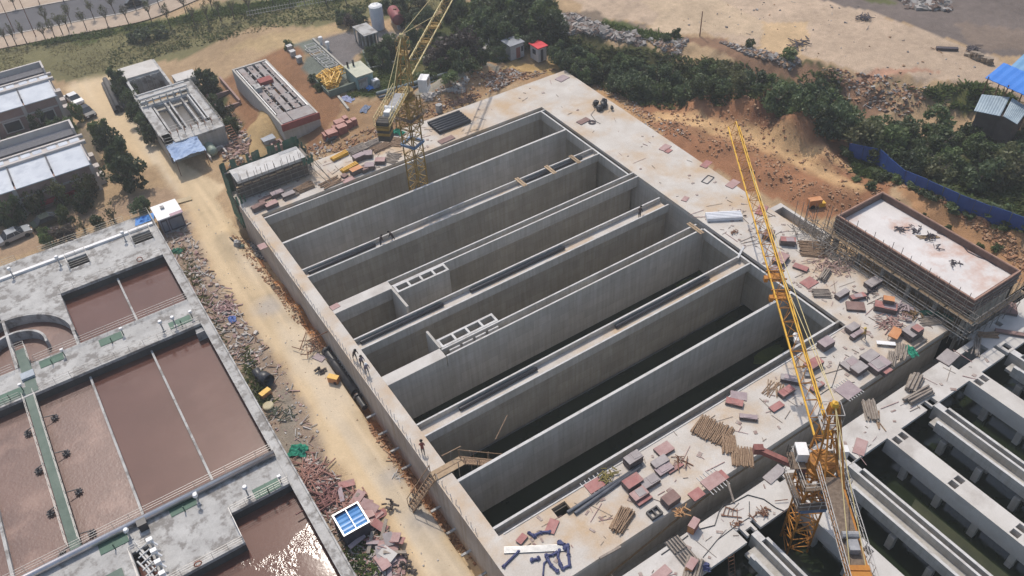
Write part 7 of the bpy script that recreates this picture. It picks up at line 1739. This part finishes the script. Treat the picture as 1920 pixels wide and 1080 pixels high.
def crown_mesh(seed, n=1500, clumps=26, leaf=.30, shape='round', hollow=.35):
    r = np.random.default_rng(seed); V = []; F = []
    cs = []
    while len(cs) < clumps:
        p = r.normal(0, 1, 3); p /= np.linalg.norm(p); p *= r.uniform(hollow, .86); 
        if p[2] < -.72: continue
        if shape == 'cone': p[:2] *= (1 - .5 * (p[2] + 1) / 2)
        cs.append((p, r.uniform(.22, .46)))
    for i in range(n):
        c, cr = cs[i % len(cs)]; d = r.normal(0, 1, 3); d /= np.linalg.norm(d); d *= cr * r.uniform(.55, 1.05)
        p = c + d
        a = r.normal(0, 1, 3) + d * 1.2; a /= np.linalg.norm(a); u = np.cross(a, r.normal(0, 1, 3)); u /= np.linalg.norm(u); w = np.cross(a, u)
        s = leaf * r.uniform(.45, 1.0) * .5; b = len(V)
        V += [tuple(p + u * s), tuple(p + w * s * .6), tuple(p - u * s), tuple(p - w * s * .6)]; F.append((b, b + 1, b + 2, b + 3))
    return V, F
CROWNS = {}
def crown(kind, seed):
    key = (kind, seed)
    if key not in CROWNS:
        par = {'dark': (1700, 15, .27, 'round', .45, 0), 'mid': (1500, 14, .27, 'round', .45, 1), 'olive': (1000, 22, .26, 'round', .3, 2), 'purple': (1400, 24, .24, 'round', .3, 3), 'thin': (340, 14, .24, 'round', .25, 2), 'bush': (1000, 16, .34, 'round', .2, 1), 'dbush': (1000, 16, .34, 'round', .2, 0)}[kind]
        V, F = crown_mesh(seed * 13 + len(kind), par[0], par[1], par[2], par[3], par[4]); k = MB(); k.v = V; k.f = F; CROWNS[key] = k.mesh('crown', LEAF[par[5]])
    return CROWNS[key]
TRUNKS = []
for s in range(4):
    k = MB(); r = random.Random(s)
    a = Vector((0, 0, -.3)); b_ = Vector((r.uniform(-.05, .05), r.uniform(-.05, .05), .45)); k.bar(a, b_, .055, 7, .04)
    for i in range(5):
        an = i * 1.3 + r.random(); q = b_ + Vector((math.cos(an) * .22, math.sin(an) * .22, .30 + .12 * r.random())); k.bar(b_ - Vector((0, 0, .08 * i * .4)), q, .028, 5, .012)
        q2 = q + Vector((math.cos(an + .5) * .14, math.sin(an + .5) * .14, .18)); k.bar(q, q2, .012, 4, .005)
    TRUNKS.append(k.mesh('trunk', BARK))
def tree(px_, py_, h, r_, kind, label, group=None, seed=None, name='tree', cat='tree'):
    g = G(px_, py_, h * .58); return tree_at(g, h, r_, kind, label, group, seed, name, cat)
def tree_at(g, h, r_, kind, label, group=None, seed=None, name='tree', cat='tree'):
    s = (seed if seed is not None else int(abs(g.x * 7 + g.y * 3))) % 4
    t = thing(name, label, cat, g, random.uniform(0, 6), group)
    low = kind in ('bush', 'dbush')
    ch = (h * .52) if not low else h * .62
    o = place('crown', crown(kind, s), t, (0, 0, h - ch if not low else h * .42), 0); o.scale = (r_ * 1.12, r_ * 1.12, ch * 1.05)
    o2 = place('trunk', TRUNKS[s], t, (0, 0, 0)); o2.scale = (h * .9, h * .9, h * .8)
    return t
T_ = [
    (183, 238, 4.5, 1.5, 'mid', 'mid green tree between the black car and the dirt yard'), (203, 262, 5.2, 1.9, 'dark', 'dark tree second in the row right of the brick halls'), (222, 288, 5.2, 2.0, 'dark', 'dark tree third in the row right of the brick halls'), (232, 318, 6.0, 2.5, 'dark', 'largest dark round tree at the corner of the nearer brick hall'), (213, 240 + 60, 4.0, 1.4, 'mid', 'small tree tucked behind the largest one by the halls'),
    (158, 345, 5.0, 1.5, 'olive', 'olive tree in front of the nearer hall, rightmost'), (108, 358, 4.6, 1.4, 'olive', 'olive tree in front of the nearer hall, second from the right'), (62, 374, 4.2, 1.4, 'olive', 'olive tree in front of the nearer hall, third from the right'), (14, 392, 4.8, 1.8, 'dark', 'dark tree in front of the nearer hall at the picture edge'), (150, 372, 3.6, 1.4, 'dark', 'dark low tree beside the wall of the nearer hall'),
    (75, 228, 4.2, 1.6, 'dark', 'dark bush tree in front of the farther hall windows'), (98, 236, 3.6, 1.5, 'dark', 'dark shrub right of the windows of the farther hall'), (128, 232, 3.6, 1.2, 'mid', 'small tree at the right end of the farther hall'), (142, 207, 3.6, 1.1, 'mid', 'small tree between the two parked cars'), (38, 262, 2.4, 1.4, 'dark', 'low dark bush between the two halls'), (75, 250, 2.0, 1.0, 'mid', 'bright green bush between the two halls'), (10, 270, 2.4, 1.5, 'dark', 'low dark bush between the halls at the picture edge'),
    (220, 150, 5.0, 1.7, 'dark', 'dark tree at the far end of the hedge beside the stacked pipes'), (236, 168, 4.4, 1.5, 'dark', 'second tree of the hedge left of the filter block'), (245, 186, 4.6, 1.6, 'dark', 'third tree of the hedge left of the filter block'), (258, 208, 4.2, 1.5, 'dark', 'fourth tree of the hedge left of the filter block'), (268, 228, 3.8, 1.4, 'dark', 'fifth tree of the hedge left of the filter block'), (280, 246, 3.6, 1.3, 'dark', 'last tree of the hedge left of the filter block'),
    (384, 150, 5.0, 2.0, 'dark', 'dark round tree right of the white slab of the filter block'), (418, 207, 3.8, 1.4, 'dark', 'upper of two round trees right of the filter block'), (432, 232, 3.8, 1.4, 'mid', 'lower of two round trees right of the filter block'), (398, 188, 2.6, 1.1, 'dark', 'small shrub by the right side of the filter block'),
    (263, 386, 3.4, 1.2, 'dark', 'small dark tree beside the site cabin'), (206, 396, 3.4, .9, 'thin', 'thin sapling on the verge left of the site cabin'), (116, 402, 3.8, 1.2, 'mid', 'small tree above the purple bush'), (118, 432, 3.2, 1.6, 'purple', 'purple leaved bush at the plant railing'), (86, 440, 3.0, 1.2, 'mid', 'small green tree left of the purple bush'), (180, 412, 2.0, 1.1, 'mid', 'low green bush on the verge behind the plant railing'), (152, 420, 2.4, .9, 'thin', 'sparse sapling on the verge left of the low bush'),
    (862, 78, 7.0, 3.6, 'purple', 'large dark purplish tree in the garden right of the crane jib'), (864, 112, 4.6, 2.2, 'dark', 'dark round clipped tree in the garden'), (697, 98, 3.2, 1.4, 'dark', 'left of the round garden bushes by the gravel'), (717, 106, 3.6, 1.4, 'dark', 'right of the round garden bushes by the gravel'), (735, 86, 3.6, 1.5, 'dark', 'garden bush behind the frame shed'), (712, 86, 2.6, 1.1, 'dark', 'small garden bush beside the frame shed'),
    (905, 103, 3.0, 1.0, 'dark', 'dark slim tree beside the valve pad'), (886, 118, 1.6, 1.4, 'bush', 'yellowish clipped bush below the valve pad'), (828, 118, 2.6, 1.6, 'dark', 'low dark shrub group right of the crane jib'), (800, 140, 1.8, 1.4, 'bush', 'low green hedge clump beside the crane cab'), (842, 140, 1.8, 1.5, 'bush', 'green hedge clump along the pipeline'), (780, 60, 4.2, 1.8, 'dark', 'dark tree behind the crane jib'), (812, 100, 3.4, 2.0, 'purple', 'purplish shrubs right of the crane jib'), (800, 36, 4.5, 2.0, 'dark', 'dark tree at the far left of the garden'), (768, 92, 2.2, 1.5, 'dark', 'low shrub by the crane head'), (752, 112, 1.4, 1.2, 'bush', 'tiny bush below the crane head'), (895, 80, 1.6, 1.4, 'bush', 'low hedge beside the valve pad'),
    (910, 122 - 60, 3.0, 1.3, 'mid', 'small light tree behind the valve pad'),
    (402, 165, 1.8, 1.0, 'dbush', 'small dark bush in the dirt left of the slotted block'), (600, 158, 1.6, 1.0, 'bush', 'low green bush at the far end of the mossy wall'), (585, 146, 1.5, .9, 'dbush', 'dark bush on the green pad beside the pipe frames'), (540, 82, 1.4, 1.0, 'bush', 'low bush by the dirt path above the concrete boxes'),
    (640, 30, 2.6, 1.4, 'dark', 'dark shrub by the picket fence, left'), (672, 26, 2.8, 1.5, 'dark', 'dark shrub by the picket fence, right'), (655, 36, 3.0, 1.2, 'purple', 'brown shrub by the picket fence'), (270, 62, 2.4, 1.6, 'dark', 'dark low bush in the scrub beside the street trees'), (250, 66, 2.2, 1.4, 'dark', 'dark low bush in the scrub, left one'), (300, 58, 2.0, 1.4, 'dark', 'dark low bush in the scrub, right one'),
    (762, 45 - 12, 3.4, 1.5, 'dark', 'dark shrub behind the red tank'), (1480, 98, 1.8, 1.3, 'bush', 'bright shrub beside the branch tangle'), (1268, 62, 1.6, 1.0, 'bush', 'small bush on the rim of the debris slope'), (1250, 68, 1.6, .9, 'dbush', 'dark small bush on the rim of the debris slope'), (1407, 80, 1.6, .9, 'dbush', 'small dark bush on the rim of the pale ground'),
]
for a in T_: tree(*a[:6])
# belts of trees that nothing tells apart
def belt(poly, n, h0, h1, r0, r1, kinds, label, group, seed, mind=2.2, name='tree', cat='tree'):
    P = np.array([[*G(a, b, 2.5)[:2]] for a, b in poly]); rr = random.Random(seed); lo, hi = P.min(0), P.max(0); pts = []; tries = 0
    while len(pts) < n and tries < 40000:
        tries += 1; x, y = rr.uniform(lo[0], hi[0]), rr.uniform(lo[1], hi[1])
        if not inpoly(P, np.array([x]), np.array([y]))[0]: continue
        if any((x - a) ** 2 + (y - b) ** 2 < mind ** 2 for a, b in pts): continue
        pts.append((x, y)); r_ = rr.uniform(r0, r1); h = h0 + (h1 - h0) * (r_ - r0) / (r1 - r0 + 1e-6) + rr.uniform(-.4, .4)
        tree_at(Vector((x, y, float(hgt(x, y)))), h, r_, rr.choice(kinds), label, group, rr.randrange(4), name, cat)
belt([(885, -10), (960, -25), (1030, 5), (1050, 40), (1040, 62), (1000, 78), (950, 70), (900, 40)], 32, 3.2, 5.2, 1.6, 2.5, ['dark', 'dark', 'mid'], 'dense dark tree in the wood behind the container office and red-roofed cabin', 'trees of the wood beyond the container office', 1, 2.3)
belt([(1045, 95), (1090, 105), (1120, 130), (1100, 140), (1050, 110)], 8, 3, 4.2, 1.3, 1.9, ['dark', 'mid'], 'bushy tree right of the red-roofed cabin at the foot of the debris slope', 'trees at the foot of the debris slope', 2, 1.8)
belt([(1125, 112), (1200, 116), (1260, 128), (1330, 122), (1420, 140), (1470, 165), (1500, 188), (1420, 178), (1330, 164), (1260, 172), (1200, 165), (1150, 148)], 36, 2.4, 4.0, 1.3, 2.2, ['dark', 'olive', 'mid', 'dark', 'dbush', 'mid'], 'dark bushy tree in the belt between the far deck corner and the pale ground', 'trees of the belt beyond the deck', 3, 2.4)
belt([(1450, 165), (1520, 165), (1560, 195), (1578, 230), (1568, 242), (1508, 216), (1455, 195)], 15, 3.4, 5.4, 1.7, 2.6, ['dark', 'mid', 'dark'], 'tall dark tree in the clump behind the brown earth heaps', 'trees of the clump behind the earth heaps', 4, 2.2)
belt([(1590, 262), (1640, 228), (1690, 232), (1740, 215), (1830, 232), (1930, 240), (1950, 320), (1850, 325), (1760, 310), (1700, 300), (1640, 285)], 36, 2.8, 4.6, 1.6, 2.6, ['mid', 'dark', 'mid', 'olive'], 'leafy green tree in the wood above the blue fence', 'trees of the wood above the blue fence', 5, 2.9)
belt([(1590, 260), (1680, 300), (1800, 345), (1940, 385), (1950, 420), (1840, 395), (1730, 345), (1620, 290)], 18, .7, 1.3, .8, 1.3, ['bush', 'mid', 'dbush'], 'low green bush just above the blue fence', 'bushes above the blue fence', 6, 1.5, 'bush', 'bush')
belt([(1600, 300), (1640, 320), (1700, 360), (1780, 398), (1860, 420), (1930, 460), (1900, 455), (1780, 410), (1700, 372), (1640, 335)], 8, .6, 1.0, .5, .9, ['bush', 'dbush'], 'low bush clinging to the near side of the blue fence', 'bushes in front of the blue fence', 7, 1.4, 'bush', 'bush')
belt([(720, 70), (860, 40), (960, 40), (940, 60), (930, 95), (900, 90), (840, 60), (780, 82)], 14, 1.5, 3.0, 1.0, 1.8, ['dark', 'dbush', 'mid'], 'small garden shrub between the frame shed and the wood', 'shrubs of the garden', 8, 2.0, 'shrub', 'shrub')
belt([(700, 0), (760, -10), (860, -30), (880, 0), (800, 30), (760, 20)], 12, 1.5, 3.2, 1.0, 1.8, ['dark', 'dbush', 'olive'], 'scrubby tree behind the silo and red tank', 'scrub behind the silo', 9, 2.2, 'shrub', 'shrub')
# street trees: thin, nearly bare
def street_tree(px_, py_, h, label, leafy, grp):
    g = G(px_, py_); r = random.Random(px_); t = thing('street_tree', label, 'tree', g, r.uniform(0, 6), grp)
    k = MB(); top = Vector((r.uniform(-.2, .2), r.uniform(-.2, .2), h * .5)); k.bar((0, 0, -.3), top, .11, 6, .07)
    for i in range(9):
        an = r.uniform(0, 6.28); a = Vector((0, 0, -.3)).lerp(top, r.uniform(.75, 1)); q = a + Vector((math.cos(an) * r.uniform(.4, 1.0), math.sin(an) * r.uniform(.4, 1.0), h * r.uniform(.2, .42))); k.bar(a, q, .05, 4, .02)
        for j in range(3): k.bar(a.lerp(q, .5 + .2 * j), a.lerp(q, .5 + .2 * j) + Vector((r.gauss(0, .4), r.gauss(0, .4), r.uniform(.2, .6))), .022, 4, .01)
    k.build('trunk', BARK, t, local=True)
    o = place('crown', crown('thin', px_ % 4), t, (0, 0, h * .72)); o.scale = (1.0 * leafy, 1.0 * leafy, h * .30)
gs_ = 'street trees along the near pavement'
for i, (x, y) in enumerate(((16, 88), (32, 86), (52, 84), (88, 80), (104, 74), (119, 67), (130, 62), (163, 57), (204, 54), (242, 46), (284, 40), (120 + 200, 52), (365, 46), (392, 46), (415, 40), (439, 36), (470, 30), (350, 30), (400, 22))):
    street_tree(x, y, 4.2 + (i % 3) * .4, 'thin half-bare street tree on the edge of the grass by the near pavement', 1.0 if x > 60 else .55, gs_)
for i, (x, y) in enumerate(((92, 53), (134, 46), (177, 37), (217, 28), (256, 21), (300, 15))):
    street_tree(x, y, 4.6, 'slim street tree standing at the kerb of the asphalt road', .9, 'street trees at the kerb')
for i, (x, y) in enumerate(((30, 19), (75, 10), (120, 5))): street_tree(x, y, 3.6, 'small street tree at the far kerb of the asphalt road', .9, 'street trees at the far kerb')
for i, (x, y, d) in enumerate(((512, 8, 'leftmost'), (545, 10, 'second from left'), (572, 9, 'third from left'), (612, 10, 'fourth from left'), (650, 8, 'rightmost'))): street_tree(x, y, 3.0, 'propped sapling in the scrub field, %s of five' % d, .5, 'propped saplings')
# number the ones that stand in a row
ORD = ['first', 'second', 'third', 'fourth', 'fifth', 'sixth', 'seventh', 'eighth', 'ninth', 'tenth', 'eleventh', 'twelfth', 'thirteenth', 'fourteenth', 'fifteenth', 'sixteenth', 'seventeenth', 'eighteenth', 'nineteenth', 'twentieth']
def number(group, text):
    L_ = [o for o in bpy.data.objects if o.get('group') == group and o.parent is None and 'category' in o]
    L_.sort(key=lambda o: (np.array(o.location) - np.array([0, 0, CAM_H])) @ CAM_R[:, 0] / -((np.array(o.location) - np.array([0, 0, CAM_H])) @ CAM_R[:, 2]))
    for i, o in enumerate(L_): o['label'] = text % ORD[i]
number('street trees along the near pavement', 'thin half-bare street tree on the grass edge by the pavement, %s from the left')
number('street trees at the kerb', 'slim street tree at the near kerb of the asphalt road, %s from the left')
number('street trees at the far kerb', 'small street tree at the far kerb of the asphalt road, %s from the left')
number('trees at the foot of the debris slope', 'bushy tree at the foot of the debris slope, %s right of the red-roofed cabin')
number('shrubs of the garden', 'small garden shrub right of the frame shed, %s from the left')
number('scrub behind the silo', 'scrubby tree behind the silo and red tank, %s from the left')
number('bushes in front of the blue fence', 'low bush on the near side of the blue fence, %s from the left')
number('trees of the clump behind the earth heaps', 'tall dark tree in the clump behind the earth heaps, %s from the left')
number('bushes above the blue fence', 'low green bush just above the blue fence, %s from the left')
# low scrub and grass
def tufts(name, poly, n, h0, h1, m, seed, dens=None, w=.16):
    P = poly_w(poly); r = np.random.default_rng(seed); lo, hi = P.min(0), P.max(0); pts = np.zeros((0, 2))
    while len(pts) < n:
        q = r.uniform(lo, hi, (n * 3, 2)); ok = inpoly(P, q[:, 0], q[:, 1])
        if dens: ok &= fbm(q[:, 0], q[:, 1], dens, 3) > r.uniform(.3, .62, len(q))
        pts = np.concatenate([pts, q[ok]])
    pts = pts[:n]; z = hgt(pts[:, 0], pts[:, 1]); h = r.uniform(h0, h1, n); a = r.uniform(0, 2 * PI, n); ln = r.normal(0, 1.1, (n, 2)) * h[:, None]
    dx, dy = np.cos(a) * w * h / h1, np.sin(a) * w * h / h1
    A = np.stack([pts[:, 0] - dx, pts[:, 1] - dy, z - .02], 1); B_ = np.stack([pts[:, 0] + dx, pts[:, 1] + dy, z - .02], 1); C_ = np.stack([pts[:, 0] + dx * .6 + ln[:, 0], pts[:, 1] + dy * .6 + ln[:, 1], z + h], 1); D = np.stack([pts[:, 0] - dx * .6 + ln[:, 0], pts[:, 1] - dy * .6 + ln[:, 1], z + h * .9], 1)
    v = np.stack([A, B_, C_, D], 1).reshape(-1, 3); me = bpy.data.meshes.new(name); me.from_pydata(v.tolist(), [], np.arange(4 * n).reshape(n, 4).tolist()); me.materials.append(m); me.update()
    return place(name, me, kind='stuff')
GR1 = mat('dry_grass', (.19, .165, .085), (.25, .215, .11), .5, .9, c3=(.14, .145, .062), s3=.12, fine=.3, spec=.1); GR2 = mat('green_grass', (.075, .108, .034), (.115, .15, .05), .6, .9, fine=.3, spec=.1); GR3 = mat('dark_weeds', (.085, .105, .040), (.13, .145, .06), .6, .9, fine=.3, spec=.1)
glow(GR1, .4); glow(GR2, .4); glow(GR3, .4)
tufts('scrub', [(-60, 110), (0, 92), (240, 46), (480, 6), (700, -30), (860, -34), (820, 18), (700, 32), (480, 62), (330, 96), (190, 135), (140, 145), (90, 128), (0, 150), (-60, 165)], 11000, .05, .22, GR1, 1, 5.0, .13)
tufts('weeds', [(300, 60), (480, 20), (700, -10), (690, 25), (480, 60), (330, 95), (200, 130), (210, 90)], 2200, .1, .35, GR3, 2, 4.0, .25)
tufts('grass', [(225, 48), (480, 6), (700, -28), (700, -8), (470, 26), (300, 52), (120, 80), (0, 96)], 6000, .1, .4, GR2, 3, 4.0, .18)
tufts('grass', [(700, 84), (800, 62), (850, 10), (980, -10), (1030, 45), (985, 75), (985, 105), (920, 118), (800, 160), (640, 188), (690, 135)], 15000, .08, .35, GR2, 4, 3.5, .16)
tufts('undergrowth', [(890, -20), (1040, 0), (1070, 70), (1130, 105), (1330, 110), (1560, 170), (1620, 235), (1960, 320), (1960, 460), (1760, 372), (1590, 285), (1400, 225), (1200, 198), (1060, 122), (960, 75)], 24000, .12, .5, GR3, 5, 4.0, .28)
tufts('weeds', [(1640, 230), (1960, 330), (1960, 440), (1760, 365), (1640, 305)], 9000, .1, .45, GR2, 6, 4.0, .22)
tufts('weeds', [(1590, 282), (1640, 297), (1690, 328), (1660, 338), (1600, 322)], 2500, .1, .45, GR2, 7, None, .2)
tufts('weeds', [(1120, 42), (1200, 58), (1280, 72), (1260, 86), (1150, 60)], 1800, .15, .5, GR2, 8, None, .2)
tufts('weeds', [(455, 640), (480, 690), (515, 760), (480, 760)], 500, .15, .5, GR3, 9, None, .15)
tufts('weeds', [(640, 1000), (700, 1010), (715, 1085), (660, 1100)], 500, .15, .5, GR2, 10, None, .15)
tufts('weeds', [(330, 470), (350, 460), (420, 620), (440, 680), (420, 660)], 350, .1, .4, GR3, 11, 2.0, .12)
tufts('weeds', [(1660, 178), (1720, 172), (1830, 182), (1900, 212), (1780, 218)], 1500, .2, .6, GR2, 12, 3.0, .2)
# ------------------------------------------------------------------ thin summer haze over the whole site
hz = bpy.data.materials.new('haze'); hz.use_nodes = True
hz.node_tree.nodes.remove(hz.node_tree.nodes['Principled BSDF'])
pv = hz.node_tree.nodes.new('ShaderNodeVolumePrincipled')
pv.inputs['Color'].default_value = (.86, .87, .88, 1)
pv.inputs['Density'].default_value = .0007
pv.inputs['Anisotropy'].default_value = .3
hz.node_tree.links.new(pv.outputs[0], hz.node_tree.nodes['Material Output'].inputs['Volume'])
MB().box(-1600, 2600, -1000, 2900, -9, 68).build('haze', hz, kind='stuff')
